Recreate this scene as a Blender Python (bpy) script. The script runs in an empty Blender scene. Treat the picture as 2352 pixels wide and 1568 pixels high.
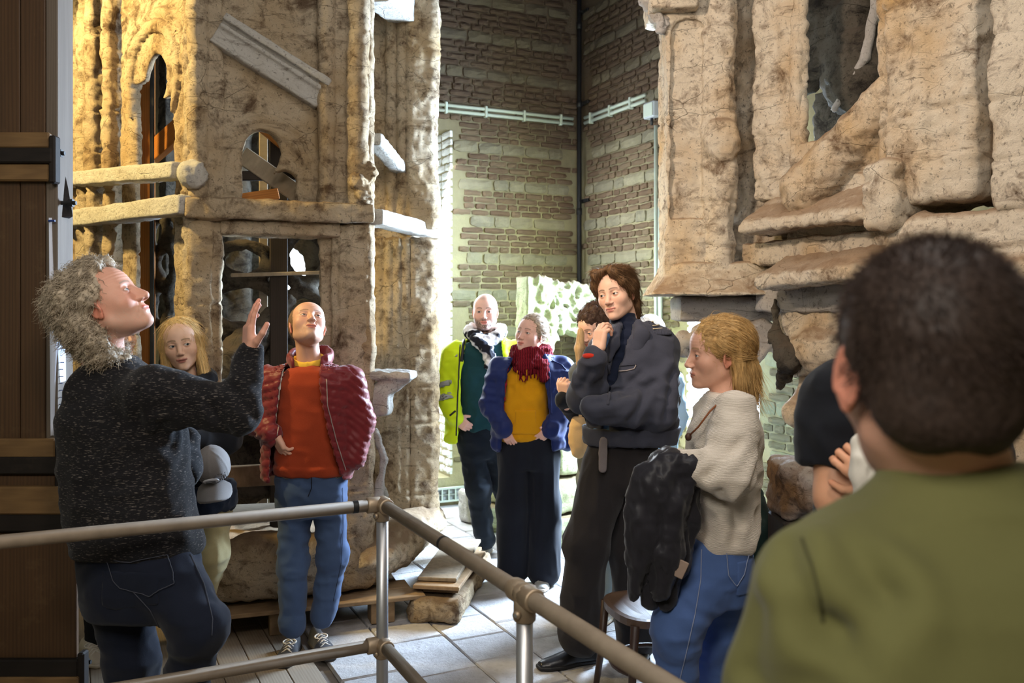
import bpy, math, random
import numpy as np
from mathutils import Vector, Matrix

# ------------------------------------------------------------------ camera, world, lights
SC = bpy.context.scene
COL = SC.collection
FPX, HOR, CAMZ = 2040.0, 715.0, 1.69          # focal length in pixels, horizon row, eye height

cam_data = bpy.data.cameras.new('camera')
cam = bpy.data.objects.new('camera', cam_data)
COL.objects.link(cam)
SC.camera = cam
cam.location = (0, 0, CAMZ)
cam.rotation_euler = (math.pi / 2, 0, 0)
cam_data.sensor_width = 36.0
cam_data.lens = FPX / 2352 * 36
cam_data.shift_y = -(784 - HOR) / 2352
cam_data.clip_start = 0.05
cam_data.dof.use_dof = True
cam_data.dof.focus_distance = 3.9
cam_data.dof.aperture_fstop = 4.0

SC.view_settings.view_transform = 'Standard'
SC.view_settings.look = 'None'
SC.view_settings.gamma = 1
SC.view_settings.use_curve_mapping = False
SC.view_settings.exposure = 0.0
SC.cycles.max_bounces = 6
SC.cycles.diffuse_bounces = 3
SC.cycles.caustics_reflective = False
SC.cycles.caustics_refractive = False

world = bpy.data.worlds.new('world')
SC.world = world
world.use_nodes = True
bg = world.node_tree.nodes['Background']
bg.inputs[0].default_value = (0.72, 0.82, 1.0, 1)
bg.inputs[1].default_value = 0.11


def lamp(name, kind, loc, target, energy, color, size=0.3, size_y=None, cone=None, blend=0.5):
    d = bpy.data.lights.new(name, kind)
    d.energy = energy
    d.color = color
    if kind == 'AREA':
        d.shape = 'RECTANGLE'
        d.size = size
        d.size_y = size_y or size
    elif kind == 'SPOT':
        d.shadow_soft_size = size
        d.spot_size = math.radians(cone or 60)
        d.spot_blend = blend
    else:
        d.shadow_soft_size = size
    o = bpy.data.objects.new(name, d)
    COL.objects.link(o)
    o.location = loc
    o.rotation_euler = (Vector(target) - Vector(loc)).to_track_quat('-Z', 'Y').to_euler()
    return o


TH = math.radians(26)
E1 = Vector((math.cos(TH), math.sin(TH), 0))    # along the back wall, to the right
E2 = Vector((math.sin(TH), -math.cos(TH), 0))   # along the right wall, towards the viewer
CORNER = Vector((0.65, 8.34, 0))


def room(a, b, z=0.0):
    """a metres left of the corner along the back wall, b metres out along the right wall."""
    return CORNER - E1 * a + E2 * b + Vector((0, 0, z))


# daylight through the two windows, then the warm halogen lamps of the museum and an added overhead fill
lamp('daylight_back_window', 'AREA', room(2.0, -0.47, 1.8), room(1.3, 2.0, 0.4), 340, (0.84, 0.92, 1.0), 1.3, 2.7)
lamp('daylight_right_window', 'AREA', room(-0.47, 2.0, 1.76), room(2.0, 2.5, 0.9), 1500, (0.58, 0.76, 1.0), 0.7, 2.1)
lamp('halogen_tower', 'SPOT', (-3.30, 3.95, 3.9), (-2.0, 5.2, 2.6), 620, (1.0, 0.74, 0.30), 0.10, cone=75)
lamp('halogen_facade', 'SPOT', (-1.15, 2.5, 3.65), (1.45, 4.4, 2.5), 370, (1.0, 0.80, 0.62), 0.14, cone=62)
lamp('halogen_front', 'SPOT', (0.3, 0.2, 3.7), (-0.3, 4.2, 1.5), 115, (1.0, 0.84, 0.68), 0.25, cone=75)
lamp('corner_floodlight', 'SPOT', (0.9, 5.6, 0.25), (0.2, 8.2, 2.1), 55, (0.94, 1.0, 0.74), 0.2, cone=100)
lamp('overhead_fill', 'AREA', (0.9, 2.0, 4.4), (0.2, 3.8, 1.0), 48, (1.0, 0.96, 0.91), 1.6, 1.6)  # unseen soft fill, added to brighten the visitors from above
lamp('entrance_ceiling_light', 'AREA', (-1.0, -0.6, 3.2), (0.5, 1.6, 1.2), 60, (1.0, 0.95, 0.86), 0.9, 0.9)


def at(px, py, d):
    """World point seen at pixel (px, py) of the 2352 x 1568 photograph at depth d."""
    return np.array([(px - 1176) / FPX * d, d, CAMZ - (py - HOR) / FPX * d])


# ------------------------------------------------------------------ object helpers
def link(name, me, mats=None, parent=None, smooth=True):
    o = bpy.data.objects.new(name, me)
    COL.objects.link(o)
    if mats is not None:
        for m in (mats if isinstance(mats, (list, tuple)) else [mats]):
            me.materials.append(m)
    if parent is not None:
        o.parent = parent
    if smooth and len(me.polygons):
        me.polygons.foreach_set('use_smooth', np.ones(len(me.polygons), dtype=bool))
    return o


def thing(name, label, cat, loc=(0, 0, 0), rot=0.0, group=None):
    o = bpy.data.objects.new(name, None)
    COL.objects.link(o)
    o.location = loc
    o.rotation_euler = (0, 0, rot)
    o.empty_display_size = 0.1
    return tag(o, label, cat, group)


def tag(o, label=None, cat=None, group=None, kind=None):
    if label: o['label'] = label
    if cat: o['category'] = cat
    if group: o['group'] = group
    if kind: o['kind'] = kind
    return o


def hold(o, parent):
    """Parent a mesh given in world coordinates to a thing, keeping it where it is."""
    o.parent = parent
    bpy_m = Matrix.Translation(parent.location) @ parent.rotation_euler.to_matrix().to_4x4()
    o.matrix_parent_inverse = bpy_m.inverted()
    return o


def mesh_np(name, V, F):
    """Mesh from an (n,3) array and an (m,3|4) array."""
    me = bpy.data.meshes.new(name)
    V = np.asarray(V, dtype=np.float32)
    F = np.asarray(F, dtype=np.int32)
    k = F.shape[1]
    me.vertices.add(len(V))
    me.vertices.foreach_set('co', V.ravel())
    me.loops.add(F.size)
    me.loops.foreach_set('vertex_index', F.ravel())
    me.polygons.add(len(F))
    me.polygons.foreach_set('loop_start', np.arange(0, F.size, k, dtype=np.int32))
    me.polygons.foreach_set('loop_total', np.full(len(F), k, dtype=np.int32))
    me.update(calc_edges=True)
    return me


class MB:
    """Collects simple shapes into one mesh."""
    def __init__(s):
        s.v, s.f = [], []

    def add(s, vs, fs):
        b = len(s.v)
        s.v += [tuple(map(float, v)) for v in vs]
        s.f += [tuple(b + i for i in f) for f in fs]
        return s

    def box(s, c, h, R=None, bev=0.0):
        """Box of half sizes h round c, chamfered by bev."""
        c = np.array(c, float)
        h = np.array(h, float)
        R = np.eye(3) if R is None else np.array(R, float)
        if bev <= 0:
            vs = [c + R @ (h * np.array((x, y, z))) for x in (-1, 1) for y in (-1, 1) for z in (-1, 1)]
            return s.add(vs, [(0, 1, 3, 2), (4, 6, 7, 5), (0, 4, 5, 1), (2, 3, 7, 6), (0, 2, 6, 4), (1, 5, 7, 3)])
        vs, idx = [], {}
        for x in (-1, 1):
            for y in (-1, 1):
                for z in (-1, 1):
                    for ax in range(3):
                        q = h - bev
                        q = q.copy()
                        q[ax] = h[ax]
                        idx[(x, y, z, ax)] = len(vs)
                        vs.append(c + R @ (q * np.array((x, y, z))))
        fs = []
        I = idx
        for sg in (-1, 1):
            fs.append([I[(sg, a, b, 0)] for a, b in ((-1, -1), (1, -1), (1, 1), (-1, 1))])
            fs.append([I[(a, sg, b, 1)] for a, b in ((-1, -1), (1, -1), (1, 1), (-1, 1))])
            fs.append([I[(a, b, sg, 2)] for a, b in ((-1, -1), (1, -1), (1, 1), (-1, 1))])
        for a in (-1, 1):
            for b in (-1, 1):
                fs.append([I[(a, b, -1, 0)], I[(a, b, 1, 0)], I[(a, b, 1, 1)], I[(a, b, -1, 1)]])
                fs.append([I[(a, -1, b, 0)], I[(a, 1, b, 0)], I[(a, 1, b, 2)], I[(a, -1, b, 2)]])
                fs.append([I[(-1, a, b, 1)], I[(1, a, b, 1)], I[(1, a, b, 2)], I[(-1, a, b, 2)]])
                for e in (-1, 1):
                    fs.append([I[(a, b, e, 0)], I[(a, b, e, 1)], I[(a, b, e, 2)]])
        # orient outwards
        out = []
        for f in fs:
            p = [vs[i] for i in f]
            n = np.cross(p[1] - p[0], p[2] - p[0])
            m = sum(p) / len(p) - c
            out.append(tuple(f) if n @ m > 0 else tuple(reversed(f)))
        return s.add(vs, out)

    def tube(s, pts, rad, n=10, caps=True):
        pts = [np.array(p, float) for p in pts]
        rs = rad if isinstance(rad, (list, tuple, np.ndarray)) else [rad] * len(pts)
        up = np.array((0, 0, 1.0))
        vs = []
        prev = None
        for i, p in enumerate(pts):
            t = pts[min(i + 1, len(pts) - 1)] - pts[max(i - 1, 0)]
            t = t / (np.linalg.norm(t) + 1e-9)
            if prev is None:
                a = np.cross(t, up if abs(t @ up) < 0.95 else np.array((1.0, 0, 0)))
            else:
                a = prev - t * (prev @ t)
            a = a / (np.linalg.norm(a) + 1e-9)
            prev = a
            b = np.cross(t, a)
            for k in range(n):
                w = 2 * math.pi * k / n
                vs.append(p + (a * math.cos(w) + b * math.sin(w)) * rs[i])
        fs = []
        for i in range(len(pts) - 1):
            for k in range(n):
                k2 = (k + 1) % n
                fs.append((i * n + k, i * n + k2, (i + 1) * n + k2, (i + 1) * n + k))
        if caps:
            fs.append(tuple(range(n - 1, -1, -1)))
            fs.append(tuple((len(pts) - 1) * n + k for k in range(n)))
        return s.add(vs, fs)

    def sphere(s, c, r, n=10, m=7, R=None):
        c = np.array(c, float)
        r = np.array(r if hasattr(r, '__len__') else (r, r, r), float)
        R = np.eye(3) if R is None else np.array(R)
        vs = [c + R @ (r * np.array((0, 0, 1.0)))]
        for i in range(1, m):
            a = math.pi * i / m
            for k in range(n):
                w = 2 * math.pi * k / n
                vs.append(c + R @ (r * np.array((math.sin(a) * math.cos(w), math.sin(a) * math.sin(w), math.cos(a)))))
        vs.append(c - R @ (r * np.array((0, 0, 1.0))))
        fs = [(0, 1 + k, 1 + (k + 1) % n) for k in range(n)]
        for i in range(m - 2):
            for k in range(n):
                a, b = 1 + i * n + k, 1 + i * n + (k + 1) % n
                fs.append((a, a + n, b + n, b))
        L = len(vs) - 1
        fs += [(L, 1 + (m - 2) * n + (k + 1) % n, 1 + (m - 2) * n + k) for k in range(n)]
        return s.add(vs, fs)

    def mesh(s, name):
        me = bpy.data.meshes.new(name)
        me.from_pydata(s.v, [], s.f)
        me.update()
        return me

    def build(s, name, mat, parent=None, smooth=False):
        return link(name, s.mesh(name), mat, parent, smooth)


# ------------------------------------------------------------------ noise and distance fields
_rng = np.random.RandomState(7)
_TAB = _rng.rand(32, 32, 32).astype(np.float32)


def vnoise(x, y, z):
    x = np.asarray(x, np.float32); y = np.asarray(y, np.float32); z = np.asarray(z, np.float32)
    xi = np.floor(x).astype(np.int32); yi = np.floor(y).astype(np.int32); zi = np.floor(z).astype(np.int32)
    fx = x - xi; fy = y - yi; fz = z - zi
    fx = fx * fx * (3 - 2 * fx); fy = fy * fy * (3 - 2 * fy); fz = fz * fz * (3 - 2 * fz)
    x0, x1 = xi & 31, (xi + 1) & 31
    y0, y1 = yi & 31, (yi + 1) & 31
    z0, z1 = zi & 31, (zi + 1) & 31
    T = _TAB
    a = T[x0, y0, z0] * (1 - fx) + T[x1, y0, z0] * fx
    b = T[x0, y1, z0] * (1 - fx) + T[x1, y1, z0] * fx
    c = T[x0, y0, z1] * (1 - fx) + T[x1, y0, z1] * fx
    d = T[x0, y1, z1] * (1 - fx) + T[x1, y1, z1] * fx
    return ((a * (1 - fy) + b * fy) * (1 - fz) + (c * (1 - fy) + d * fy) * fz) * 2 - 1


def fbm(x, y, z, oct=3):
    s = 0.0
    a = 1.0
    for _ in range(oct):
        s = s + a * vnoise(x, y, z)
        x, y, z, a = x * 2.03 + 5.1, y * 2.03 + 1.7, z * 2.03 + 9.2, a * 0.5
    return s


def smin(a, b, k):
    h = np.maximum(k - np.abs(a - b), 0) / k
    return np.minimum(a, b) - h * h * k * 0.25


def smax(a, b, k):
    return -smin(-a, -b, k)


def uni(ds, k=0.02):
    r = ds[0]
    for d in ds[1:]:
        r = smin(r, d, k) if k > 0 else np.minimum(r, d)
    return r


def sph(P, c, r):
    return np.sqrt((P[0] - c[0]) ** 2 + (P[1] - c[1]) ** 2 + (P[2] - c[2]) ** 2) - r


def cone(P, a, b, ra, rb):
    ax, ay, az = a[0], a[1], a[2]
    bx, by, bz = b[0] - ax, b[1] - ay, b[2] - az
    L = bx * bx + by * by + bz * bz + 1e-12
    x, y, z = P[0] - ax, P[1] - ay, P[2] - az
    t = np.clip((x * bx + y * by + z * bz) / L, 0, 1)
    return np.sqrt((x - t * bx) ** 2 + (y - t * by) ** 2 + (z - t * bz) ** 2) - (ra + (rb - ra) * t)


def chain(P, pts, rs, k=0.02):
    return uni([cone(P, pts[i], pts[i + 1], rs[i], rs[i + 1]) for i in range(len(pts) - 1)], k)


def ell(P, c, r):
    x, y, z = (P[0] - c[0]) / r[0], (P[1] - c[1]) / r[1], (P[2] - c[2]) / r[2]
    k0 = np.sqrt(x * x + y * y + z * z) + 1e-9
    k1 = np.sqrt((x / r[0]) ** 2 + (y / r[1]) ** 2 + (z / r[2]) ** 2) + 1e-9
    return k0 * (k0 - 1) / k1


def rbox(P, lo, hi, r=0.01):
    c = [(lo[i] + hi[i]) / 2 for i in range(3)]
    h = [(hi[i] - lo[i]) / 2 - r for i in range(3)]
    q = [np.abs(P[i] - c[i]) - h[i] for i in range(3)]
    out = np.sqrt(sum(np.maximum(v, 0) ** 2 for v in q))
    return out + np.minimum(np.maximum(np.maximum(q[0], q[1]), q[2]), 0) - r


def tolocal(P, o, R):
    """World arrays to the local frame with origin o and axes in the columns of R."""
    x, y, z = P[0] - o[0], P[1] - o[1], P[2] - o[2]
    return (x * R[0, 0] + y * R[1, 0] + z * R[2, 0],
            x * R[0, 1] + y * R[1, 1] + z * R[2, 1],
            x * R[0, 2] + y * R[1, 2] + z * R[2, 2])


def loft(L, zs, hw, hd, yc=None, xc=None, cap=0.02, p=2.4):
    """Distance to a stack of superellipse sections in local arrays L: heights zs, half widths, half depths."""
    x, y, z = L
    W = np.interp(z, zs, hw)
    D = np.interp(z, zs, hd)
    if yc is not None: y = y - np.interp(z, zs, yc)
    if xc is not None: x = x - np.interp(z, zs, xc)
    q = (np.abs(x / W) ** p + np.abs(y / D) ** p + 1e-9) ** (1 / p)
    d = (q - 1) * np.minimum(W, D)
    zz = np.maximum(zs[0] - z, z - zs[-1])
    return smax(d, zz, cap)


def basis(right, up):
    """Right-handed frame: x = right, z close to up, y = forward away (z cross x)."""
    x = np.array(right, float); x /= np.linalg.norm(x)
    z = np.array(up, float); z = z - x * (z @ x); z /= np.linalg.norm(z)
    y = np.cross(z, x)
    return np.stack([x, y, z], axis=1)


def rot(yaw=0.0, pitch=0.0, roll=0.0):
    """Head frame: face looks along -y; yaw > 0 turns the face to picture right, pitch > 0 lifts it, roll > 0 tips the crown to picture right."""
    y, p, r = math.radians(yaw), math.radians(pitch), math.radians(roll)
    Rz = np.array([[math.cos(y), -math.sin(y), 0], [math.sin(y), math.cos(y), 0], [0, 0, 1]])
    Ry = np.array([[math.cos(r), 0, math.sin(r)], [0, 1, 0], [-math.sin(r), 0, math.cos(r)]])
    return Rz @ Ry @ np.array([[1, 0, 0], [0, math.cos(-p), -math.sin(-p)], [0, math.sin(-p), math.cos(-p)]])


def nets(fn, lo, hi, h, B=8):
    """Surface-net mesh of fn < 0 inside the box lo..hi with cells of size h."""
    lo = np.array(lo, float)
    n = [int(math.ceil((hi[i] - lo[i]) / h / B)) * B for i in range(3)]
    nb = [n[i] // B for i in range(3)]
    cs = [lo[i] + (np.arange(nb[i]) + 0.5) * B * h - 0.5 * h for i in range(3)]
    CX, CY, CZ = np.meshgrid(*cs, indexing='ij')
    D0 = fn((CX.ravel().astype(np.float32), CY.ravel().astype(np.float32), CZ.ravel().astype(np.float32))).reshape(nb)
    act = np.abs(D0) < B * h * 0.87 * 1.6 + 2 * h
    D = np.repeat(np.repeat(np.repeat(D0, B, 0), B, 1), B, 2).astype(np.float32)
    bi = np.argwhere(act)
    off = np.stack(np.meshgrid(np.arange(B), np.arange(B), np.arange(B), indexing='ij'), -1).reshape(-1, 3)
    idx = (bi[:, None, :] * B + off[None]).reshape(-1, 3)
    pts = lo + idx * h
    vals = fn((pts[:, 0].astype(np.float32), pts[:, 1].astype(np.float32), pts[:, 2].astype(np.float32)))
    D[idx[:, 0], idx[:, 1], idx[:, 2]] = vals
    for ax in range(3):                       # close the volume at the border
        sl = [slice(None)] * 3
        for e in (0, -1):
            sl[ax] = e
            D[tuple(sl)] = np.maximum(D[tuple(sl)], h * 0.5)
    S = D < 0
    c = [slice(0, -1), slice(1, None)]
    cnt = sum(S[c[i], c[j], c[k]].astype(np.int8) for i in (0, 1) for j in (0, 1) for k in (0, 1))
    A = (cnt > 0) & (cnt < 8)
    cells = np.argwhere(A)
    if not len(cells):
        raise RuntimeError('empty field')
    ids = np.full(A.shape, -1, np.int32)
    ids[A] = np.arange(len(cells))
    cor = np.array([(i, j, k) for i in (0, 1) for j in (0, 1) for k in (0, 1)])
    dv = np.stack([D[cells[:, 0] + o[0], cells[:, 1] + o[1], cells[:, 2] + o[2]] for o in cor], 1)
    acc = np.zeros((len(cells), 3)); num = np.zeros(len(cells))
    for a in range(8):
        for b in range(a + 1, 8):
            if np.abs(cor[a] - cor[b]).sum() != 1: continue
            m = (dv[:, a] < 0) != (dv[:, b] < 0)
            t = dv[m, a] / (dv[m, a] - dv[m, b])
            acc[m] += cor[a] + t[:, None] * (cor[b] - cor[a])
            num[m] += 1
    V = lo + (cells + acc / num[:, None]) * h
    quads = []
    for ax in range(3):
        o1, o2 = (ax + 1) % 3, (ax + 2) % 3
        s0 = [slice(1, -1)] * 3; s1 = [slice(1, -1)] * 3
        s0[ax] = slice(0, -1); s1[ax] = slice(1, None)
        m = S[tuple(s0)] != S[tuple(s1)]
        e = np.argwhere(m)
        if not len(e): continue
        ins = S[tuple(s0)][m]
        base = e.copy()
        base[:, o1] += 1
        base[:, o2] += 1
        q = []
        for (u, v) in ((0, 0), (-1, 0), (-1, -1), (0, -1)):
            w = base.copy()
            w[:, o1] += u
            w[:, o2] += v
            q.append(ids[w[:, 0], w[:, 1], w[:, 2]])
        q = np.stack(q, 1)
        q[~ins] = q[~ins][:, ::-1]
        quads.append(q)
    F = np.concatenate(quads)
    F = F[(F >= 0).all(1)]
    return V, F


def vnormals(V, F):
    a, b, c = V[F[:, 0]], V[F[:, 1]], V[F[:, 2]]
    d = V[F[:, 3]] if F.shape[1] == 4 else a
    n = np.cross(c - a, d - b) if F.shape[1] == 4 else np.cross(b - a, c - a)
    N = np.zeros_like(V)
    for i in range(F.shape[1]):
        np.add.at(N, F[:, i], n)
    return N / (np.linalg.norm(N, axis=1)[:, None] + 1e-12)


def puff(V, F, fn):
    """Move the vertices along their normals by fn(V, N)."""
    N = vnormals(V, F)
    return V + N * fn(V, N)[:, None]


def field(name, fn, lo, hi, h, mat, parent=None, disp=None, attr=None):
    V, F = nets(fn, lo, hi, h)
    if disp is not None:
        V = puff(V, F, disp)
    me = mesh_np(name, V, F)
    if attr is not None:
        paint(me, attr(V))
    o = link(name, me, mat, None)
    if parent is not None:
        hold(o, parent)
    return o


def paint(me, C):
    a = me.color_attributes.new('Col', 'FLOAT_COLOR', 'POINT')
    C = np.concatenate([np.asarray(C, np.float32), np.ones((len(C), 1), np.float32)], 1)
    a.data.foreach_set('color', C.ravel())


# ------------------------------------------------------------------ materials
def srgb(r, g, b):
    f = lambda c: c / 12.92 if c <= 0.04045 else ((c + 0.055) / 1.055) ** 2.4
    return (f(r / 255), f(g / 255), f(b / 255))


class NT:
    def __init__(s, name):
        s.m = bpy.data.materials.new(name)
        s.m.use_nodes = True
        s.t = s.m.node_tree
        s.b = s.t.nodes['Principled BSDF']
        s.co = s.n('ShaderNodeTexCoord')

    def n(s, typ, ins=None, **kw):
        o = s.t.nodes.new(typ)
        for k, v in kw.items(): setattr(o, k, v)
        for k, v in (ins or {}).items(): s.set(o.inputs[k], v)
        return o

    def set(s, inp, v):
        if isinstance(v, bpy.types.NodeSocket): s.t.links.new(v, inp)
        elif isinstance(v, tuple) and len(v) == 3 and inp.type == 'RGBA': inp.default_value = (*v, 1)
        else: inp.default_value = v

    def vec(s, scale=(1, 1, 1), obj=True):
        return s.n('ShaderNodeMapping', {'Vector': s.co.outputs['Object' if obj else 'Generated'], 'Scale': scale}).outputs[0]

    def noise(s, scale, detail=4, rough=0.55, dist=0.0, vec=None):
        return s.n('ShaderNodeTexNoise', {'Vector': vec or s.co.outputs['Object'], 'Scale': scale, 'Detail': detail, 'Roughness': rough, 'Distortion': dist}).outputs[0]

    def ramp(s, f, a, b, ca=(0, 0, 0), cb=(1, 1, 1)):
        r = s.n('ShaderNodeValToRGB', {'Fac': f})
        r.color_ramp.elements[0].position = a
        r.color_ramp.elements[1].position = b
        r.color_ramp.elements[0].color = (*ca, 1)
        r.color_ramp.elements[1].color = (*cb, 1)
        return r.outputs[0]

    def mix(s, f, a, b, mode='MIX'):
        o = s.n('ShaderNodeMix', data_type='RGBA', blend_type=mode)
        s.set(o.inputs[0], f)
        s.set(o.inputs[6], a)
        s.set(o.inputs[7], b)
        return o.outputs[2]

    def math(s, op, a, b=0.0):
        o = s.n('ShaderNodeMath', operation=op)
        s.set(o.inputs[0], a)
        s.set(o.inputs[1], b)
        return o.outputs[0]

    def bump(s, h, strength=0.3, dist=0.01, nrm=None):
        o = s.n('ShaderNodeBump', {'Height': h, 'Strength': strength, 'Distance': dist})
        if nrm is not None: s.set(o.inputs['Normal'], nrm)
        return o.outputs[0]

    def done(s, color=None, rough=0.8, normal=None, metal=0.0, spec=0.3, sheen=0.0):
        if color is not None: s.set(s.b.inputs['Base Color'], color)
        s.set(s.b.inputs['Roughness'], rough)
        s.b.inputs['Metallic'].default_value = metal
        s.b.inputs['Specular IOR Level'].default_value = spec
        if sheen: s.b.inputs['Sheen Weight'].default_value = sheen
        if normal is not None: s.set(s.b.inputs['Normal'], normal)
        return s.m


def m_plain(name, c, rough=0.7, metal=0.0, spec=0.3, nz=30, amt=0.12, bump=0.1, bs=80):
    t = NT(name)
    n = t.noise(nz, 4)
    k = 1 - amt
    col = t.mix(n, tuple(v * k for v in c), tuple(min(1, v * (1 + amt)) for v in c))
    return t.done(col, rough, t.bump(t.noise(bs, 3), bump, 0.003) if bump else None, metal, spec)


def m_cloth(name, c, weave=900, bump=0.25, amt=0.18, rough=0.9, sheen=0.1, nz=14):
    t = NT(name)
    n = t.noise(nz, 5, 0.6)
    fine = t.noise(weave * 0.35, 2)
    col = t.mix(n, tuple(v * (1 - amt) for v in c), tuple(min(1, v * (1 + amt)) for v in c))
    col = t.mix(0.35, col, t.mix(fine, tuple(v * 0.75 for v in c), tuple(min(1, v * 1.25) for v in c)))
    return t.done(col, rough, t.bump(fine, bump, 0.002), 0, 0.15, sheen)


def m_plaster(name, cream=srgb(216, 196, 164), ochre=srgb(192, 152, 98), dirt=srgb(92, 64, 40), dust=srgb(150, 122, 94), dirty=0.52, ochres=0.55):
    t = NT(name)
    v = t.co.outputs['Object']
    big = t.noise(2.2, 4, 0.55)
    col = t.mix(t.ramp(big, ochres - 0.12, ochres + 0.16), cream, ochre)
    med = t.noise(7.5, 8, 0.72, 0.4)
    col = t.mix(t.math('MULTIPLY', t.ramp(med, dirty, dirty + 0.16), 0.85), col, dirt)
    st = t.noise(9, 7, 0.7, 0.6, t.vec((0.6, 0.6, 2.2)))
    col = t.mix(t.math('MULTIPLY', t.ramp(st, 0.56, 0.68), 0.6), col, dirt)
    wv = t.n('ShaderNodeVectorMath', {0: t.vec((2.6, 2.6, 6.5)), 1: t.n('ShaderNodeTexNoise', {'Vector': v, 'Scale': 2.2, 'Detail': 6.0, 'Roughness': 0.5}).outputs[1]}, operation='ADD').outputs[0]
    vo = t.n('ShaderNodeTexVoronoi', {'Vector': wv, 'Scale': 1.0}, feature='DISTANCE_TO_EDGE').outputs[0]
    crack = t.math('MULTIPLY', t.ramp(vo, 0.0, 0.009, (1, 1, 1), (0, 0, 0)), t.ramp(t.noise(3.1, 3), 0.45, 0.6))
    col = t.mix(t.math('MULTIPLY', crack, 0.5), col, tuple(x * 0.5 for x in dirt))
    sp = t.noise(55, 5, 0.7)
    col = t.mix(t.math('MULTIPLY', t.ramp(sp, 0.57, 0.66), 0.6), col, tuple(x * 0.4 for x in dirt))
    geo = t.n('ShaderNodeNewGeometry')
    sep = t.n('ShaderNodeSeparateXYZ', {0: geo.outputs['Normal']})
    upf = t.ramp(sep.outputs[2], 0.35, 0.75)
    col = t.mix(t.math('MULTIPLY', upf, 0.8), col, dust)
    h = t.math('SUBTRACT', t.math('ADD', t.noise(30, 10, 0.8), t.math('MULTIPLY', med, 0.9)), t.math('MULTIPLY', crack, 0.4))
    return t.done(col, 0.92, t.bump(h, 0.9, 0.03), 0, 0.15)


def m_wood(name, c, c2, grain=(30, 2.0, 1.2), rough=0.65, scuff=None, spec=0.25):
    """Wood whose grain runs along the axis with the smallest factor in grain."""
    t = NT(name)
    rnd = t.n('ShaderNodeObjectInfo').outputs['Random']
    mp = t.n('ShaderNodeVectorMath', {0: t.vec(grain), 1: t.n('ShaderNodeCombineXYZ', {0: t.math('MULTIPLY', rnd, 37.0), 1: t.math('MULTIPLY', rnd, 11.0), 2: 0.0}).outputs[0]}, operation='ADD').outputs[0]
    n = t.noise(1.0, 6, 0.6, 1.2, mp)
    w = t.n('ShaderNodeTexWave', {'Vector': mp, 'Scale': 0.9, 'Distortion': 6.0, 'Detail': 3.0}).outputs[1]
    col = t.mix(t.math('ADD', t.math('MULTIPLY', n, 0.7), t.math('MULTIPLY', w, 0.3)), c, c2)
    col = t.mix(t.math('MULTIPLY', rnd, 0.35), col, tuple(v * 0.6 for v in c))
    if scuff:
        col = t.mix(t.math('MULTIPLY', t.ramp(t.noise(5, 7, 0.7), 0.56, 0.75), 0.6), col, scuff)
    return t.done(col, rough, t.bump(n, 0.25, 0.004), 0, spec)


def m_vcol(name, rough=0.5, spec=0.35, nz=220, amt=0.08, bump=0.08, sss=0.0):
    t = NT(name)
    a = t.n('ShaderNodeVertexColor', layer_name='Col').outputs[0]
    n = t.noise(nz, 4, 0.6)
    col = t.mix(1.0, a, t.mix(n, (1 - amt,) * 3, (1 + amt,) * 3), 'MULTIPLY')
    m = t.done(col, rough, t.bump(n, bump, 0.002), 0, spec)
    if sss:
        t.b.inputs['Subsurface Weight'].default_value = sss
        t.b.inputs['Subsurface Radius'].default_value = (0.012, 0.005, 0.003)
        t.b.inputs['Subsurface Scale'].default_value = 0.5
    return m
# ------------------------------------------------------------------ room: walls, floor
RW = np.array([[E1.x, E2.x * -1, 0], [E1.y, -E2.y, 0], [0, 0, 1]])   # room axes: x along E1, y away (-E2), z up
RM = Matrix(((E1.x, -E2.x, 0, 0), (E1.y, -E2.y, 0, 0), (0, 0, 1, 0), (0, 0, 0, 1)))


def m_mortar():
    t = NT('lime_mortar')
    geo = t.n('ShaderNodeNewGeometry')
    pos = t.n('ShaderNodeSeparateXYZ', {0: geo.outputs['Position']})
    n = t.noise(1.6, 5, 0.6)
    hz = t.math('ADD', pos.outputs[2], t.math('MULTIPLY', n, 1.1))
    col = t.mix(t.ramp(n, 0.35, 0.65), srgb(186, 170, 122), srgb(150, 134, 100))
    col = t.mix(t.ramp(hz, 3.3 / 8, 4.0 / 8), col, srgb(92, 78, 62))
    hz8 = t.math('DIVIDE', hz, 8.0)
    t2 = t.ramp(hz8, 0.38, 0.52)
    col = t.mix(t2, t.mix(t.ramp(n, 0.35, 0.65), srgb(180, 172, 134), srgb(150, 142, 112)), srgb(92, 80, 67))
    return t.done(col, 0.95, t.bump(t.noise(60, 6, 0.7), 0.6, 0.01), 0, 0.1)


def m_brick(name, c1, c2, low_green=srgb(124, 126, 98), high_dark=srgb(64, 52, 45)):
    t = NT(name)
    rnd = t.n('ShaderNodeObjectInfo').outputs['Random']
    geo = t.n('ShaderNodeNewGeometry')
    pos = t.n('ShaderNodeSeparateXYZ', {0: geo.outputs['Position']})
    v = t.n('ShaderNodeVectorMath', {0: geo.outputs['Position'], 1: (1, 1, 1)}, operation='MULTIPLY').outputs[0]
    n = t.noise(9, 6, 0.65, vec=v)
    big = t.noise(1.3, 4, 0.6, vec=v)
    col = t.mix(rnd, c1, c2)
    col = t.mix(t.math('MULTIPLY', t.ramp(n, 0.45, 0.75), 0.45), col, tuple(x * 1.7 for x in c1))
    hz = t.math('DIVIDE', t.math('ADD', pos.outputs[2], t.math('MULTIPLY', big, 1.6)), 8.0)
    col = t.mix(t.math('MULTIPLY', t.ramp(hz, 0.20, 0.42, (1, 1, 1), (0, 0, 0)), 0.60), col, low_green)  # greener towards the foot of the wall
    col = t.mix(t.math('MULTIPLY', t.ramp(hz, 0.44, 0.56), 0.75), col, high_dark)  # darker towards the top of the wall
    return t.done(col, 0.92, t.bump(t.noise(70, 6, 0.7, vec=v), 0.7, 0.008), 0, 0.12)


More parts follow.
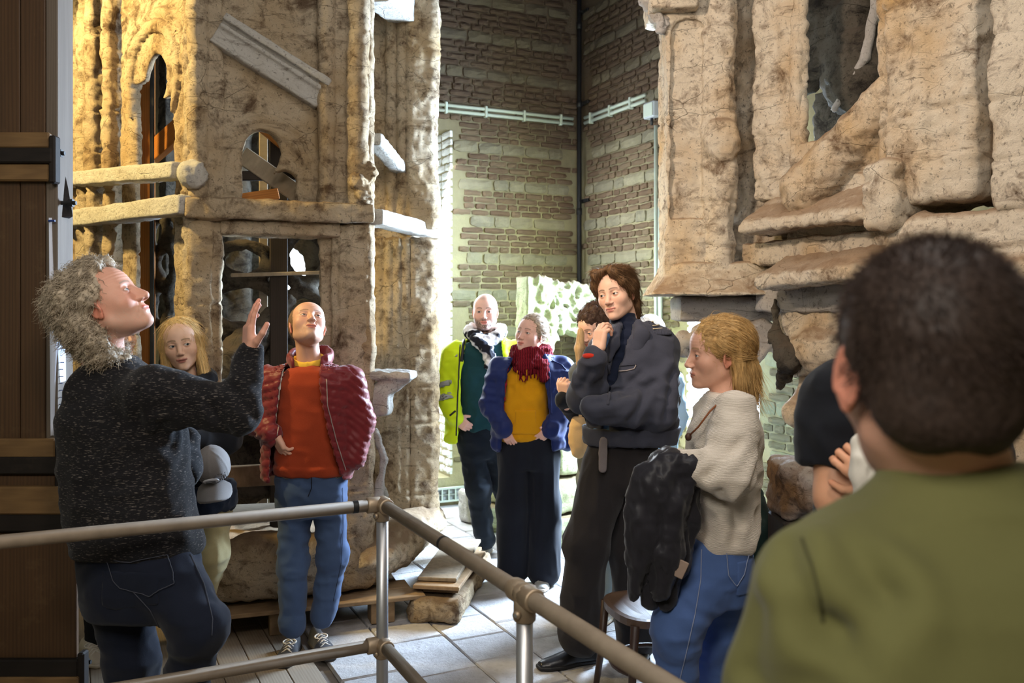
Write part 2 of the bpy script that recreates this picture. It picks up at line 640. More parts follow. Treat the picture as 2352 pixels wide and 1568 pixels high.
MORTAR = m_mortar()
BRICK = m_brick('weathered_brick', srgb(106, 86, 70), srgb(126, 108, 88))
BLOCK = m_brick('grey_limestone_block', srgb(148, 140, 116), srgb(132, 126, 108), srgb(142, 150, 118))
PAINT = m_plain('white_limewash', srgb(226, 228, 226), 0.9, nz=14, amt=0.12, bump=0.8, bs=40)
FLOORM = m_plain('grey_grout', srgb(120, 112, 104), 0.95, bump=0.5)


def wall_box(name, a0, a1, b0, b1, z0, z1, mat, parent=None):
    """A wall block in room axes (a to the left of the corner, b towards the viewer)."""
    m = MB()
    m.box((-(a0 + a1) / 2, -(b0 + b1) / 2, (z0 + z1) / 2), (abs(a1 - a0) / 2, abs(b1 - b0) / 2, (z1 - z0) / 2))
    o = m.build(name, mat, parent)
    if parent is None:
        o.matrix_world = Matrix.Translation(CORNER) @ RM
    return o


def shell(name, pieces, mat):
    m = MB()
    for (a0, a1, b0, b1, z0, z1) in pieces:
        m.box((-(a0 + a1) / 2, -(b0 + b1) / 2, (z0 + z1) / 2), (abs(a1 - a0) / 2, abs(b1 - b0) / 2, (z1 - z0) / 2))
    o = m.build(name, mat)
    o.matrix_world = Matrix.Translation(CORNER) @ RM
    o['kind'] = 'structure'
    return o


WH = 5.2
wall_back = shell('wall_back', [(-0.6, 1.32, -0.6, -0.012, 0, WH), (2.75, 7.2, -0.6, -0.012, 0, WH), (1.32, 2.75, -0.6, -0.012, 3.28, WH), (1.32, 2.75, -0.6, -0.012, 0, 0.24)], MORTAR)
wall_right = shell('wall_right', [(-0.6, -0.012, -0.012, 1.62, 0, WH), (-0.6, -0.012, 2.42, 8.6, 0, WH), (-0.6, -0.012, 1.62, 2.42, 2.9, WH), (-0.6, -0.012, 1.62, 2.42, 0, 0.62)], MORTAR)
wall_left = shell('wall_left', [(7.2, 7.5, -0.6, 9.0, 0, WH)], MORTAR)
wall_front = shell('wall_front', [(-0.6, 7.5, 8.6, 8.9, 0, WH)], MORTAR)
floor = shell('floor', [(-0.6, 7.5, -0.9, 8.9, -0.2, -0.03)], FLOORM)


def stone_meshes(prefix, n, L, H, dep, mat, seed, rough=0.006, bev=0.012, k=3):
    """A few worn masonry units, rounded and uneven: front face towards -y."""
    R = random.Random(seed)
    out = []
    for i in range(n):
        nx, nz = k, 2
        vs, fs = [], []
        # front grid pushed out in the middle, bent back at the rim
        for iz in range(nz + 2):
            for ix in range(nx + 2):
                u = [-1, -1 + 2 * bev / L * 1.6] + [1 - 2 * bev / L * 1.6, 1]
                fx = -1 + 2 * ix / (nx + 1)
                fz = -1 + 2 * iz / (nz + 1)
                edge = ix in (0, nx + 1) or iz in (0, nz + 1)
                corner = ix in (0, nx + 1) and iz in (0, nz + 1)
                x = fx * L / 2 * (0.94 if corner else 1) + R.uniform(-rough, rough)
                z = fz * H / 2 * (0.90 if corner else 1) + R.uniform(-rough, rough)
                y = (0.0 if edge else -bev) + R.uniform(-rough, rough) * 0.7
                vs.append((x, y, z))
        W = nx + 2
        for iz in range(nz + 1):
            for ix in range(nx + 1):
                a = iz * W + ix
                fs.append((a, a + 1, a + 1 + W, a + W))
        rim = [i for i in range(W)] + [W * r + W - 1 for r in range(1, nz + 2)] + [W * (nz + 1) + c for c in range(W - 2, -1, -1)] + [W * r for r in range(nz, 0, -1)]
        b = len(vs)
        for r in rim:
            vs.append((vs[r][0], dep, vs[r][2]))
        m = len(rim)
        for j in range(m):
            fs.append((rim[(j + 1) % m], rim[j], b + j, b + (j + 1) % m))
        me = bpy.data.meshes.new(prefix)
        me.from_pydata(vs, [], fs)
        me.materials.append(mat)
        out.append(me)
    return out


BR = {L: stone_meshes('brick', 6, L, 0.045, 0.02, BRICK, 3 + i, 0.004, 0.010) for i, L in enumerate((0.09, 0.16, 0.195))}
BL = {L: stone_meshes('stone_block', 3, L, 0.088, 0.02, BLOCK, 30 + i, 0.006, 0.012) for i, L in enumerate((0.14, 0.22, 0.32))}
JAMB_BR = {L: stone_meshes('brick', 4, L, 0.060, 0.02, PAINT, 60 + i, 0.006, 0.012) for i, L in enumerate((0.12, 0.2))}


def put(name, me, M, parent):
    o = bpy.data.objects.new(name, me)
    COL.objects.link(o)
    o.parent = parent
    o.matrix_local = M
    return o


def lay_wall(parent, frame, s0, s1, z0, z1, seed, skip=None, near=None, far_name='far_bricks', limit=290):
    """Courses of brick with a band of stone blocks every sixth course; frame(s, z) gives the unit's matrix in the parent's axes."""
    R = random.Random(seed)
    units = []
    z = z0
    row = 0
    while z < z1:
        band = row % 5 == 4
        h = 0.101 if band else 0.0565
        s = s0 - R.uniform(0, 0.15)
        k = 0
        while s < s1:
            if band: L = R.choice((0.14, 0.22, 0.22, 0.32))
            else: L = R.choice((0.16, 0.195, 0.09, 0.195)) if row % 2 else R.choice((0.09, 0.09, 0.16))
            j = 0.013 + R.uniform(0, 0.006)
            c = s + L / 2
            if c - L / 2 > s0 - 0.02 and c + L / 2 < s1 + 0.02 and not (skip and skip(c, z + h / 2)):
                units.append((band, L, c, z + h / 2))
            s += L + j
        z += h
        row += 1
    n = 0
    rest = MB()
    order = sorted(range(len(units)), key=lambda i: 0 if near is None or near(units[i][2], units[i][3]) else 1)
    for i in order:
        band, L, c, zz = units[i]
        src = (BL if band else BR)[L]
        me = R.choice(src)
        M = frame(c, zz) @ Matrix.Rotation(R.uniform(-0.02, 0.02), 4, 'Y')
        M = M @ Matrix.Translation((0, R.uniform(-0.006, 0.006), 0))
        if band:
            put('stone_block', me, M, parent)
        elif n < limit:
            put('brick', me, M, parent)
            n += 1
        else:
            rest.add([M @ v.co for v in me.vertices], [tuple(p.vertices) for p in me.polygons])
    if rest.v:
        o = rest.build(far_name, BRICK, parent)
        o['kind'] = 'stuff'


# back wall: x local = -a ; face looks to -y local
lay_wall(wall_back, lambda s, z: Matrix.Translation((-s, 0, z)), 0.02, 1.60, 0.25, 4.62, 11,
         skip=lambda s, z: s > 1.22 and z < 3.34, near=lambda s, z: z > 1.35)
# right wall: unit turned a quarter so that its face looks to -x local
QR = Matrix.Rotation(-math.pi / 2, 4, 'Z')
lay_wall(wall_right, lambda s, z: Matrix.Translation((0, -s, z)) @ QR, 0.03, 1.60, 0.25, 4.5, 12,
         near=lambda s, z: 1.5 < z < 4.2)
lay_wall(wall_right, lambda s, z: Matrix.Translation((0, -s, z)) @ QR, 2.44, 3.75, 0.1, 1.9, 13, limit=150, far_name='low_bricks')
# limewashed jambs of the two window openings
RJ = random.Random(4)
row = 0
z = 0.26
while z < 3.26:
    b = 0.0
    while b < 0.58:
        L = RJ.choice((0.12, 0.2, 0.2))
        put('brick', RJ.choice(JAMB_BR[L]), Matrix.Translation((-1.32 - 0.001, b + L / 2 + 0.004, z + 0.033)) @ Matrix.Rotation(-math.pi / 2, 4, 'Z'), wall_back)
        b += L + 0.014
    z += 0.072
    row += 1
z = 0.64
while z < 2.86:
    a = 0.0
    while a < 0.56:
        L = RJ.choice((0.12, 0.2, 0.2))
        put('brick', RJ.choice(JAMB_BR[L]), Matrix.Translation((a + L / 2 + 0.004, -1.62 - 0.001, z + 0.033)), wall_right)
        a += L + 0.014
    z += 0.072
# stone sills, window frames and added glowing panels in place of panes
_dp = NT('added_window_glow')  # added emissive sheet, not seen glass, that makes the window openings bright
_dp.b.inputs['Emission Color'].default_value = (0.86, 0.93, 1.0, 1)
_dp.b.inputs['Emission Strength'].default_value = 1.5
WINDOW_GLOW = _dp.done((0.8, 0.85, 0.9), 0.4)
STEEL = m_plain('grey_painted_steel', srgb(150, 156, 160), 0.5, amt=0.05)


def window(name, a0, a1, b0, b1, z0, z1, along_b):
    root = thing(name, None, None)
    root['kind'] = 'structure'
    root.matrix_world = Matrix.Translation(CORNER) @ RM
    f = MB()
    cx, cy, cz = -(a0 + a1) / 2, -(b0 + b1) / 2, (z0 + z1) / 2
    t = 0.02
    if along_b:
        for y in (-b0, -b1): f.box((cx, y, cz), (t, t, (z1 - z0) / 2))
        for zz in (z0, cz, z1): f.box((cx, cy, zz), (t, abs(b1 - b0) / 2, t))
    else:
        for x in (-a0, -a1, cx): f.box((x, cy, cz), (t, t, (z1 - z0) / 2))
        for zz in (z0, cz, z1): f.box((cx, cy, zz), (abs(a1 - a0) / 2, t, t))
    f.build('window_frame', STEEL, root)
    p = MB()
    if along_b: p.box((cx + .03, cy, cz), (.004, abs(b1 - b0) / 2 + .02, (z1 - z0) / 2 + .02))
    else: p.box((cx, cy + .03, cz), (abs(a1 - a0) / 2 + .02, .004, (z1 - z0) / 2 + .02))
    p.build('added_glow_panel', WINDOW_GLOW, root)  # added sheet behind the frame, glowing in place of the sky outside
    return root


window('window_1', 1.34, 2.73, -0.53, -0.53, 0.27, 3.25, False)
window('window_2', -0.53, -0.53, 1.64, 2.40, 0.65, 2.87, True)

# floor: sandstone flags on the right, pine boards on the left
def m_flag():
    t = NT('worn_sandstone_flag')
    rnd = t.n('ShaderNodeObjectInfo').outputs['Random']
    geo = t.n('ShaderNodeNewGeometry').outputs['Position']
    n = t.noise(6, 7, 0.65, vec=geo)
    col = t.mix(t.ramp(n, 0.35, 0.7), srgb(192, 190, 190), srgb(164, 160, 158))
    col = t.mix(t.math('MULTIPLY', rnd, 0.3), col, srgb(172, 164, 154))
    col = t.mix(t.math('MULTIPLY', t.ramp(t.noise(22, 6, 0.75, vec=geo), 0.55, 0.7), 0.35), col, srgb(112, 100, 90))
    h = t.noise(34, 7, 0.7, vec=geo)
    return t.done(col, 0.72, t.bump(h, 0.8, 0.016), 0, 0.25)


FLAG = m_flag()
PINE = m_wood('grey_pine_board', srgb(160, 146, 128), srgb(120, 104, 86), (26, 1.6, 26), 0.7, srgb(96, 82, 68))
RF = random.Random(21)
tile_mesh = []
for L in (0.30, 0.38, 0.46):
    for k in range(3):
        m = MB().box((0, 0, -0.014), (0.155, L / 2 - 0.004, 0.014), bev=0.006)
        m.v = [(x + RF.uniform(-.003, .003), y + RF.uniform(-.003, .003), z + RF.uniform(-.001, .0005)) for x, y, z in m.v]
        me = m.mesh('tile')
        me.materials.append(FLAG)
        tile_mesh.append((L, me))
a = -0.02 + 0.16
while a < 3.15:
    b = -0.15 + RF.uniform(-0.2, 0)
    while b < 5.9:
        L, me = RF.choice(tile_mesh)
        put('tile', me, Matrix.Translation((-a, -(b + L / 2), RF.uniform(-0.003, 0.0))) @ Matrix.Rotation(RF.uniform(-.006, .006), 4, 'X'), floor)
        b += L + 0.003
    a += 0.318
plank_mesh = []
for k in range(4):
    m = MB().box((0, 0, -0.012), (0.068, 1.45, 0.012), bev=0.003)
    me = m.mesh('plank')
    me.materials.append(PINE)
    plank_mesh.append(me)
a = 3.15 + 0.14
while a < 6.4:
    b = -0.4 + RF.uniform(-0.9, 0)
    while b < 6.2:
        put('plank', RF.choice(plank_mesh), Matrix.Translation((-a, -(b + 1.45), 0.0)), floor)
        b += 2.904
    a += 0.139

# services on the walls -------------------------------------------------------
BLACK = m_plain('black_iron', srgb(26, 26, 28), 0.55, amt=0.2, spec=0.4)
PVC = m_plain('pale_conduit_plastic', srgb(186, 196, 184), 0.5, amt=0.05, bump=0)
BOXG = m_plain('grey_junction_plastic', srgb(176, 182, 190), 0.5, amt=0.04, bump=0)

pipe = thing('drain_pipe', 'black iron drain pipe running up the corner of the brick walls', 'pipe', CORNER)
pipe.matrix_world = Matrix.Translation(CORNER) @ RM
MB().tube([(-0.05, -0.05, 0.0), (-0.05, -0.05, 4.9)], 0.021, 12).build('pipe_run', BLACK, pipe, True)
for z in (1.9, 2.62, 3.62, 4.35):
    MB().tube([(-0.05, -0.05, z - 0.03), (-0.05, -0.05, z + 0.03)], 0.026, 12).build('pipe_collar', BLACK, pipe, True)
for z in (2.72, 3.63, 4.48):
    MB().box((0.0, -0.075, z), (0.02, 0.075, 0.016), bev=0.004).box((-0.03, -0.05, z), (0.035, 0.02, 0.012), bev=0.003).build('pipe_bracket', BLACK, pipe)


def conduit(name, label, p0, p1, z, clips):
    o = thing(name, label, 'conduit')
    o.matrix_world = Matrix.Translation(CORNER) @ RM
    p0, p1 = np.array(p0), np.array(p1)
    for dz in (-0.034, 0.014):
        MB().tube([(*p0, z + dz), (*p1, z + dz)], 0.0155, 10).build('conduit_tube', PVC, o, True)
    for k in range(clips):
        c = p0 + (p1 - p0) * (k + 0.35) / clips
        d = (p1 - p0) / np.linalg.norm(p1 - p0)
        R = np.array([[d[0], -d[1], 0], [d[1], d[0], 0], [0, 0, 1]])
        MB().box((*c, z - 0.01), (0.012, 0.022, 0.05), R, 0.004).build('clip', PVC, o)
    return o


conduit('wall_conduit', 'pale twin conduit running along the back brick wall', (-0.10, -0.02), (-1.62, -0.02), 3.47, 4)
conduit('wall_conduit', 'pale twin conduit climbing along the right brick wall to a grey box', (-0.02, -0.10), (-0.02, -1.08), 3.47, 3)
jb = thing('junction_box', 'grey plastic junction box on the right wall beside the plaster facade', 'junction box')
jb.matrix_world = Matrix.Translation(CORNER) @ RM
MB().box((-0.04, -1.20, 3.33), (0.035, 0.075, 0.065), bev=0.008).build('housing', BOXG, jb)
MB().box((-0.078, -1.20, 3.33), (0.004, 0.062, 0.052), bev=0.002).build('lid', PVC, jb)
MB().tube([(-0.04, -1.20, 3.27), (-0.04, -1.20, 3.21)], 0.012, 8).build('cable_gland', BLACK, jb, True)
vp = thing('cable_pipe', 'slim pale upright pipes on the right wall beside the facade edge', 'pipe')
vp.matrix_world = Matrix.Translation(CORNER) @ RM
MB().tube([(-0.028, -1.24, 0.02), (-0.028, -1.24, 3.2)], 0.016, 10).build('pipe_run', PVC, vp, True)
MB().tube([(-0.028, -1.30, 0.02), (-0.028, -1.30, 2.6)], 0.020, 10).build('pipe_run', PVC, vp, True)
# perforated vent strip lying along the foot of the back wall
vent = thing('vent_grating', 'pale perforated vent grating along the foot of the back wall', 'vent')
vent.matrix_world = Matrix.Translation(CORNER) @ RM
m = MB()
m.box((-1.35, -0.03, 0.155), (0.5, 0.012, 0.008)).box((-1.35, -0.03, 0.045), (0.5, 0.012, 0.008))
for r in range(3):
    m.box((-1.35, -0.03, 0.10), (0.5, 0.006, 0.006))
for k in range(17):
    m.box((-1.85 + k * 0.0625, -0.03, 0.10), (0.006, 0.008, 0.055))
m.build('grille', PVC, vent)
MB().box((-1.35, -0.012, 0.10), (0.5, 0.004, 0.06)).build('backing', STEEL, vent)
# ------------------------------------------------------------------ plaster cast tower on its pallet
PL_T = m_plaster('old_tower_plaster', srgb(220, 202, 174), srgb(190, 160, 118), srgb(84, 58, 38), srgb(150, 126, 100), 0.495, 0.52)
PL_W = m_plaster('whitened_plaster', srgb(226, 222, 214), srgb(200, 190, 172), srgb(120, 100, 80), srgb(206, 200, 190), 0.62, 0.6)
BEAMW = m_wood('whitewashed_batten', srgb(214, 206, 190), srgb(190, 178, 156), (6, 40, 40), 0.85, srgb(150, 132, 108))
DARKPL = m_plaster('shade_dark_plaster', srgb(104, 98, 88), srgb(84, 74, 62), srgb(34, 29, 26), srgb(100, 88, 76), 0.48, 0.5)  # plaster coloured dark to stand for the shade inside the casts
OAKD = m_wood('dark_old_timber', srgb(52, 42, 34), srgb(30, 24, 20), (30, 30, 2.0), 0.8)
ORANGEW = m_wood('orange_pine_post', srgb(176, 112, 46), srgb(120, 70, 28), (30, 30, 2.0), 0.7)
GREYB = m_wood('dusty_grey_board', srgb(150, 136, 116), srgb(112, 98, 80), (3, 30, 30), 0.85, srgb(90, 76, 60))
PALE = m_wood('raw_pallet_wood', srgb(158, 132, 100), srgb(118, 94, 68), (3, 30, 30), 0.85, srgb(84, 66, 48))


class Face:
    """An upright plane from P0 to P1 seen from outside: local x along it, y inwards, z up."""
    def __init__(s, P0, P1):
        s.P0 = np.array((P0[0], P0[1], 0.0))
        d = np.array((P1[0] - P0[0], P1[1] - P0[1], 0.0))
        s.L = np.linalg.norm(d)
        s.U = d / s.L
        s.N = np.array((-s.U[1], s.U[0], 0.0))
        s.M = Matrix(((s.U[0], s.N[0], 0, s.P0[0]), (s.U[1], s.N[1], 0, s.P0[1]), (0, 0, 1, 0), (0, 0, 0, 1)))

    def uz(s, px, py, w=0.0):
        """Local (u, z) of photo pixel (px, py) on the plane w metres inside the face."""
        t = (px - 1176) / FPX
        A = s.P0 + s.N * w
        u = (t * A[1] - A[0]) / (s.U[0] - t * s.U[1])
        d = A[1] + u * s.U[1]
        return u, CAMZ - (py - HOR) / FPX * d

    def u(s, px, w=0.0): return s.uz(px, HOR, w)[0]

    def z(s, px, py, w=0.0): return s.uz(px, py, w)[1]


def rough(amp=0.010, joints=True, seed=0.0, f=1.0):
    """Worn cast plaster: soft lumps, small pits and wandering horizontal joints."""
    def fn(V, N):
        x, y, z = V[:, 0] + seed, V[:, 1] + seed * 1.3, V[:, 2]
        d = amp * (0.9 * fbm(x * 5 * f, y * 5 * f, z * 5 * f, 3) + 0.65 * fbm(x * 24 * f, y * 24 * f, z * 24 * f, 2))
        if joints:
            zz = z + 0.02 * vnoise(x * 4, y * 4, z * 2) + 0.012 * vnoise(x * 14, y * 14, 3.3 + 0 * z)
            per = 0.235 + 0.0 * zz
            k = zz / per + 0.37 * np.floor(seed * 7)
            g = np.abs(k - np.round(k)) * per
            dep = 0.55 + 0.9 * vnoise(np.round(k) * 3.7, x * 3, y * 3)
            d = d - 0.009 * np.clip(dep, 0, 1.2) * np.exp(-(g / 0.007) ** 2) + 0.003 * np.clip(dep, 0, 1) * np.exp(-((g - 0.022) / 0.014) ** 2)
        return d
    return fn


def slab(face, name, fn, lo, hi, h, mat, parent, disp=None):
    V, F = nets(fn, lo, hi, h)
    if disp is not None: V = puff(V, F, disp)
    o = link(name, mesh_np(name, V, F), mat, parent)
    o.matrix_local = face.M
    return o


FL = Face((-2.80, 5.57), (-1.66, 4.55))
FF = Face((-1.66, 4.55), (-0.775, 4.85))
FR = Face((-0.775, 4.85), (-0.55, 6.37))
tower = thing('plaster_tower', 'tall cream plaster cast of a gothic tower with arched openings, standing on a low pallet', 'plaster model')
HT = 3.85


def simple_block(face, name, u0, u1, w0, w1, z0, z1, mat=None, seed=0.0, h=0.016, amp=0.010, r=0.015, joints=True, extra=None):
    lo, hi = (u0 - .04, w0 - .04, z0 - .04), (u1 + .04, w1 + .04, z1 + .04)
    def fn(P):
        d = rbox(P, (u0, w0, z0), (u1, w1, z1), r)
        return extra(P, d) if extra else d
    return slab(face, name, fn, lo, hi, h, mat or PL_T, tower, rough(amp, joints, seed))


def shafts(face, name, cols, z0, z1, back, mat=None, seed=0.0, h=0.014, amp=0.009, cuts=()):
    """Vertical mouldings: cols is a list of (u, w, radius) rounds or (u0, u1, w0, 'b') flat fillets on a common back."""
    us = [c[0] - (c[2] if c[-1] != 'b' else 0) for c in cols] + [c[0] + c[2] if c[-1] != 'b' else c[1] for c in cols]
    ws = [c[1] - c[2] if c[-1] != 'b' else c[2] for c in cols]
    lo, hi = (min(us) - .03, min(ws) - .03, z0 - .03), (max(us) + .03, back + .03, z1 + .03)
    def fn(P):
        ds = []
        for c in cols:
            if c[-1] == 'b':
                ds.append(rbox(P, (c[0], c[2], z0), (c[1], back, z1), 0.012))
            else:
                u, w, r = c
                q = np.sqrt((P[0] - u) ** 2 + (P[1] - w) ** 2) - r
                web = rbox(P, (u - r * 0.8, w, z0), (u + r * 0.8, back, z1), 0.01)
                ds.append(np.maximum(np.minimum(q, web), np.maximum(z0 - P[2], P[2] - z1)))
        d = uni(ds, 0.012)
        for (zc, hh, g) in cuts:       # rings standing proud
            d = smin(d, smax(d - g, np.abs(P[2] - zc) - hh, 0.01), 0.01)
        return d
    return slab(face, name, fn, lo, hi, h, mat or PL_T, tower, rough(amp, True, seed))


# ---- front face
zl0, zl1 = FF.z(640, 508), FF.z(640, 462)
a_, b_ = FF.u(432), FF.u(508)
shafts(FF, 'pillar', [(0.0, 0.115, 0.0, 'b'), (0.115, 0.165, 0.035, 'b')], 0.30, zl0, 0.20, seed=1.1)
shafts(FF, 'pillar', [(FF.u(766), FF.u(782), 0.05, 'b'), (FF.u(782), FF.u(796), 0.02, 'b'), (FF.u(796), 0.935, 0.0, 'b')], 0.2, zl0, 0.20, seed=2.3)
simple_block(FF, 'door_jamb', FF.u(735, .12), FF.u(772, .12), 0.10, 0.20, 0.5, zl0 - .05, seed=3.7, joints=False)
simple_block(FF, 'lintel', -0.02, 0.955, -0.05, 0.22, zl0, zl1 + .005, seed=4.1, amp=0.008, joints=False)
simple_block(FF, 'lintel_fillet', FF.u(505), FF.u(785), 0.015, 0.20, FF.z(640, 540), zl0 + .01, seed=4.9, amp=0.007, joints=False)
shafts(FF, 'pilaster', [(0.045, 0.02, 0.05), (0.105, 0.06, 0.035), (0.150, 0.075, 0.028)], zl1 - .01, HT, 0.20, seed=5.2)
shafts(FF, 'pilaster', [(FF.u(752), 0.035, 0.048), (FF.u(785), 0.05, 0.03), (FF.u(822), 0.02, 0.065)], zl1 - .01, HT, 0.20, seed=6.4)

ac = FF.uz(604, 345)
ah = FF.uz(620, 400)


def front_panel(P):
    d = rbox(P, (0.13, 0.07, zl1 - .02), (0.72, 0.15, HT), 0.01)
    # archivolt rings round the opening
    for (r, w, g) in ((0.205, 0.022, 0.026), (0.265, 0.016, 0.018)):
        q = np.abs(np.sqrt((P[0] - ah[0]) ** 2 + ((P[2] - ah[1]) * 0.86) ** 2) - r) - w
        ring = smax(np.maximum(q, ah[1] - 0.10 - P[2]), np.abs(P[1] - 0.075) - g, 0.012)
        d = smin(d, ring, 0.012)
    hole = np.sqrt(((P[0] - ac[0]) / 1.0) ** 2 + ((P[2] - ac[1]) / 1.25) ** 2) - 0.098
    c2 = FF.uz(655, 415)
    hole = np.minimum(hole, np.sqrt((P[0] - c2[0]) ** 2 + (P[2] - c2[1]) ** 2) - 0.068)
    u0, u1 = FF.u(557), FF.u(684)
    hole = np.minimum(hole, np.maximum(np.maximum(u0 - P[0], P[0] - u1), np.maximum(P[2] - FF.z(620, 398), zl1 - 0.0 - P[2])))
    u2 = FF.u(632)
    hole = np.minimum(hole, np.maximum(np.maximum(u0 - P[0], P[0] - u2), np.maximum(P[2] - FF.z(600, 350), zl1 - P[2])))
    return smax(d, -hole, 0.018)


slab(FF, 'arch_panel', front_panel, (0.10, 0.0, zl1 - .04), (0.75, 0.2, HT + .03), 0.012, PL_T, tower, rough(0.007, False, 7.7))


def gable(P):
    g0, g1 = FF.uz(500, 60), FF.uz(745, 215)
    dx, dz = g1[0] - g0[0], g1[1] - g0[1]
    L = math.hypot(dx, dz)
    s = ((P[0] - g0[0]) * dx + (P[2] - g0[1]) * dz) / L
    n = (-(P[0] - g0[0]) * dz + (P[2] - g0[1]) * dx) / L
    q = (s - L / 2, n, P[1])
    d = rbox(q, (-L / 2, -0.085, 0.02), (L / 2, 0.085, 0.12), 0.006)
    d = smin(d, rbox(q, (-L / 2, 0.045, -0.02), (L / 2, 0.085, 0.08), 0.006), 0.006)
    d = smin(d, rbox(q, (-L / 2, 0.005, 0.0), (L / 2, 0.035, 0.08), 0.012), 0.006)
    d = smin(d, rbox(q, (-L / 2, -0.085, 0.005), (L / 2, -0.065, 0.08), 0.006), 0.006)
    return d


slab(FF, 'gable_moulding', gable, (0.08, -.06, 2.4), (0.8, .16, 3.4), 0.009, PL_W, tower, rough(0.003, False, 8.1))
simple_block(FF, 'back_panel', 0.12, 0.74, 0.15, 0.19, 2.9, HT, seed=9.3, amp=0.012)

# ---- left face, strongly lit
zb = FL.L
shafts(FL, 'corner_shaft', [(FL.u(424), 0.04, 0.045)], 0.4, HT, 0.12, seed=1.7, amp=0.012)


def left_panel(P):
    d = rbox(P, (FL.u(245), 0.08, 1.0), (FL.L - .02, 0.125, HT), 0.01)
    W_ = 0.10
    c = FL.uz(362, 185, W_)
    hole = np.sqrt(((P[0] - c[0]) / 1.0) ** 2 + ((P[2] - c[1]) / 1.15) ** 2) - 0.125
    u0, u1 = FL.u(316, W_), FL.u(406, W_)
    box = lambda za, zb_, ua=u0, ub=u1: np.maximum(np.maximum(ua - P[0], P[0] - ub), np.maximum(za - P[2], P[2] - zb_))
    hole = np.minimum(hole, box(FL.z(360, 462, W_), FL.z(360, 235, W_)))
    hole = np.minimum(hole, box(FL.z(360, 462, W_), FL.z(340, 185, W_), u0, FL.u(370, W_)))
    hole = np.minimum(hole, box(1.0, FL.z(365, 500, W_)))
    cc = FL.uz(352, 250)
    for (r, w, g) in ((0.275, 0.03, 0.04), (0.345, 0.022, 0.025)):
        q = np.abs(np.sqrt((P[0] - c[0]) ** 2 + ((P[2] - c[1]) * 0.92) ** 2) - r) - w
        d = smin(d, smax(np.maximum(q, c[1] - 0.28 - P[2]), np.abs(P[1] - 0.085) - g, 0.012), 0.012)
    return smax(d, -hole, 0.02)


slab(FL, 'arch_panel', left_panel, (FL.u(245) - .03, 0.0, 0.95), (FL.L + .02, 0.2, HT + .03), 0.015, PL_T, tower, rough(0.009, True, 2.9))
shafts(FL, 'pilaster', [(FL.u(158), 0.05, 0.06), (FL.u(188), 0.02, 0.05), (FL.u(213), -0.01, 0.035), (FL.u(236), 0.03, 0.03)], 0.4, HT, 0.17, seed=3.1, amp=0.012)
simple_block(FL, 'far_pier', -0.35, FL.u(150), 0.0, 0.16, 0.3, HT, seed=3.9)
for (pa, pb, th, nm) in (((150, 415), (418, 392), 0.046, 'cross_bar'), ((140, 508), (436, 470), 0.052, 'cross_bar')):
    A, Bq = FL.uz(*pa), FL.uz(*pb)
    def bar(P, A=A, Bq=Bq, th=th):
        dx, dz = Bq[0] - A[0], Bq[1] - A[1]
        L = math.hypot(dx, dz)
        s = ((P[0] - A[0]) * dx + (P[2] - A[1]) * dz) / L
        n = (-(P[0] - A[0]) * dz + (P[2] - A[1]) * dx) / L
        return rbox((s, n, P[1]), (0, -th, -0.06), (L, th, 0.05), 0.012)
    slab(FL, nm, bar, (min(A[0], Bq[0]) - .1, -.1, min(A[1], Bq[1]) - .1), (max(A[0], Bq[0]) + .05, .1, max(A[1], Bq[1]) + .1), 0.014, PL_W, tower, rough(0.004, False, 5.0))
kz = FL.z(430, 400)
slab(FF, 'broken_knob', lambda P: uni([ell(P, (0.02, -0.01, kz), (0.075, 0.08, 0.07)), ell(P, (0.03, -0.03, kz - .03), (0.05, 0.05, 0.05))], 0.02), (-0.12, -0.14, kz - .14), (0.14, 0.1, kz + .14), 0.012, PL_W, tower, rough(0.012, False, 1.0, 2.0))

# ---- right face, edges caught by the window
shafts(FR, 'corner_shaft', [(0.035, 0.03, 0.045)], 0.4, HT, 0.14, seed=2.2, amp=0.010)
fu = lambda px, w=0.9: FF.u(px, w)
simple_block(FF, 'side_panel', fu(838, .95), fu(950, .95), 0.95, 1.03, 0.3, HT, seed=8.8, amp=0.010)
shafts(FF, 'pilaster', [(fu(900), 0.93, 0.035), (fu(924), 0.90, 0.028), (fu(935), fu(990), 0.84, 'b'), (fu(990), 0.90, 0.055)], FF.z(960, 522, .9), HT, 1.08, seed=6.1, amp=0.012)
shafts(FF, 'shaft_bundle', [(fu(874), 0.93, 0.035), (fu(894), 0.90, 0.036), (fu(912), 0.88, 0.030), (fu(930), 0.87, 0.026), (fu(940), fu(992), 0.84, 'b'), (fu(992), 0.90, 0.050)], 0.2, FF.z(960, 548, .9), 1.08, seed=7.3, amp=0.008)


def oblique(face, name, pa, pb, th, w0, w1, mat, seed=0.0, wref=0.0):
    A, Bq = face.uz(*pa, wref), face.uz(*pb, wref)
    dx, dz = Bq[0] - A[0], Bq[1] - A[1]
    L = math.hypot(dx, dz)
    def f(P):
        s = ((P[0] - A[0]) * dx + (P[2] - A[1]) * dz) / L
        n = (-(P[0] - A[0]) * dz + (P[2] - A[1]) * dx) / L
        return rbox((s, n, P[1]), (0, -th, w0), (L, th, w1), 0.01)
    return slab(face, name, f, (min(A[0], Bq[0]) - .15, w0 - .08, min(A[1], Bq[1]) - .15), (max(A[0], Bq[0]) + .15, w1 + .08, max(A[1], Bq[1]) + .15), 0.014, mat, tower, rough(0.004, False, seed))


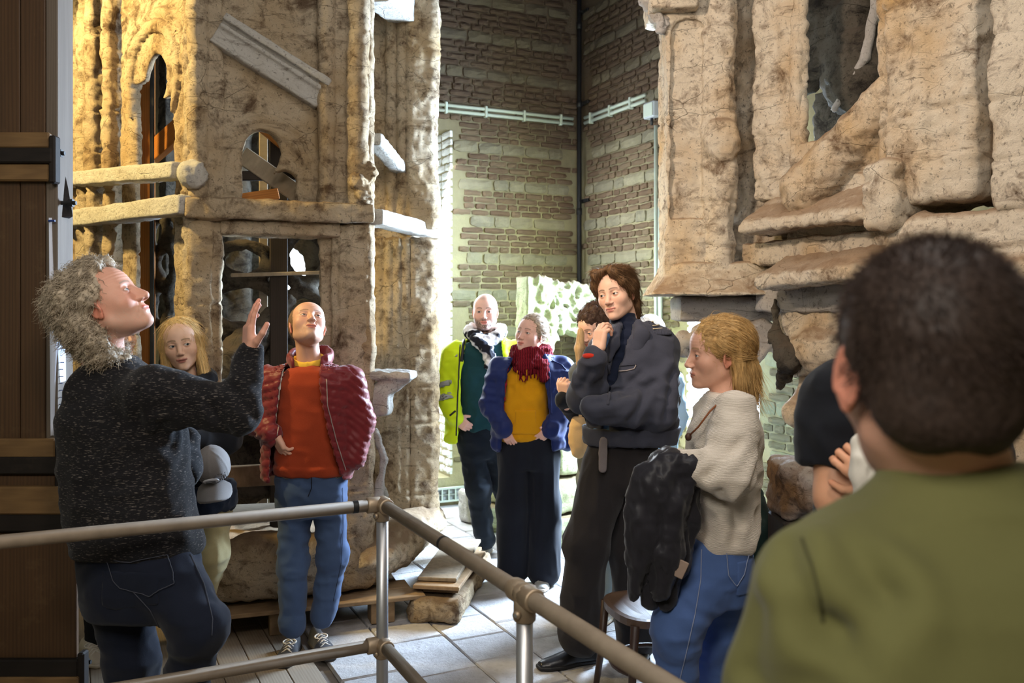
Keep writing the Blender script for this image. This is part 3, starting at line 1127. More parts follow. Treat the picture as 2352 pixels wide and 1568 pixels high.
oblique(FR, 'cross_bar', (852, 498), (1004, 536), 0.045, -0.07, 0.06, PL_W, 1.0)
oblique(FR, 'cornice', (858, -40), (950, 42), 0.11, 0.0, 0.18, PL_W, 2.0, 0.1)
oblique(FR, 'sloping_brace', (860, 318), (955, 428), 0.035, 0.06, 0.16, PL_W, 3.0, 0.1)
cu, cz = FR.uz(862, 862)
slab(FR, 'corbel', lambda P: uni([rbox(P, (0.0, -0.23, cz - .02), (0.16, 0.16, cz + .03), 0.015), cone(P, (0.08, -0.17, cz - .01), (0.08, 0.10, cz - .16), 0.04, 0.07), rbox(P, (0.03, -0.09, cz - .22), (0.14, 0.14, cz - .06), 0.02)], 0.02), (-.06, -.3, cz - .3), (.24, .22, cz + .1), 0.010, PL_W, tower, rough(0.006, False, 4.4, 1.5))
slab(FR, 'tracery_scrap', lambda P: uni([cone(P, (0.05, -0.02, 0.62), (0.10, -0.05, 0.86), 0.03, 0.02), cone(P, (0.10, -0.05, 0.86), (0.06, -0.01, 1.02), 0.02, 0.025), cone(P, (0.07, -0.03, 0.74), (0.16, -0.04, 0.66), 0.02, 0.02)], 0.02), (-.06, -.15, .5), (.25, .12, 1.12), 0.010, PL_W, tower, rough(0.006, False, 4.0, 2))
# carved crocket where lintel meets the corner
slab(FF, 'crocket', lambda P: uni([ell(P, (0.90, -0.02, zl1 + .05), (0.06, 0.07, 0.06)), ell(P, (0.86, -0.04, zl1 + .12), (0.05, 0.05, 0.05)), ell(P, (0.93, 0.0, zl1 + .17), (0.045, 0.05, 0.06))], 0.02), (0.76, -.15, zl1 - .06), (1.05, .12, zl1 + .3), 0.010, PL_T, tower, rough(0.014, False, 6.6, 2.2))

# ---- inside and back of the cast
cen = (FF.P0 + FF.U * 0.47 + FF.N * 1.35)
BK1 = Face(cen[:2] + np.array((0.9, 1.15)), cen[:2] + np.array((-1.2, 1.0)))
for (uu, nm, ww) in ((0.55, 'back_pier', 0.26), (1.45, 'back_pier', 0.3)):
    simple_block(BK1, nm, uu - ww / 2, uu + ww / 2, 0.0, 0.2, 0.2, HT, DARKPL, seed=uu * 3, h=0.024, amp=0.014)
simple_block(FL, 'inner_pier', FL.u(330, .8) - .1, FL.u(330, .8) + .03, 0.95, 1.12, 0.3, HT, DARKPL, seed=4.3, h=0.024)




def dark_backing(P):  # added to close the back and keep the tower's inside dark
    d = rbox(P, (0.42, -0.02, 0.2), (2.9, 0.08, HT), 0.02)
    for (u, z, r) in ((1.02, 2.02, 0.13), (0.62, 1.15, 0.10), (1.62, 2.6, 0.16), (1.45, 1.7, 0.09)):
        q = np.sqrt((P[0] - u) ** 2 + ((P[2] - z) * 0.7) ** 2) - r
        d = smax(d, -q, 0.02)
    return d


slab(BK1, 'dark_backing', dark_backing, (-.4, -.1, .1), (3.0, .2, HT + .1), 0.03, DARKPL, tower, rough(0.02, True, 3.3))


def timber(name, p, q, w, t, mat, parent=None):
    """Squared timber from p to q (world), w wide and t thick."""
    p, q = np.array(p, float), np.array(q, float)
    z = (q - p); L = np.linalg.norm(z); z = z / L
    r = np.array((0, 0, 1.0)) if abs(z[2]) < 0.8 else FF.U
    y = np.cross(z, r); y /= np.linalg.norm(y)
    x = np.cross(y, z)
    M = Matrix(((x[0], y[0], z[0], (p[0] + q[0]) / 2), (x[1], y[1], z[1], (p[1] + q[1]) / 2), (x[2], y[2], z[2], (p[2] + q[2]) / 2), (0, 0, 0, 1)))
    m = MB().box((0, 0, 0), (w / 2, t / 2, L / 2), bev=0.004)
    o = m.build(name, mat, parent)
    o.matrix_local = M
    return o


def inw(face, px, py, w):
    u, z = face.uz(px, py, w)
    return face.P0 + face.U * u + face.N * w + np.array((0, 0, z))


timber('timber_post', inw(FF, 640, 1150, 0.55) * (1, 1, 0) + (0, 0, 0.4), inw(FF, 640, 300, 0.55) * (1, 1, 0) + (0, 0, 3.7), 0.10, 0.07, OAKD, tower)
timber('timber_post', inw(FF, 605, 900, 0.75) * (1, 1, 0) + (0, 0, 0.4), inw(FF, 605, 300, 0.75) * (1, 1, 0) + (0, 0, 3.7), 0.05, 0.05, GREYB, tower)
timber('timber_post', inw(FL, 333, 300, 0.35) * (1, 1, 0) + (0, 0, 0.5), inw(FL, 333, 300, 0.35) * (1, 1, 0) + (0, 0, 3.7), 0.12, 0.08, ORANGEW, tower)
timber('iron_strut', inw(FL, 349, 300, 0.30) * (1, 1, 0) + (0, 0, 0.5), inw(FL, 349, 300, 0.30) * (1, 1, 0) + (0, 0, 3.6), 0.025, 0.03, BLACK, tower)
timber('timber_brace', inw(FL, 352, 350, 0.4), inw(FL, 420, 290, 0.4), 0.14, 0.05, ORANGEW, tower)
timber('timber_rail', inw(FF, 540, 404, 0.3), inw(FF, 700, 404, 0.3), 0.05, 0.05, OAKD, tower)
timber('timber_rail', inw(FF, 530, 632, 0.5), inw(FF, 740, 626, 0.5), 0.022, 0.022, GREYB, tower)
timber('slanting_board', inw(FF, 555, 355, 0.28), inw(FF, 690, 450, 0.28), 0.10, 0.03, GREYB, tower)
timber('slanting_board', inw(FF, 540, 460, 0.24), inw(FF, 640, 445, 0.24), 0.06, 0.05, ORANGEW, tower)
timber('slanting_board', inw(FF, 600, 280, 0.5), inw(FF, 660, 330, 0.5), 0.10, 0.04, ORANGEW, tower)
# broken window tracery hanging inside: looping ribs
RT = random.Random(5)


def tracery(name, cx, cy, w, rings, mat, seed, face=FF, thick=0.035):
    ribs = []
    for (px, py, rx, rz) in rings:
        u, z = face.uz(px, py, w)
        ribs.append((u, z, rx, rz))
    us = [r[0] for r in ribs]; zs = [r[1] for r in ribs]; mr = max(max(r[2:]) for r in ribs) + 0.08
    def fn(P):
        ds = []
        for (u, z, rx, rz) in ribs:
            q = np.sqrt(((P[0] - u) / rx) ** 2 + ((P[2] - z) / rz) ** 2) - 1
            q = q * min(rx, rz)
            ds.append(np.sqrt(q * q + ((P[1] - w)) ** 2) - thick)
        return uni(ds, 0.03)
    return slab(face, name, fn, (min(us) - mr, w - .1, min(zs) - mr), (max(us) + mr, w + .1, max(zs) + mr), 0.016, mat, tower, rough(0.01, False, seed, 1.5))


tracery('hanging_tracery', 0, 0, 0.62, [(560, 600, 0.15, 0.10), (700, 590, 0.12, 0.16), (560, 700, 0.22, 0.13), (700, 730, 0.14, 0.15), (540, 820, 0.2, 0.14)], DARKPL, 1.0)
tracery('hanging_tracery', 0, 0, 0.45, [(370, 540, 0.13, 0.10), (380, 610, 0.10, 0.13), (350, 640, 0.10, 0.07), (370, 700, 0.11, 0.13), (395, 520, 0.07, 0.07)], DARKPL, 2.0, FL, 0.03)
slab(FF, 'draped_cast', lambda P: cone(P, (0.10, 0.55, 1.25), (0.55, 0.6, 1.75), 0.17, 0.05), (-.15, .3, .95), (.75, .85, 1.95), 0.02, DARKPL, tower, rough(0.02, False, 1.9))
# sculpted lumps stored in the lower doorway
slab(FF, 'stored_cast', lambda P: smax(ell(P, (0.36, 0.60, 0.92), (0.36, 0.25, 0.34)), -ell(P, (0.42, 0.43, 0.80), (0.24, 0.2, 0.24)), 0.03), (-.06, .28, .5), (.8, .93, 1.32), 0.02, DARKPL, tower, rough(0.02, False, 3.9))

# ---- plinth and pallet
slab(FF, 'plinth', lambda P: uni([rbox(P, (-0.08, 0.0, 0.175), (0.98, 1.2, 0.42), 0.04), ell(P, (0.45, 0.03, 0.36), (0.42, 0.10, 0.17))], 0.05), (-.85, -.16, .1), (1.05, 1.3, .6), 0.022, PL_T, tower, rough(0.018, False, 5.7))
slab(FR, 'plinth', lambda P: uni([ell(P, (0.42, -0.01, 0.33), (0.50, 0.19, 0.145)), ell(P, (0.95, 0.0, 0.30), (0.42, 0.18, 0.11)), rbox(P, (0.0, 0.0, 0.175), (1.3, 0.25, 0.31), 0.05)], 0.06), (-.15, -.32, .1), (1.5, .34, .75), 0.02, PL_T, tower, rough(0.02, False, 6.7))

pallet = thing('pallet', 'low wooden pallet of worn boards under the plaster tower', 'pallet')


def fboard(face, name, u0, u1, w0, w1, z0, z1, mat, parent, tilt=0.0):
    m = MB().box((0, 0, 0), ((u1 - u0) / 2, (w1 - w0) / 2, (z1 - z0) / 2), bev=0.004)
    o = m.build(name, mat, parent)
    o.matrix_local = face.M @ Matrix.Translation(((u0 + u1) / 2, (w0 + w1) / 2, (z0 + z1) / 2)) @ Matrix.Rotation(tilt, 4, 'Y')
    return o


for k in range(9):
    fboard(FF, 'deck_board', -0.10 + 0.01 * (k % 3), 1.22 - 0.05 * (k % 4), -0.11 + k * 0.165, 0.04 + k * 0.165, 0.125, 0.148, PALE, pallet)
for (uu) in (-0.08, 0.40, 0.93):
    for ww in (-0.06, 0.55, 1.2):
        fboard(FF, 'foot_block', uu, uu + 0.13, ww, ww + 0.12, 0.0, 0.125, PALE, pallet)

# boards inside the doorway and scraps piled beside the pallet
def loose_board(label, p, q, w, t, mat, cat='board', name='loose_board', group=None):
    o = timber(name, p, q, w, t, mat)
    return tag(o, label, cat, group)


loose_board('pale wide plank lying in the tower doorway behind the jeans', FF.P0 + FF.U * 0.20 + FF.N * 0.20 + np.array((0, 0, 0.60)), FF.P0 + FF.U * 0.70 + FF.N * 0.24 + np.array((0, 0, 0.58)), 0.03, 0.30, GREYB)
loose_board('greenish brown beam lying across the tower doorway', FF.P0 + FF.U * 0.18 + FF.N * 0.12 + np.array((0, 0, 0.81)), FF.P0 + FF.U * 0.66 + FF.N * 0.12 + np.array((0, 0, 0.81)), 0.11, 0.06, PALE)
scr = [((0.12, -0.345, 0.205), (0.95, -0.33, 0.212), 0.022, 0.22, GREYB, 'topmost grey board of the scrap stack by the tower base'),
       ((0.05, -0.355, 0.180), (0.80, -0.37, 0.178), 0.022, 0.26, PALE, 'brown board under the topmost one in the scrap stack'),
       ((0.10, -0.37, 0.153), (0.98, -0.34, 0.153), 0.024, 0.20, PALE, 'thin board halfway up the scrap stack by the tower')]
for (p, q, th, wd, mt, lb) in scr:
    P_ = [FR.P0 + FR.U * v[0] + FR.N * v[1] + np.array((0, 0, v[2])) for v in (p, q)]
    loose_board(lb, P_[0], P_[1], th, wd, mt)
o = slab(FR, 'stone_slab', lambda P: uni([rbox(P, (0.0, -0.50, 0.0), (1.0, -0.22, 0.13), 0.03), rbox(P, (0.05, -0.46, 0.0), (1.1, -0.2, 0.10), 0.03)], 0.02), (-.08, -.6, -.02), (1.2, -.12, .2), 0.018, PL_T, None, rough(0.016, False, 8.0))
tag(o, 'rough brown stone slab under the scrap boards beside the pallet', 'stone')
# ------------------------------------------------------------------ hanging plaster facade on the right
PL_F = m_plaster('golden_facade_plaster', srgb(236, 222, 200), srgb(212, 172, 116), srgb(106, 76, 50), srgb(168, 138, 110), 0.515, 0.56)
PL_G = m_plaster('grey_cast_plaster', srgb(206, 200, 194), srgb(178, 166, 152), srgb(120, 104, 88), srgb(180, 166, 150), 0.64, 0.6)
FP = Face(tuple(at(1528, 715, 4.72)[:2]), tuple(at(1692, 715, 4.70)[:2]))      # corner pier, almost square to the viewer
FM = Face(tuple(at(1690, 715, 4.78)[:2]), tuple((at(1690, 715, 4.78) + np.array((E2.x, E2.y, 0)) * 1.9)[:2]))
facade = thing('plaster_facade', 'huge golden plaster cast of a gothic window bay, hung high on the right', 'plaster model')


def fslab(face, name, fn, lo, hi, h, mat=PL_F, disp=None):
    V, F = nets(fn, lo, hi, h)
    if disp is not None: V = puff(V, F, disp)
    o = link(name, mesh_np(name, V, F), mat, facade)
    o.matrix_local = face.M
    return o


def fblock(face, name, px0, px1, py0, py1, w0, w1, seed=0.0, amp=0.012, r=0.02, mat=PL_F, joints=True, wref=0.0, h=0.014):
    u0, u1 = face.u(px0, wref), face.u(px1, wref)
    xm = (px0 + px1) / 2
    z1, z0 = face.z(xm, py0, wref), face.z(xm, py1, wref)
    return fslab(face, name, lambda P: rbox(P, (u0, w0, z0), (u1, w1, z1), r), (u0 - .05, w0 - .05, z0 - .05), (u1 + .05, w1 + .05, z1 + .05), h, mat, rough(amp, joints, seed))


ZT = 3.62
# corner pier with an arch-headed sunk panel and a half-round shaft beside it
pz0 = FP.z(1600, 640)


def pier(P):
    u = lambda px: FP.u(px)
    d = rbox(P, (u(1530), 0.0, pz0 - .02), (u(1692), 0.34, ZT), 0.015)
    zc = FP.z(1575, 75)
    q = np.where(P[2] > zc, np.sqrt((P[0] - u(1578)) ** 2 + (P[2] - zc) ** 2), np.abs(P[0] - u(1578))) - 0.085
    q = np.maximum(q, FP.z(1575, 500) - P[2])
    d = smax(d, -np.maximum(q, P[1] - 0.035), 0.008)
    sh = np.sqrt((P[0] - u(1655)) ** 2 + (P[1] - 0.02) ** 2) - 0.075
    sh = np.maximum(sh, pz0 - P[2])
    lump = ell(P, (u(1655), -0.03, FP.z(1655, 325)), (0.085, 0.075, 0.13))
    return uni([d, np.maximum(sh, P[2] - ZT), lump], 0.015)


fslab(FP, 'corner_pier', pier, (-.06, -.18, pz0 - .06), (FP.L + .06, .4, ZT + .04), 0.011, PL_F, rough(0.013, True, 1.4))
fblock(FP, 'cornice', 1490, 1600, -60, 30, -0.10, 0.3, 2.0, 0.01)
fslab(FP, 'torn_edge', lambda P: uni([ell(P, (FP.u(1510), .02, FP.z(1510, 20)), (.05, .06, .07)), ell(P, (FP.u(1522), .0, FP.z(1515, 55)), (.035, .05, .06)), ell(P, (FP.u(1492), .02, FP.z(1490, 0)), (.05, .05, .05))], .02), (-.25, -.12, 3.0), (.1, .15, 3.6), .010, PL_G, rough(.02, False, 3, 2))


# flared, dust covered base under the pier
def base(P):
    za, zb = FP.z(1600, 678), FP.z(1600, 612)
    t = np.clip((P[2] - za) / (zb - za), 0, 1)
    k = 0.10 * (1 - t) ** 1.4
    c = (FP.u(1480) + FP.u(1838)) / 2
    hw = (FP.u(1838) - FP.u(1480)) / 2
    x = np.abs(P[0] - c) - (hw - 0.125 + k)
    y0 = -0.05 - k
    d = np.maximum(np.maximum(x, y0 - P[1]), P[1] - 0.5)
    ch = (np.abs(P[0] - c) - (hw - 0.125 + k) - (P[1] - y0) + 0.06) * 0.707
    d = np.maximum(d, ch)
    return smax(d * 0.8, np.maximum(za - P[2], P[2] - zb - 0.02), 0.01)


fslab(FP, 'pier_base', base, (-.2, -.25, 1.72), (.95, .55, 1.98), 0.012, PL_F, rough(0.008, False, 2.2))
fblock(FP, 'abacus', 1562, 1845, 680, 738, 0.0, 0.42, 3.1, 0.004, 0.02, PL_G, False)


# foliage capital: lobed leaves under the abacus
def capital(P):
    ds = []
    R = random.Random(8)
    zc = FP.z(1680, 770)
    for k in range(12):
        u = FP.u(1572 + 20 * k)
        z = zc + R.uniform(-.05, .05)
        w = 0.02 + R.uniform(-.02, .03)
        ds.append(ell(P, (u, w, z), (0.04 + R.uniform(0, .03), 0.05, 0.03 + R.uniform(0, .03))))
        ds.append(np.sqrt((np.sqrt((P[0] - u) ** 2 + (P[2] - z + .03) ** 2) - 0.045) ** 2 + (P[1] - w + 0.02) ** 2) - 0.016)
    ds.append(cone(P, (FP.u(1775), 0.0, zc + .04), (FP.u(1722), 0.03, FP.z(1722, 858)), 0.022, 0.012))
    ds.append(cone(P, (FP.u(1790), -0.02, zc + .03), (FP.u(1740), 0.02, FP.z(1740, 830)), 0.02, 0.02))
    ds.append(cone(P, (FP.u(1690), 0.12, zc + .04), (FP.u(1690), 0.14, FP.z(1690, 880)), 0.13, 0.03))
    return uni(ds, 0.018)


fslab(FP, 'leaf_capital', capital, (.0, -.12, 1.3), (.72, .32, 1.72), 0.009, PL_G, rough(0.005, False, 5.0, 2))
# curling leaf and its shadow modelled as one dark shape, and the lumps below
sx = FM.u(1800)
fslab(FM, 'leaf_and_shadow', lambda P: uni([chain(P, [(FM.u(1790), -.03, FM.z(1790, 690)), (FM.u(1800), -.05, FM.z(1800, 770)), (FM.u(1830), -.05, FM.z(1830, 820)), (FM.u(1800), -.02, FM.z(1800, 880))], [.018, .034, .060, .034], .03)], .02), (-.1, -.22, 1.1), (.5, .15, 1.85), .012, DARKPL, rough(.020, False, 4.4, 1.6))
fslab(FM, 'worn_console', lambda P: uni([rbox(P, (FM.u(1780), .0, FM.z(1850, 868)), (FM.u(2050), .5, FM.z(1850, 690)), .04), ell(P, (FM.u(1880), .02, FM.z(1880, 800)), (.2, .10, .10))], .05), (-.05, -.2, 1.2), (1.2, .6, 1.9), .018, PL_F, rough(.016, True, 6.1))
fslab(FM, 'hanging_scroll', lambda P: uni([chain(P, [(FM.u(1828), .05, FM.z(1828, 872)), (FM.u(1835), .04, FM.z(1835, 905)), (FM.u(1845), .0, FM.z(1840, 950))], [.03, .035, .075], .02), ell(P, (FM.u(1850), .02, FM.z(1850, 950)), (.13, .10, .075)), rbox(P, (FM.u(1830), .02, FM.z(1860, 985)), (FM.u(1960), .3, FM.z(1860, 870)), .04)], .03), (-.05, -.2, .95), (.95, .4, 1.65), .013, PL_F, rough(.012, False, 7.2))


# main bay: shafts either side of a deep opening, sloping dusty sills below
def fshaft(name, pxs, py0, py1, w, back, seed, wd=0.0):
    u = [(FM.u(a, wd), FM.u(b, wd), c) for (a, b, c) in pxs]
    xm = (pxs[0][0] + pxs[-1][1]) / 2
    z0, z1 = FM.z(xm, py1, wd), min(ZT, FM.z(xm, py0, wd))
    def fn(P):
        ds = []
        for (a, b, c) in u:
            ds.append(rbox(P, (a, c, z0), (b, back, z1), 0.035))
        return uni(ds, 0.012)
    return fslab(FM, name, fn, (min(a for a, b, c in u) - .05, w - .06, z0 - .04), (max(b for a, b, c in u) + .05, back + .04, z1 + .04), 0.013, PL_F, rough(0.014, True, seed))


fslab(FM, 'recess_panel', lambda P: rbox(P, (-0.42, 0.12, FM.z(1700, 690)), (0.26, 0.22, ZT), 0.02), (-.5, .0, 1.65), (.34, .3, ZT + .05), 0.014, PL_F, rough(0.012, True, 2.7))
fshaft('mullion', [(1724, 1772, 0.0), (1768, 1800, 0.02), (1796, 1822, 0.05)], -60, 462, 0.0, 0.12, 3.5)


def opening(P):
    u0, u1 = FM.u(1812), FM.u(2040)
    d = rbox(P, (u0 - .05, 0.04, FM.z(1920, 470)), (u1 + .06, 0.11, ZT), 0.02)
    # the hole: straight left side, a sagging curve on the right
    e = FM.uz(2040, 110)
    b = FM.uz(1835, 325)
    x0 = FM.u(1818)
    q = np.maximum(x0 - P[0], b[1] - P[2])
    uu = np.array([FM.u(p) for p in (1815, 1835, 1880, 1925, 1975, 2005, 2022, 2045)])
    zz = np.array([FM.z(p, y) for p, y in ((1815, 326), (1835, 322), (1880, 318), (1925, 290), (1975, 235), (2005, 180), (2022, 110), (2045, -60))])
    floor_ = np.interp(P[0], uu, zz)
    q = np.maximum(q, (floor_ - P[2]) * 0.75)
    q = np.maximum(q, P[0] - FM.u(2040))
    d = smax(d, -q, 0.02)
    # a drape of dusty plaster sweeping from the sill up to the right pier
    dr = cone(P, (FM.u(1860), -0.02, FM.z(1860, 440)), (FM.u(2050), 0.02, FM.z(2050, 200)), 0.13, 0.09)
    dr = np.maximum(dr, (floor_ - 0.0 - P[2]) * -0.75)
    return smin(d, dr, 0.05)


fslab(FM, 'window_panel', opening, (FM.u(1812) - .12, -.16, FM.z(1920, 470) - .05), (FM.u(2040) + .12, .36, ZT + .04), 0.013, PL_F, rough(0.012, False, 4.4))
# what is seen through it
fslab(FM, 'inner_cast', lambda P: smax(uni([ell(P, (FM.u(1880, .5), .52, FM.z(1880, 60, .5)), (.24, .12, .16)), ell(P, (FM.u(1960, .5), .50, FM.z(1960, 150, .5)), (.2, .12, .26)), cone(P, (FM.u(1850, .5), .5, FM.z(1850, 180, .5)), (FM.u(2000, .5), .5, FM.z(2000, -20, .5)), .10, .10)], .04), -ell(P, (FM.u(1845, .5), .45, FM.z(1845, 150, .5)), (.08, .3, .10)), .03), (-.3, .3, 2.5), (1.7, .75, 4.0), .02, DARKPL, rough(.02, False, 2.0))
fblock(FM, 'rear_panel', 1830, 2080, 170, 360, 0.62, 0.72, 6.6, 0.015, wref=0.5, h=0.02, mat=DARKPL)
fslab(FM, 'rear_rib', lambda P: chain(P, [(FM.u(1910, .4), .42, FM.z(1910, 250, .4)), (FM.u(1980, .4), .42, FM.z(1980, 130, .4)), (FM.u(2020, .4), .42, FM.z(2020, -60, .4))], [.02, .025, .03], .02), (.2, .3, 2.2), (1.5, .55, 4.0), .014, PL_G, rough(.006, False, 1.0))


def sill(name, pa, pb, th, out, drop, seed, back=0.3):
    """A projecting ledge from photo points pa to pb (its front edge), with a sloping top."""
    A, B = FM.uz(*pa, -out), FM.uz(*pb, -out)
    dx, dz = B[0] - A[0], B[1] - A[1]
    L = math.hypot(dx, dz)
    def fn(P):
        s = ((P[0] - A[0]) * dx + (P[2] - A[1]) * dz) / L
        n = (-(P[0] - A[0]) * dz + (P[2] - A[1]) * dx) / L
        top = n - np.clip((P[1] + out) / (out + 0.04), 0, 1) * drop
        d = np.maximum(np.maximum(-s, s - L), np.maximum(-out - P[1], P[1] - back))
        d = smax(d, np.maximum(-th - n, top) * 0.85, 0.02)
        return d
    return fslab(FM, name, fn, (min(A[0], B[0]) - .1, -out - .05, min(A[1], B[1]) - th - .1), (max(A[0], B[0]) + .1, back + .05, max(A[1], B[1]) + drop + .1), 0.013, PL_F, rough(0.010, False, seed))


sill('upper_sill', (1695, 512), (2055, 466), 0.055, 0.16, 0.13, 1.1)
fblock(FM, 'string_course', 1705, 2060, 540, 600, -0.02, 0.3, 5.3, 0.010, 0.02)
sill('lower_sill', (1735, 632), (2130, 590), 0.065, 0.20, 0.12, 2.1)
fblock(FM, 'lower_wall', 1735, 2300, 640, 720, -0.02, 0.4, 6.2, 0.012, 0.03, PL_G, wref=0.0)
fblock(FM, 'sill_wall', 1800, 2045, 400, 545, 0.02, 0.28, 4.8, 0.012)
fshaft('right_pier', [(2030, 2068, -0.06), (2062, 2168, -0.10), (2160, 2262, -0.07)], -60, 470, -0.1, 0.3, 7.9)
fblock(FM, 'broken_block', 2046, 2110, 372, 528, -0.17, 0.1, 8.4, 0.018, 0.03)
fblock(FM, 'groove_wall', 2255, 2320, -60, 460, 0.10, 0.25, 9.0, 0.012)
fshaft('far_pier', [(2308, 2420, -0.10), (2410, 2560, -0.06)], -60, 480, -0.1, 0.3, 5.6)
fslab(FM, 'lower_mass', lambda P: uni([rbox(P, (FM.u(2060), -0.10, 1.75), (FM.u(2640), 0.5, FM.z(2200, 490)), 0.06), rbox(P, (FM.u(2110), -0.16, 1.62), (FM.u(2640), 0.5, 1.88), 0.05)], 0.05), (FM.u(2050) - .1, -.3, 1.5), (FM.u(2640) + .1, .6, 2.4), 0.02, PL_F, rough(0.016, True, 3.0))
fslab(FM, 'support_pier', lambda P: rbox(P, (FM.u(2000), 0.05, 0.0), (FM.u(2500), 0.55, 1.75), 0.04), (FM.u(2000) - .1, -.05, -.02), (FM.u(2500) + .1, .65, 1.9), 0.025, PL_F, rough(0.016, True, 4.0))
# ------------------------------------------------------------------ tubular guard railing round the visitors
GALV = NT('galvanised_tube')
GALV.b.inputs['Base Color'].default_value = (0.40, 0.38, 0.36, 1)
_n = GALV.noise(18, 5, 0.6)
GALV = GALV.done(GALV.mix(_n, srgb(118, 104, 88), srgb(160, 146, 128)), GALV.ramp(_n, 0.2, 0.9, (0.55,) * 3, (0.78,) * 3), GALV.bump(GALV.noise(60, 4), 0.14, 0.002), 0.35, 0.35)
POSTM = m_plain('bright_galvanised_post', srgb(184, 186, 190), 0.40, 0.85, amt=0.06, bump=0.04)
FITM = m_plain('cast_rail_fitting', srgb(168, 150, 128), 0.52, 0.7, amt=0.12, bump=0.15, bs=60)
RAILZ, LOWZ, TR = 1.0, 0.50, 0.0215
K = at(878, 715, 3.18); K[2] = 0
rl = -np.array((E1.x, E1.y, 0)) * 1.0
rr = np.array((E2.x, E2.y, 0))
rail = thing('guard_railing', 'tubular metal guard railing with cast joints in front of the visitors', 'railing')
LEFTN, RIGHTN = 2.9, 2.35
for z in (RAILZ, LOWZ):
    MB().tube([K + rl * 0.02 + (0, 0, z), K + rl * LEFTN + (0, 0, z)], TR, 20).build('rail_tube', GALV, rail, True)
    MB().tube([K + rr * 0.02 + (0, 0, z), K + rr * RIGHTN + (0, 0, z)], TR, 20).build('rail_tube', GALV, rail, True)
S2 = 1.13
posts = [K, K + rr * S2, K + rr * 2.2, K + rl * 2.7]
for p in posts:
    MB().tube([p + (0, 0, 0), p + (0, 0, RAILZ - 0.01)], TR * 0.98, 20).build('post', POSTM, rail, True)
    MB().tube([p + (0, 0, 0.0), p + (0, 0, 0.008), p + (0, 0, 0.03)], [0.055, 0.055, 0.03], 20).build('post_foot', FITM, rail, True)


def fitting(p, z, dirs, drop):
    m = MB()
    for d in dirs:
        d = np.array(d)
        c = p + (0, 0, z)
        m.tube([c - d * 0.012, c + d * 0.052, c + d * 0.056, c + d * 0.0575], [0.0285, 0.0285, 0.0278, 0.023], 20)
    m.tube([p + (0, 0, z + 0.02), p + (0, 0, z - drop), p + (0, 0, z - drop - .004)], [0.0275, 0.0275, 0.024], 20)
    m.sphere(p + (0, 0, z), 0.030, 16, 10)
    o = m.build('rail_fitting', FITM, rail, True)
    a = -np.array(E2) * 0.5 - np.array(E1) * 0.6
    a = np.array((-0.62, -0.78, 0.0))
    MB().tube([p + (0, 0, z - drop + .018) + a * 0.022, p + (0, 0, z - drop + .018) + a * 0.036], [0.011, 0.010], 12).build('screw_boss', FITM, o, True)
    MB().tube([p + (0, 0, z - drop + .018) + a * 0.034, p + (0, 0, z - drop + .018) + a * 0.0372], [0.005, 0.005], 6).build('set_screw', POSTM, o)


fitting(K, RAILZ, (rl, rr), 0.055)
fitting(K, LOWZ, (rl, rr), 0.045)
fitting(posts[1], RAILZ, (rr, -rr), 0.060)
fitting(posts[1], LOWZ, (rr, -rr), 0.045)
fitting(posts[2], RAILZ, (rr, -rr), 0.060)
fitting(posts[3], RAILZ, (rl, -rl), 0.060)
for (d, s, ln) in ((rl, 0.10, 0.02), (rr, 0.60, 0.016), (rl, 1.32, 0.008)):
    c = K + d * s + (0, 0, RAILZ)
    MB().tube([c - d * ln * 0.5, c + d * ln * 0.5], TR + 0.0008, 20, False).build('black_tape_mark', BLACK, rail, True)

# ------------------------------------------------------------------ tall dark timber panel on the left
PANEL = m_wood('dark_stained_panel', srgb(90, 64, 40), srgb(52, 37, 24), (26, 26, 1.3), 0.55, srgb(104, 84, 58), 0.35)
BATT = m_wood('brown_batten', srgb(134, 104, 66), srgb(84, 62, 38), (2.0, 34, 34), 0.6, srgb(128, 104, 74), 0.35)
BLKW = m_wood('black_stained_batten', srgb(38, 32, 28), srgb(22, 18, 16), (2.0, 34, 34), 0.7, srgb(70, 60, 48))
EDGEW = m_wood('grey_edge_board', srgb(120, 108, 96), srgb(84, 74, 66), (34, 34, 1.5), 0.7)
DC = 3.34
panel = thing('timber_panel', 'tall dark stained timber panel with bolted battens at the left edge', 'panel')
xr = at(104, 715, DC)[0]
x = xr
for k, wd in enumerate((0.095, 0.085, 0.16, 0.15)):
    MB().box((x - wd / 2 + .0, DC + 0.02, 1.8), (wd / 2 - 0.0012, 0.02, 1.8), bev=0.003).build('plank', PANEL, panel)
    x -= wd
MB().box((xr + 0.024, DC + 0.06, 1.8), (0.022, 0.06, 1.8), bev=0.003).build('edge_board', EDGEW, panel)


def batten(y0, y1, px1, mat, out=0.03, name='batten', px0=-200):
    a, b = at(px0, y1, DC - out), at(px1, y0, DC - out)
    return MB().box(((a[0] + b[0]) / 2, DC - out / 2, (a[2] + b[2]) / 2), ((b[0] - a[0]) / 2, out / 2, (b[2] - a[2]) / 2), bev=0.006).build(name, mat, panel)


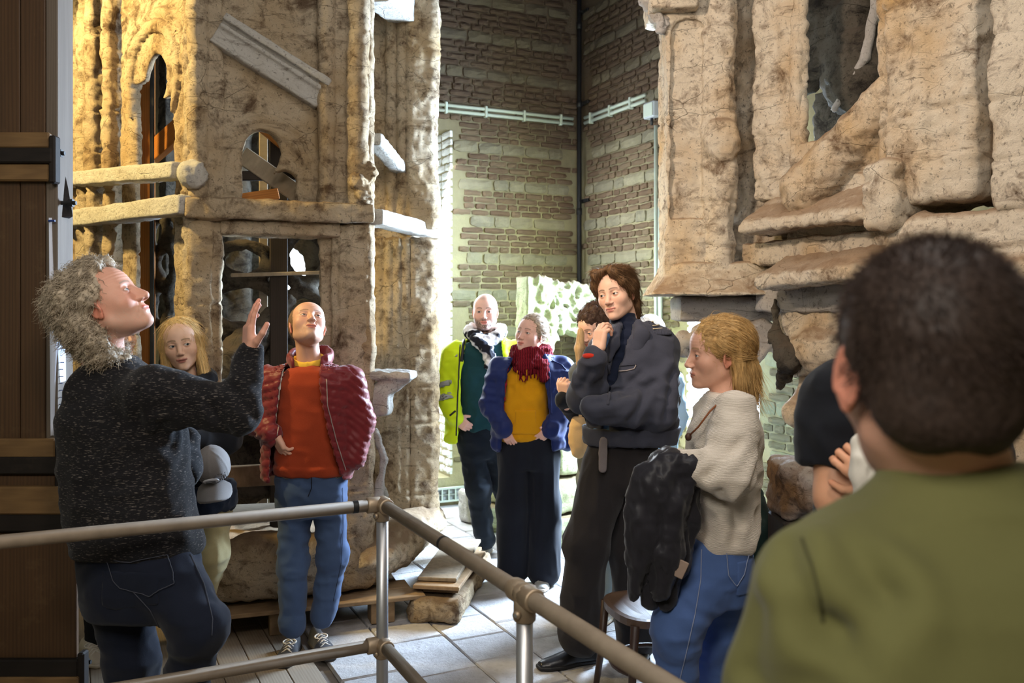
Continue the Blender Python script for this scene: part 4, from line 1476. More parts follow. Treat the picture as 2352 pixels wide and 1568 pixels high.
for (y0, y1, px1, mt, out) in ((303, 340, 112, BATT, .035), (338, 374, 118, BLKW, .05), (374, 415, 112, BATT, .035),
                               (1008, 1052, 126, BATT, .035), (1050, 1090, 134, BLKW, .05), (1090, 1118, 128, PANEL, .03), (1118, 1182, 160, BATT, .06), (1178, 1222, 166, BLKW, .05),
                               (1516, 1560, 178, BLKW, .05), (1556, 1600, 178, BATT, .06)):
    batten(y0, y1, px1, mt, out)
for (y0, y1, px0, px1) in ((310, 420, 110, 126), (1010, 1120, 124, 140), (1170, 1210, 164, 178), (1500, 1590, 176, 192)):
    batten(y0, y1, px1, BLKW, .045, 'end_block', px0)
for py, px in ((352, 140), (466, 166), (1062, 148), (1188, 186), (1520, 200)):
    c = at(px, py, DC + 0.03)
    MB().tube([c - (0.05, 0, 0), c + (0.015, 0, 0)], 0.008, 8).tube([c - (0.012, 0, 0), c + (0.004, 0, 0)], [0.016, 0.016], 6).build('bolt', BLACK, panel)
# bracket plank canted out from the edge
a, b = at(126, 372, DC + .06), at(152, 500, DC + .06)
MB().tube([a, (a + b) / 2, b], [0.028, 0.030, 0.026], 4).build('canted_bracket', BLKW, panel)
# dark lower block
a, b = at(-200, 1600, DC - .02), at(176, 1222, DC - .02)
MB().box(((a[0] + b[0]) / 2, DC - .012, (b[2]) / 2), ((b[0] - a[0]) / 2, 0.012, b[2] / 2), bev=0.004).build('lower_board', PANEL, panel)

PAPER = m_plain('white_paper', srgb(214, 222, 240), 0.8, nz=9, amt=0.05, bump=0.05)
INK = m_plain('faint_ink', srgb(96, 110, 150), 0.8, amt=0.1, bump=0)
ps = thing('paper_sheet', 'long white paper sheet with handwriting pinned to the edge of the timber panel', 'paper')
V, F = [], []
NZ = 24
for i in range(NZ + 1):
    t = i / NZ
    py = 500 + 500 * t
    for j in range(4):
        s = j / 3
        px = 112 + 4 * t + (18 + 18 * min(1, t * 2.2)) * s - (12 * max(0, t - .75) * 4 * s)
        p = at(px, py, DC - 0.012 + 0.07 * s * s + 0.012 * math.sin(t * 9) * s)
        V.append(p)
for i in range(NZ):
    for j in range(3):
        a = i * 4 + j
        F.append((a, a + 1, a + 5, a + 4))
o = link('sheet', mesh_np('sheet', np.array(V), np.array(F)), PAPER, ps)
md = o.modifiers.new('thick', 'SOLIDIFY'); md.thickness = 0.0008
m = MB()
RP = random.Random(2)
for k in range(9):
    c = at(138 + RP.uniform(-3, 3), 800 + k * 16, DC + 0.017)
    m.box(c, (0.008 + RP.uniform(0, .006), 0.0006, 0.0016))
m.build('handwriting', INK, ps)['kind'] = 'stuff'
c = at(119, 507, DC - 0.018)
MB().tube([c - (0.012, 0, 0.0), c + (0.012, 0, 0)], 0.004, 8).build('pin', m_plain('blue_clip', srgb(40, 60, 120), 0.4), ps)
# ------------------------------------------------------------------ bentwood chairs
CHW = m_wood('dark_bentwood', srgb(74, 50, 34), srgb(44, 30, 22), (30, 30, 2.4), 0.4, None, 0.5)
SEATW = m_wood('worn_seat', srgb(104, 82, 66), srgb(78, 60, 48), (3, 30, 30), 0.35, srgb(130, 110, 92), 0.5)


def chair(label, loc, rz, back=True):
    t = thing('bentwood_chair', label, 'chair', loc, rz)
    # seat: rounded trapezoid with a dished top
    V, F = [], []
    n = 32
    rings = ((0.0, 0.449), (0.6, 0.449), (0.9, 0.455), (1.0, 0.452), (1.0, 0.422), (0.93, 0.418))
    for (k, z) in rings[1:]:
        for i in range(n):
            w = 2 * math.pi * i / n
            x, y = math.cos(w), math.sin(w)
            r = (abs(x) ** 2.8 + abs(y) ** 2.8) ** (-1 / 2.8)
            V.append((x * r * 0.20 * k * (1 - 0.10 * y * r), y * r * 0.195 * k, z))
    m = MB()
    fs = []
    for j in range(len(rings) - 2):
        for i in range(n):
            fs.append((j * n + i, (j + 1) * n + i, (j + 1) * n + (i + 1) % n, j * n + (i + 1) % n))
    fs.append(tuple(range(n)))
    fs.append(tuple((len(rings) - 2) * n + i for i in range(n - 1, -1, -1)))
    m.add(V, fs)
    m.build('seat', SEATW, t)
    MB().tube([(0.185 * math.cos(2 * math.pi * i / 24), 0.18 * math.sin(2 * math.pi * i / 24), 0.21) for i in range(25)], 0.011, 8, False).build('leg_hoop', CHW, t, True)
    for sx in (-1, 1):
        MB().tube([(sx * 0.165, -0.155, 0.43), (sx * 0.175, -0.172, 0.2), (sx * 0.185, -0.20, 0.0)], [0.019, 0.016, 0.012], 10).build('leg', CHW, t, True)
        MB().tube([(sx * 0.15, 0.15, 0.44), (sx * 0.17, 0.19, 0.2), (sx * 0.185, 0.235, 0.0)], [0.019, 0.016, 0.013], 10).build('leg', CHW, t, True)
    if back:
        arc = []
        for i in range(17):
            w = math.pi * i / 16
            arc.append((0.165 * math.cos(w), 0.175 + 0.10 * math.sin(w) ** 0.7 * (1), 0.44 + 0.44 * math.sin(w) ** 0.6))
        MB().tube(arc, 0.014, 10).build('backrest', CHW, t, True)
        arc = [(x * 0.62, y - 0.004, 0.44 + (z - 0.44) * 0.74) for x, y, z in arc]
        MB().tube(arc, 0.010, 8).build('inner_bow', CHW, t, True)
    return t


c1 = at(1500, 715, 3.78)
chair('dark bentwood chair with a worn round seat, beside the woman in jeans', (c1[0], c1[1] - .02, 0), math.radians(-75))
c2 = at(1785, 715, 3.32)
chair('dark bentwood chair half hidden behind the green shirt', (c2[0], c2[1], 0), math.radians(-80), True)
# ------------------------------------------------------------------ people: heads, hands, shoes, cloth
SKIN = m_vcol('skin', 0.5, 0.35, 260, 0.06, 0.06, 0.12)
HAIRM = m_vcol('hair_strands', 0.55, 0.22, 40, 0.25, 0.1)
EYEM = m_vcol('eyeball', 0.12, 0.5, 20, 0.0, 0.0)


def raycast(fn, dirs, rmin, rmax, n=22, it=7):
    """Radius along each unit direction where fn turns positive."""
    N = len(dirs)
    lo = np.full(N, rmin, np.float32); hi = np.full(N, rmax, np.float32)
    done = np.zeros(N, bool)
    step = (rmax - rmin) / n
    r = rmin
    for i in range(1, n + 1):
        a = np.where(~done)[0]
        if not len(a): break
        rr = rmin + step * i
        v = fn((dirs[a, 0] * rr, dirs[a, 1] * rr, dirs[a, 2] * rr))
        out = v > 0
        hi[a[out]] = rr
        lo[a] = np.where(out, rr - step, rr)
        done[a[out]] = True
    for _ in range(it):
        m = (lo + hi) / 2
        v = fn((dirs[:, 0] * m, dirs[:, 1] * m, dirs[:, 2] * m))
        hi = np.where(v > 0, m, hi); lo = np.where(v > 0, lo, m)
    return (lo + hi) / 2


def ear_mesh(side):
    """Ear in head space: an outer rim, an inner fold and a lobe."""
    c = np.array((side * 0.0700, 0.006, -0.008))
    R = np.array([[math.cos(side * 0.32), -math.sin(side * 0.32), 0], [math.sin(side * 0.32), math.cos(side * 0.32), 0], [0, 0, 1]])
    def fn(P):
        L = tolocal(P, c, R)
        y, z = L[1] - 0.12 * L[2], L[2]
        e = np.sqrt((y / 0.0175) ** 2 + (z / 0.030) ** 2)
        plate = np.maximum((e - 1) * 0.0175, np.abs(L[0] - side * 0.004 * e) - 0.0028)
        rim = np.sqrt(((e - 0.93) * 0.0175) ** 2 + (L[0] - side * 0.006) ** 2) - 0.0036
        rim = np.maximum(rim, -(z + 0.022 + y * 0.5))
        lobe = ell(L, (side * 0.003, -0.004, -0.026), (0.004, 0.008, 0.009))
        inner = np.sqrt(((np.sqrt(((y + .001) / 0.011) ** 2 + ((z + .002) / 0.017) ** 2) - 1) * 0.011) ** 2 + (L[0] - side * 0.004) ** 2) - 0.0024
        return uni([plate, rim, lobe, inner], 0.003)
    return nets(fn, c - (0.03, 0.035, 0.05), c + (0.03, 0.035, 0.05), 0.0024)


_EARS = {s: ear_mesh(s) for s in (-1, 1)}


def make_head(person, c, R, skin, s=1.0, neck=None, neck_r=0.056, jaw=1.0, nose=1.0, brow=srgb(70, 50, 36), lip=None, beard=None, age=0.0,
              eye=(0.0, 0.0), iris=srgb(70, 80, 84), res=(150, 130), lids=0.0043, blush=0.14, scalp=None, fat=1.0, label=None, female=0.0, eyes=True):
    """One continuous head and neck. c: centre at eye height; neck: world point the neck runs down to. Returns the mesh object."""
    R = np.array(R)
    skin = np.array(skin)
    nl = None
    if neck is not None:
        nl = (np.array(neck) - np.array(c)) @ R / s
    ex, ez, ey = 0.0315, 0.0, -0.077
    ep = [(-ex, ey, ez), (ex, ey, ez)]

    def sdf(P):
        X = (np.abs(P[0]), P[1], P[2])
        cr = ell(X, (0, 0.014, 0.030), (0.0755, 0.0955, 0.0860))
        fc = ell(X, (0, -0.026, -0.028), (0.0610 * fat, 0.0650, 0.0860))
        jw = cone(X, (0.047 * jaw * fat, -0.006, -0.060), (0.010, -0.066, -0.098), 0.018, 0.018 * (1 - .2 * female))
        fh = ell(X, (0, -0.040, 0.040), (0.060, 0.050, 0.052))
        d = uni([cr, fc, fh], 0.035)
        d = smin(d, jw, 0.03)
        ck = ell(X, (0.041, -0.057, -0.026), (0.021, 0.020, 0.020))
        d = smin(d, ck, 0.036)
        ch = ell(X, (0, -0.079, -0.101), (0.018, 0.015, 0.014))
        d = smin(d, ch, 0.015)
        br = cone(X, (0.008, -0.0855, 0.016), (0.043, -0.0735, 0.019), 0.0095 - 0.003 * female, 0.008)
        d = smin(d, br, 0.012)
        so = ell(X, (ex, -0.097, 0.0), (0.0185, 0.0135, 0.0125))
        d = smax(d, -so, 0.014)
        # nose
        n1 = cone(X, (0, -0.0865, 0.010), (0, -0.1075 - 0.008 * (nose - 1), -0.034), 0.0080, 0.0112 * nose)
        n2 = ell(X, (0.0115 * nose, -0.1010, -0.0385), (0.0080, 0.0095, 0.0070))
        d = smin(d, n1, 0.012)
        d = smin(d, n2, 0.006)
        d = smax(d, -ell(X, (0.0068, -0.107, -0.0465), (0.0034, 0.0060, 0.0040)), 0.003)
        # lids
        lid = sph(X, (ex, ey, ez), 0.0148)
        slit = ell(X, (ex + 0.0005, ey - 0.012, ez - 0.0004), (0.0132, 0.012, lids))
        lid = smax(lid, -slit, 0.0022)
        d = smin(d, lid, 0.005)
        d = np.maximum(d, -slit)
        # mouth
        mb = ell(X, (0, -0.077, -0.068), (0.028, 0.020, 0.021))
        d = smin(d, mb, 0.018)
        ul = ell(X, (0.008, -0.0918, -0.0632), (0.0165, 0.0075, 0.0048))
        ll = ell(X, (0.0, -0.0905, -0.0735), (0.0185, 0.0080, 0.0060))
        d = smin(d, ul, 0.004)
        d = smin(d, ll, 0.004)
        d = smax(d, -ell(X, (0, -0.0995, -0.0680), (0.0235, 0.0075, 0.0011)), 0.0016)
        d = smax(d, -ell(X, (0, -0.1005, -0.0845), (0.016, 0.006, 0.0040)), 0.006)
        if age > 0:    # folds from nose to mouth, forehead lines
            d = d + age * 0.0016 * np.exp(-(cone(X, (0.016, -0.093, -0.040), (0.032, -0.080, -0.078), 0.0, 0.0) / 0.003) ** 2)
            d = d + age * 0.0009 * np.sin(P[2] * 620) * np.exp(-((P[2] - 0.052) / 0.016) ** 2) * (P[1] < -0.05)
            d = d + age * 0.0012 * np.exp(-(cone(X, (0.012, -0.088, -0.014), (0.042, -0.078, -0.018), 0.0, 0.0) / 0.0028) ** 2)
        if nl is not None:
            d = smin(d, cone(P, (nl[0] * .12, 0.030 + nl[1] * .12, -0.045), (nl[0], nl[1], nl[2]), neck_r * 0.92, neck_r * 1.02), 0.022)
        return d

    nu, nv = res
    # denser towards the face (-y)
    t = np.linspace(-1, 1, nu, endpoint=False)
    lon = math.pi * (0.55 * t + 0.45 * t ** 3)
    lat = np.linspace(0.0, 1.0, nv)
    lat = math.pi * (lat - 0.09 * np.sin(2 * math.pi * lat) * -1.0)
    lat = np.clip(lat, 0.004, math.pi - 0.004)
    LO, LA = np.meshgrid(lon, lat, indexing='xy')
    D = np.stack([np.sin(LO) * np.sin(LA), -np.cos(LO) * np.sin(LA), np.cos(LA)], -1).reshape(-1, 3).astype(np.float32)
    cz = np.array((0, -0.005, -0.004), np.float32)
    f2 = lambda P: sdf((P[0] + cz[0], P[1] + cz[1], P[2] + cz[2]))
    r = raycast(f2, D, 0.03, 0.30 if nl is not None else 0.17, 26 if nl is not None else 16, 7)
    V = D * r[:, None] + cz
    F = []
    i = np.arange(nv - 1)[:, None] * nu
    j = np.arange(nu)[None]
    j2 = (j + 1) % nu
    F = np.stack([i + j, i + nu + j, i + nu + j2, i + j2], -1).reshape(-1, 4)
    # colour by place on the face
    X = (np.abs(V[:, 0]), V[:, 1], V[:, 2])
    C = np.tile(skin, (len(V), 1))
    def blend(mask, col):
        nonlocal C
        m = np.clip(mask, 0, 1)[:, None]
        C = C * (1 - m) + np.array(col) * m
    red = np.clip(skin * np.array((1.02, 0.62, 0.58)), 0, 1)
    blend(blush * np.exp(-(sph(X, (0.042, -0.075, -0.030), 0.0) / 0.026) ** 2), red)
    blend(blush * 1.2 * np.exp(-(sph(X, (0, -0.110, -0.036), 0.0) / 0.014) ** 2), red)
    blend(0.5 * np.exp(-(sph(X, (0.03, -0.087, -0.012), 0) / 0.012) ** 2), skin * np.array((0.78, 0.62, 0.60)))
    lipc = np.array(lip) if lip is not None else np.clip(skin * np.array((0.86, 0.46, 0.44)), 0, 1)
    lm = np.minimum(ell(X, (0.008, -0.0918, -0.0632), (0.0165, 0.0085, 0.0050)), ell(X, (0, -0.0905, -0.0735), (0.0185, 0.009, 0.0062)))
    blend(1.0 - lm / 0.0016, lipc)
    blend(0.8 * (np.abs(V[:, 2] + 0.068) < 0.0012) * (X[0] < 0.024) * (V[:, 1] < -0.085), lipc * 0.35)
    bz = 0.0215 + 0.004 * np.sin(np.clip((X[0] - 0.010) / 0.040, 0, 1) * math.pi)
    bm = (X[0] > 0.011) & (X[0] < 0.048) & (V[:, 1] < -0.05)
    blend(0.85 * bm * np.exp(-((V[:, 2] - bz) / 0.0032) ** 2 * 1.0), brow)
    lidm = np.exp(-((np.sqrt(((X[0] - ex) / 0.0145) ** 2 + (V[:, 2] / (lids * 1.3)) ** 2) - 1.0) / 0.22) ** 2) * (V[:, 1] < -0.06)
    blend(0.45 * lidm, skin * 0.22)
    if beard is not None:
        bc, strength, low = beard
        mk = np.clip((-0.035 - V[:, 2]) / 0.02, 0, 1) * np.clip((-V[:, 1] + 0.035) / 0.03, 0, 1) * (V[:, 2] > -0.135)
        mk = mk * np.clip(lm / 0.004, 0, 1)
        mk = mk * (1 - np.exp(-(sph(X, (0.035, -0.075, -0.040), 0) / 0.018) ** 2))
        mk = mk * (0.6 + 0.4 * vnoise(V[:, 0] * 300, V[:, 1] * 300, V[:, 2] * 300))
        blend(strength * mk, bc)
    if scalp is not None:
        sc, st, line = scalp
        back = np.clip((V[:, 1] + 0.030) / 0.03, 0, 1) * np.clip((V[:, 2] + 0.03 - np.where(V[:, 1] > 0.03, -0.05, 0)) / 0.02, 0, 1)
        top = np.clip((V[:, 2] - line) / 0.015, 0, 1)
        blend(st * np.maximum(back, top), sc)
    C = C * (1 + 0.05 * vnoise(V[:, 0] * 60, V[:, 1] * 60, V[:, 2] * 60))[:, None]
    W = (V * s) @ R.T + np.array(c)
    me = mesh_np('head', W, F)
    paint(me, C)
    o = hold(link('head', me, SKIN), person)
    for sd in (-1, 1):
        EV, EF = _EARS[sd]
        m2 = mesh_np('ear', (EV * s) @ R.T + np.array(c), EF)
        dd = np.abs(EV[:, 0]) - 0.0745
        paint(m2, np.clip(skin * np.array((1.0, 0.74, 0.70)), 0, 1) * (0.9 + 0.1 * np.ones((len(EV), 1))))
        e = link('ear', m2, SKIN)
        hold(e, person); e.parent = o; e.matrix_parent_inverse = Matrix.Identity(4); e.matrix_local = Matrix.Identity(4)
    if eyes:
        for sd in (-1, 1):
            m = MB().sphere((0, 0, 0), 0.0126, 20, 14)
            EV = np.array(m.v)
            g = np.array((eye[0], -1.0, eye[1])); g /= np.linalg.norm(g)
            cs = (EV / 0.0126) @ g
            Cc = np.where((cs > 0.955)[:, None], np.array((0.01, 0.01, 0.012)), np.where((cs > 0.87)[:, None], np.array(iris), np.array((0.70, 0.68, 0.66))))
            # re-aim the sphere so that its pole looks along the gaze for a round iris
            z = g; x = np.cross((0, 0, 1.0), z); x /= np.linalg.norm(x); y = np.cross(z, x)
            Q = np.stack([x, y, z], 1)
            cs = EV[:, 2] / 0.0126
            Cc = np.where((cs > 0.965)[:, None], np.array((0.01, 0.01, 0.012)), np.where((cs > 0.86)[:, None], np.array(iris), np.array((0.66, 0.63, 0.60))))
            EV = EV @ Q.T + np.array((sd * ex, ey, ez))
            m.v = [tuple(v) for v in (EV * s) @ R.T + np.array(c)]
            me = m.mesh('eye')
            paint(me, Cc)
            e = link('eye', me, EYEM)
            e.parent = o
    return o


def child_of(o, parent):
    """Put a world-built mesh below another world-built mesh of the same person."""
    o.parent = parent
    o.matrix_parent_inverse = Matrix.Identity(4)
    o.matrix_local = Matrix.Identity(4)
    return o


HAIRV = {}


def comb(person, c, R, s, hair, n, col, length, direction, seed=1, rad=.0009, lift=.12, jitter=.25, curl=0.0, seg=6, keep=None):
    """Fine strands lying on the hair mass, combed along direction(p) in head space."""
    V, N = HAIRV[person.name]
    rs = np.random.RandomState(seed)
    ok = np.arange(len(V)) if keep is None else np.where(keep(V[:, 0], V[:, 1], V[:, 2]))[0]
    i = rs.choice(ok, n)
    P, Nr = V[i] + Nn_(rs, n) * .002, N[i]
    def flow(p, t, r):
        d = direction(p)
        d = d / (np.linalg.norm(d, axis=1)[:, None] + 1e-9)
        d = d - Nr * ((d * Nr).sum(1)[:, None]) * (1 - .75 * t)
        return d + Nr * lift * (1 - 1.4 * t) + r
    return strands(person, c, R, s, P, col, length, flow, rad=rad, seed=seed, jitter=jitter, curl=curl, seg=seg, parent=hair)


def Nn_(rs, n):
    return rs.randn(n, 3)


def hfield(person, c, R, s, fn, lo, hi, h, col, disp=None, name='hair', mat=None, streak=0.35, seed=0, stretch=(160, 160, 18), amp=0.002):
    """Hair mass given in head space, with strand relief running along the axis with the smallest stretch."""
    R = np.array(R)
    V, F = nets(fn, lo, hi, h)
    col = np.array(col)
    def dd(V_, N):
        k = fbm(V_[:, 0] * stretch[0] + seed, V_[:, 1] * stretch[1], V_[:, 2] * stretch[2], 2)
        r = amp * k
        return r + (disp(V_, N) if disp else 0)
    V2 = puff(V, F, dd)
    HAIRV[person.name] = (V2, vnormals(V2, F))
    k = fbm(V[:, 0] * stretch[0] * 1.3 + seed, V[:, 1] * stretch[1] * 1.3, V[:, 2] * stretch[2], 2)
    C = np.clip(col[None] * (1 + streak * k)[:, None], 0, 1)
    me = mesh_np(name, (V2 * s) @ R.T + np.array(c), F)
    paint(me, C)
    return hold(link(name, me, mat or HAIRM), person)


def strands(person, c, R, s, roots, col, length, flow, name='hair_strand', seg=7, rad=0.0011, seed=1, jitter=0.25, curl=0.0, parent=None):
    """Fine tapered locks: roots (n,3) in head space, flow(p, t, rnd) gives the direction of growth."""
    R = np.array(R)
    rs = np.random.RandomState(seed)
    n = len(roots)
    L = length * (0.6 + 0.8 * rs.rand(n))
    P = np.array(roots, float)
    ph = rs.rand(n) * 6.28
    pts = [P.copy()]
    rnd = rs.randn(n, 3) * jitter
    for k in range(seg):
        d = flow(P, k / seg, rnd)
        if curl > 0:
            w = ph + k * 1.5
            d = d + curl * np.stack([np.cos(w), np.sin(w), np.sin(w * 1.3)], 1)
        d = d / (np.linalg.norm(d, axis=1)[:, None] + 1e-9)
        P = P + d * (L / seg)[:, None]
        pts.append(P.copy())
    pts = np.stack(pts, 1)                                    # n, seg+1, 3
    tan = np.gradient(pts, axis=1)
    tan /= np.linalg.norm(tan, axis=2)[..., None] + 1e-9
    a = np.cross(tan, np.array((0.3, 0.2, 1.0))); a /= np.linalg.norm(a, axis=2)[..., None] + 1e-9
    b = np.cross(tan, a)
    tap = np.linspace(1, 0.25, seg + 1)[None, :, None] * rad * (0.7 + 0.6 * rs.rand(n))[:, None, None]
    V = np.stack([pts + a * tap, pts - 0.5 * a * tap + 0.87 * b * tap, pts - 0.5 * a * tap - 0.87 * b * tap], 2)   # n, seg+1, 3, 3
    C = np.repeat((np.array(col)[None] * (0.72 + 0.6 * rs.rand(n))[:, None])[:, None, None, :], seg + 1, 1).repeat(3, 2)
    base = (np.arange(n) * (seg + 1) * 3)[:, None, None]
    k = (np.arange(seg) * 3)[None, :, None]
    j = np.arange(3)[None, None]
    j2 = (j + 1) % 3
    F = np.stack([base + k + j, base + k + j2, base + k + 3 + j2, base + k + 3 + j], -1).reshape(-1, 4)
    me = mesh_np(name, (V.reshape(-1, 3) * s) @ R.T + np.array(c), F)
    paint(me, np.clip(C.reshape(-1, 3), 0, 1))
    o = hold(link(name, me, HAIRM), person)
    o['kind'] = 'stuff'
    if parent is not None: child_of(o, parent)
    return o


def cap_roots(n, seed, sel, off=0.0):
    """Random points on the cranium chosen by sel(x, y, z)."""
    rs = np.random.RandomState(seed)
    out = []
    while len(out) < n:
        v = rs.randn(4000, 3); v /= np.linalg.norm(v, axis=1)[:, None]
        p = v * (np.array((0.0755, 0.0955, 0.086)) + off) + np.array((0, 0.014, 0.030))
        out += list(p[sel(p[:, 0], p[:, 1], p[:, 2])])
    return np.array(out[:n])


# ------------------------------------------------------------------ hands
def make_hand(person, wrist, fwd, palm, side, skin, s=1.0, curl=(0.35, 0.4, 0.45, 0.5), thumb=0.3, spread=0.10, h=0.0030, name='hand', base_r=0.027, thumb_out=1.0):
    """wrist: world point; fwd: towards the fingers; palm: direction the palm faces; side: +1 when the thumb lies on (palm x fwd)."""
    x = np.array(fwd, float); x /= np.linalg.norm(x)
    z = np.array(palm, float); z -= x * (z @ x); z /= np.linalg.norm(z)
    y = np.cross(z, x) * side
    R = np.stack([x, y, z], 1)
    fl = (0.070, 0.078, 0.073, 0.056)
    by = (0.028, 0.0095, -0.0095, -0.027)
    bx = (0.092, 0.096, 0.092, 0.084)
    chains = []
    for i in range(4):
        p = np.array((bx[i], by[i], 0.002))
        a = 0.0
        yaw = spread * (1.2 - i * 0.8)
        pts = [np.array((bx[i] - 0.035, by[i] * 0.9, 0.0)), p]
        for k, f in enumerate((0.45, 0.30, 0.25)):
            a += curl[i] * (0.9, 1.15, 0.8)[k] * 1.25
            d = np.array((math.cos(a) * math.cos(yaw), math.cos(a) * math.sin(yaw), math.sin(a)))
            p = p + d * fl[i] * f
            pts.append(p)
        chains.append((pts, (0.0105, 0.0092, 0.0084, 0.0078, 0.0066)))
    tp = [np.array((0.022, 0.018, 0.004)), np.array((0.048, 0.040 + .006 * thumb_out, 0.010 + 0.010 * thumb))]
    d = np.array((0.75, 0.62 * thumb_out, 0.22 + thumb * 0.6)); d /= np.linalg.norm(d)
    tp.append(tp[1] + d * 0.034)
    d = np.array((0.92, 0.25 * thumb_out - .2 * thumb, 0.30 + thumb * 0.5)); d /= np.linalg.norm(d)
    tp.append(tp[2] + d * 0.028)
    def fn(P):
        q = (P[0], P[1], P[2])
        palm_ = rbox(q, (0.004, -0.036, -0.012), (0.098, 0.036, 0.012), 0.0118)
        palm_ = smin(palm_, cone(q, (0.02, 0.022, 0.008), (0.055, 0.030, 0.009), 0.014, 0.011), 0.012)
        palm_ = smin(palm_, cone(q, (0.02, -0.022, 0.007), (0.07, -0.028, 0.005), 0.013, 0.009), 0.012)
        wr = cone((P[0], P[1], P[2] * 1.25), (-0.040, 0, 0), (0.015, 0, 0), base_r * 1.05, base_r)
        body = smin(palm_, wr, 0.02)
        fs = None
        for pts, rs in chains:
            c = uni([cone(q, pts[k], pts[k + 1], rs[k], rs[k + 1]) for k in range(4)], 0.003)
            fs = c if fs is None else smin(fs, c, 0.0015)
        t = uni([cone(q, tp[k], tp[k + 1], (0.0145, 0.0108, 0.0092)[k], (0.0108, 0.0092, 0.0078)[k]) for k in range(3)], 0.004)
        return smin(smin(body, fs, 0.006), t, 0.006)
    allp = np.array([p for c, _ in chains for p in c] + tp)
    lo = np.minimum(allp.min(0), (-0.085, -0.04, -0.035)) - 0.016
    hi = np.maximum(allp.max(0), (0.1, 0.04, 0.035)) + 0.016
    V, F = nets(fn, lo, hi, h / s)
    skin = np.array(skin)
    C = np.tile(skin, (len(V), 1))
    tips = np.array([c[0][-1] for c in chains] + [tp[-1]])
    kn = np.array([p for c, _ in chains for p in c[1:4]])
    dm = np.min(np.linalg.norm(V[:, None] - tips[None], axis=2), 1)
    dk = np.min(np.linalg.norm(V[:, None] - kn[None], axis=2), 1)
    m = (0.45 * np.exp(-(dm / 0.014) ** 2) + 0.30 * np.exp(-(dk / 0.010) ** 2))[:, None]
    C = C * (1 - m) + np.clip(skin * np.array((1.02, 0.66, 0.60)), 0, 1) * m
    W = V * s
    if side < 0: F = F[:, ::-1]
    me = mesh_np(name, W @ R.T + np.array(wrist), F)
    paint(me, C)
    return hold(link(name, me, SKIN), person)


# ------------------------------------------------------------------ shoes
def make_shoe(person, heel, toe, col, sole=srgb(220, 216, 208), lace=srgb(210, 205, 195), boot=0.0, w=0.047, lift=0.0, laces=True, h=0.006, height=0.062, mat=None, name='shoe'):
    """heel, toe: ground points. Upper, sole, tongue with laces."""
    heel, toe = np.array(heel, float), np.array(toe, float)
    y = toe - heel
    L = np.linalg.norm(y)
    y = y / L
    x = np.cross(y, (0, 0, 1.0)); x /= np.linalg.norm(x)
    z = np.cross(x, y)
    R = np.stack([x, y, z], 1)
    o = heel
    ys = [0.0, 0.05, 0.35, 0.62, 0.85, 1.0]
    ws = [0.5, 0.72, 0.70, 0.98, 0.85, 0.45]
    def outline(P):
        wd = np.interp(P[1] / L, ys, ws) * w
        return (np.abs(P[0]) - wd)
    def upper(P):
        hz = np.interp(P[1] / L, [0, .22, .45, .7, .9, 1.0], [height + .03 + boot, height + .025 + boot, height + .012, height * .85, height * .66, height * .5])
        wd = np.interp(P[1] / L, ys, ws) * w
        q = (P[2] - 0.012) / (hz - 0.012)
        rr = np.sqrt((P[0] / wd) ** 2 + np.clip(q, 0, 9) ** 2.4 + 1e-9) - 1
        d = rr * np.minimum(wd, hz) * 0.7
        d = np.maximum(d, np.maximum(-P[1] + 0.004, P[1] - L + .004))
        return smax(d, 0.012 - P[2], 0.006)
    V, F = nets(upper, (-w - .02, -.02, 0.0), (w + .02, L + .02, height + .06 + boot), h)
    b = link(name, mesh_np(name, V @ R.T + o, F), col if mat is None else mat)
    hold(b, person)
    V, F = nets(lambda P: smax(outline(P) - 0.004, np.maximum(np.maximum(-P[2], P[2] - 0.020), np.maximum(-P[1] - .006, P[1] - L - .004)), 0.006), (-w - .03, -.03, -.012), (w + .03, L + .03, .035), h)
    child_of(link('sole', mesh_np('sole', V @ R.T + o, F), sole), b)
    if laces:
        m = MB()
        for k in range(4):
            yy = L * (0.40 + 0.085 * k)
            zz = np.interp(yy / L, [.40, .70], [height + .012, height * .86]) + 0.003
            for sg in (-1, 1):
                m.tube([R @ np.array((sg * 0.024, yy - .008, zz - 0.012)) + o, R @ np.array((0, yy, zz + .001)) + o, R @ np.array((-sg * 0.024, yy + .012, zz - 0.014)) + o], 0.0035, 6)
        for sg in (-1, 1):
            yy = L * 0.40
            p = [R @ np.array((sg * (0.004 + 0.028 * math.sin(t)), yy - 0.012 + 0.02 * (1 - math.cos(t)), height + .016 - .012 * (t / 3))) + o for t in np.linspace(0, 3.0, 7)]
            m.tube(p, 0.0035, 6)
        lo_ = m.build('laces', lace)
        lo_['kind'] = 'stuff'
        child_of(lo_, b)
    return b


# ------------------------------------------------------------------ cloth
def folds(seed, amp=0.006, sx=9, sy=9, sz=9, fine=0.0):
    """Soft drapery relief: ridged noise stretched along the chosen axes (scale per metre)."""
    def fn(V, N):
        x, y, z = V[:, 0] * sx + seed, V[:, 1] * sy + seed * 2, V[:, 2] * sz
        w = 0.6 * vnoise(x * .6, y * .6, z * .6)
        a = 1 - 2 * np.abs(vnoise(x + w, y + w, z + w)) ** 0.8
        b = 1 - 2.4 * np.abs(vnoise(x * 2.1 + 7 + w, y * 2.1 - w, z * 2.1))
        r = amp * 1.5 * (0.7 * a + 0.45 * b)
        if fine: r = r + fine * fbm(V[:, 0] * 70, V[:, 1] * 70, V[:, 2] * 70, 2)
        return r
    return fn


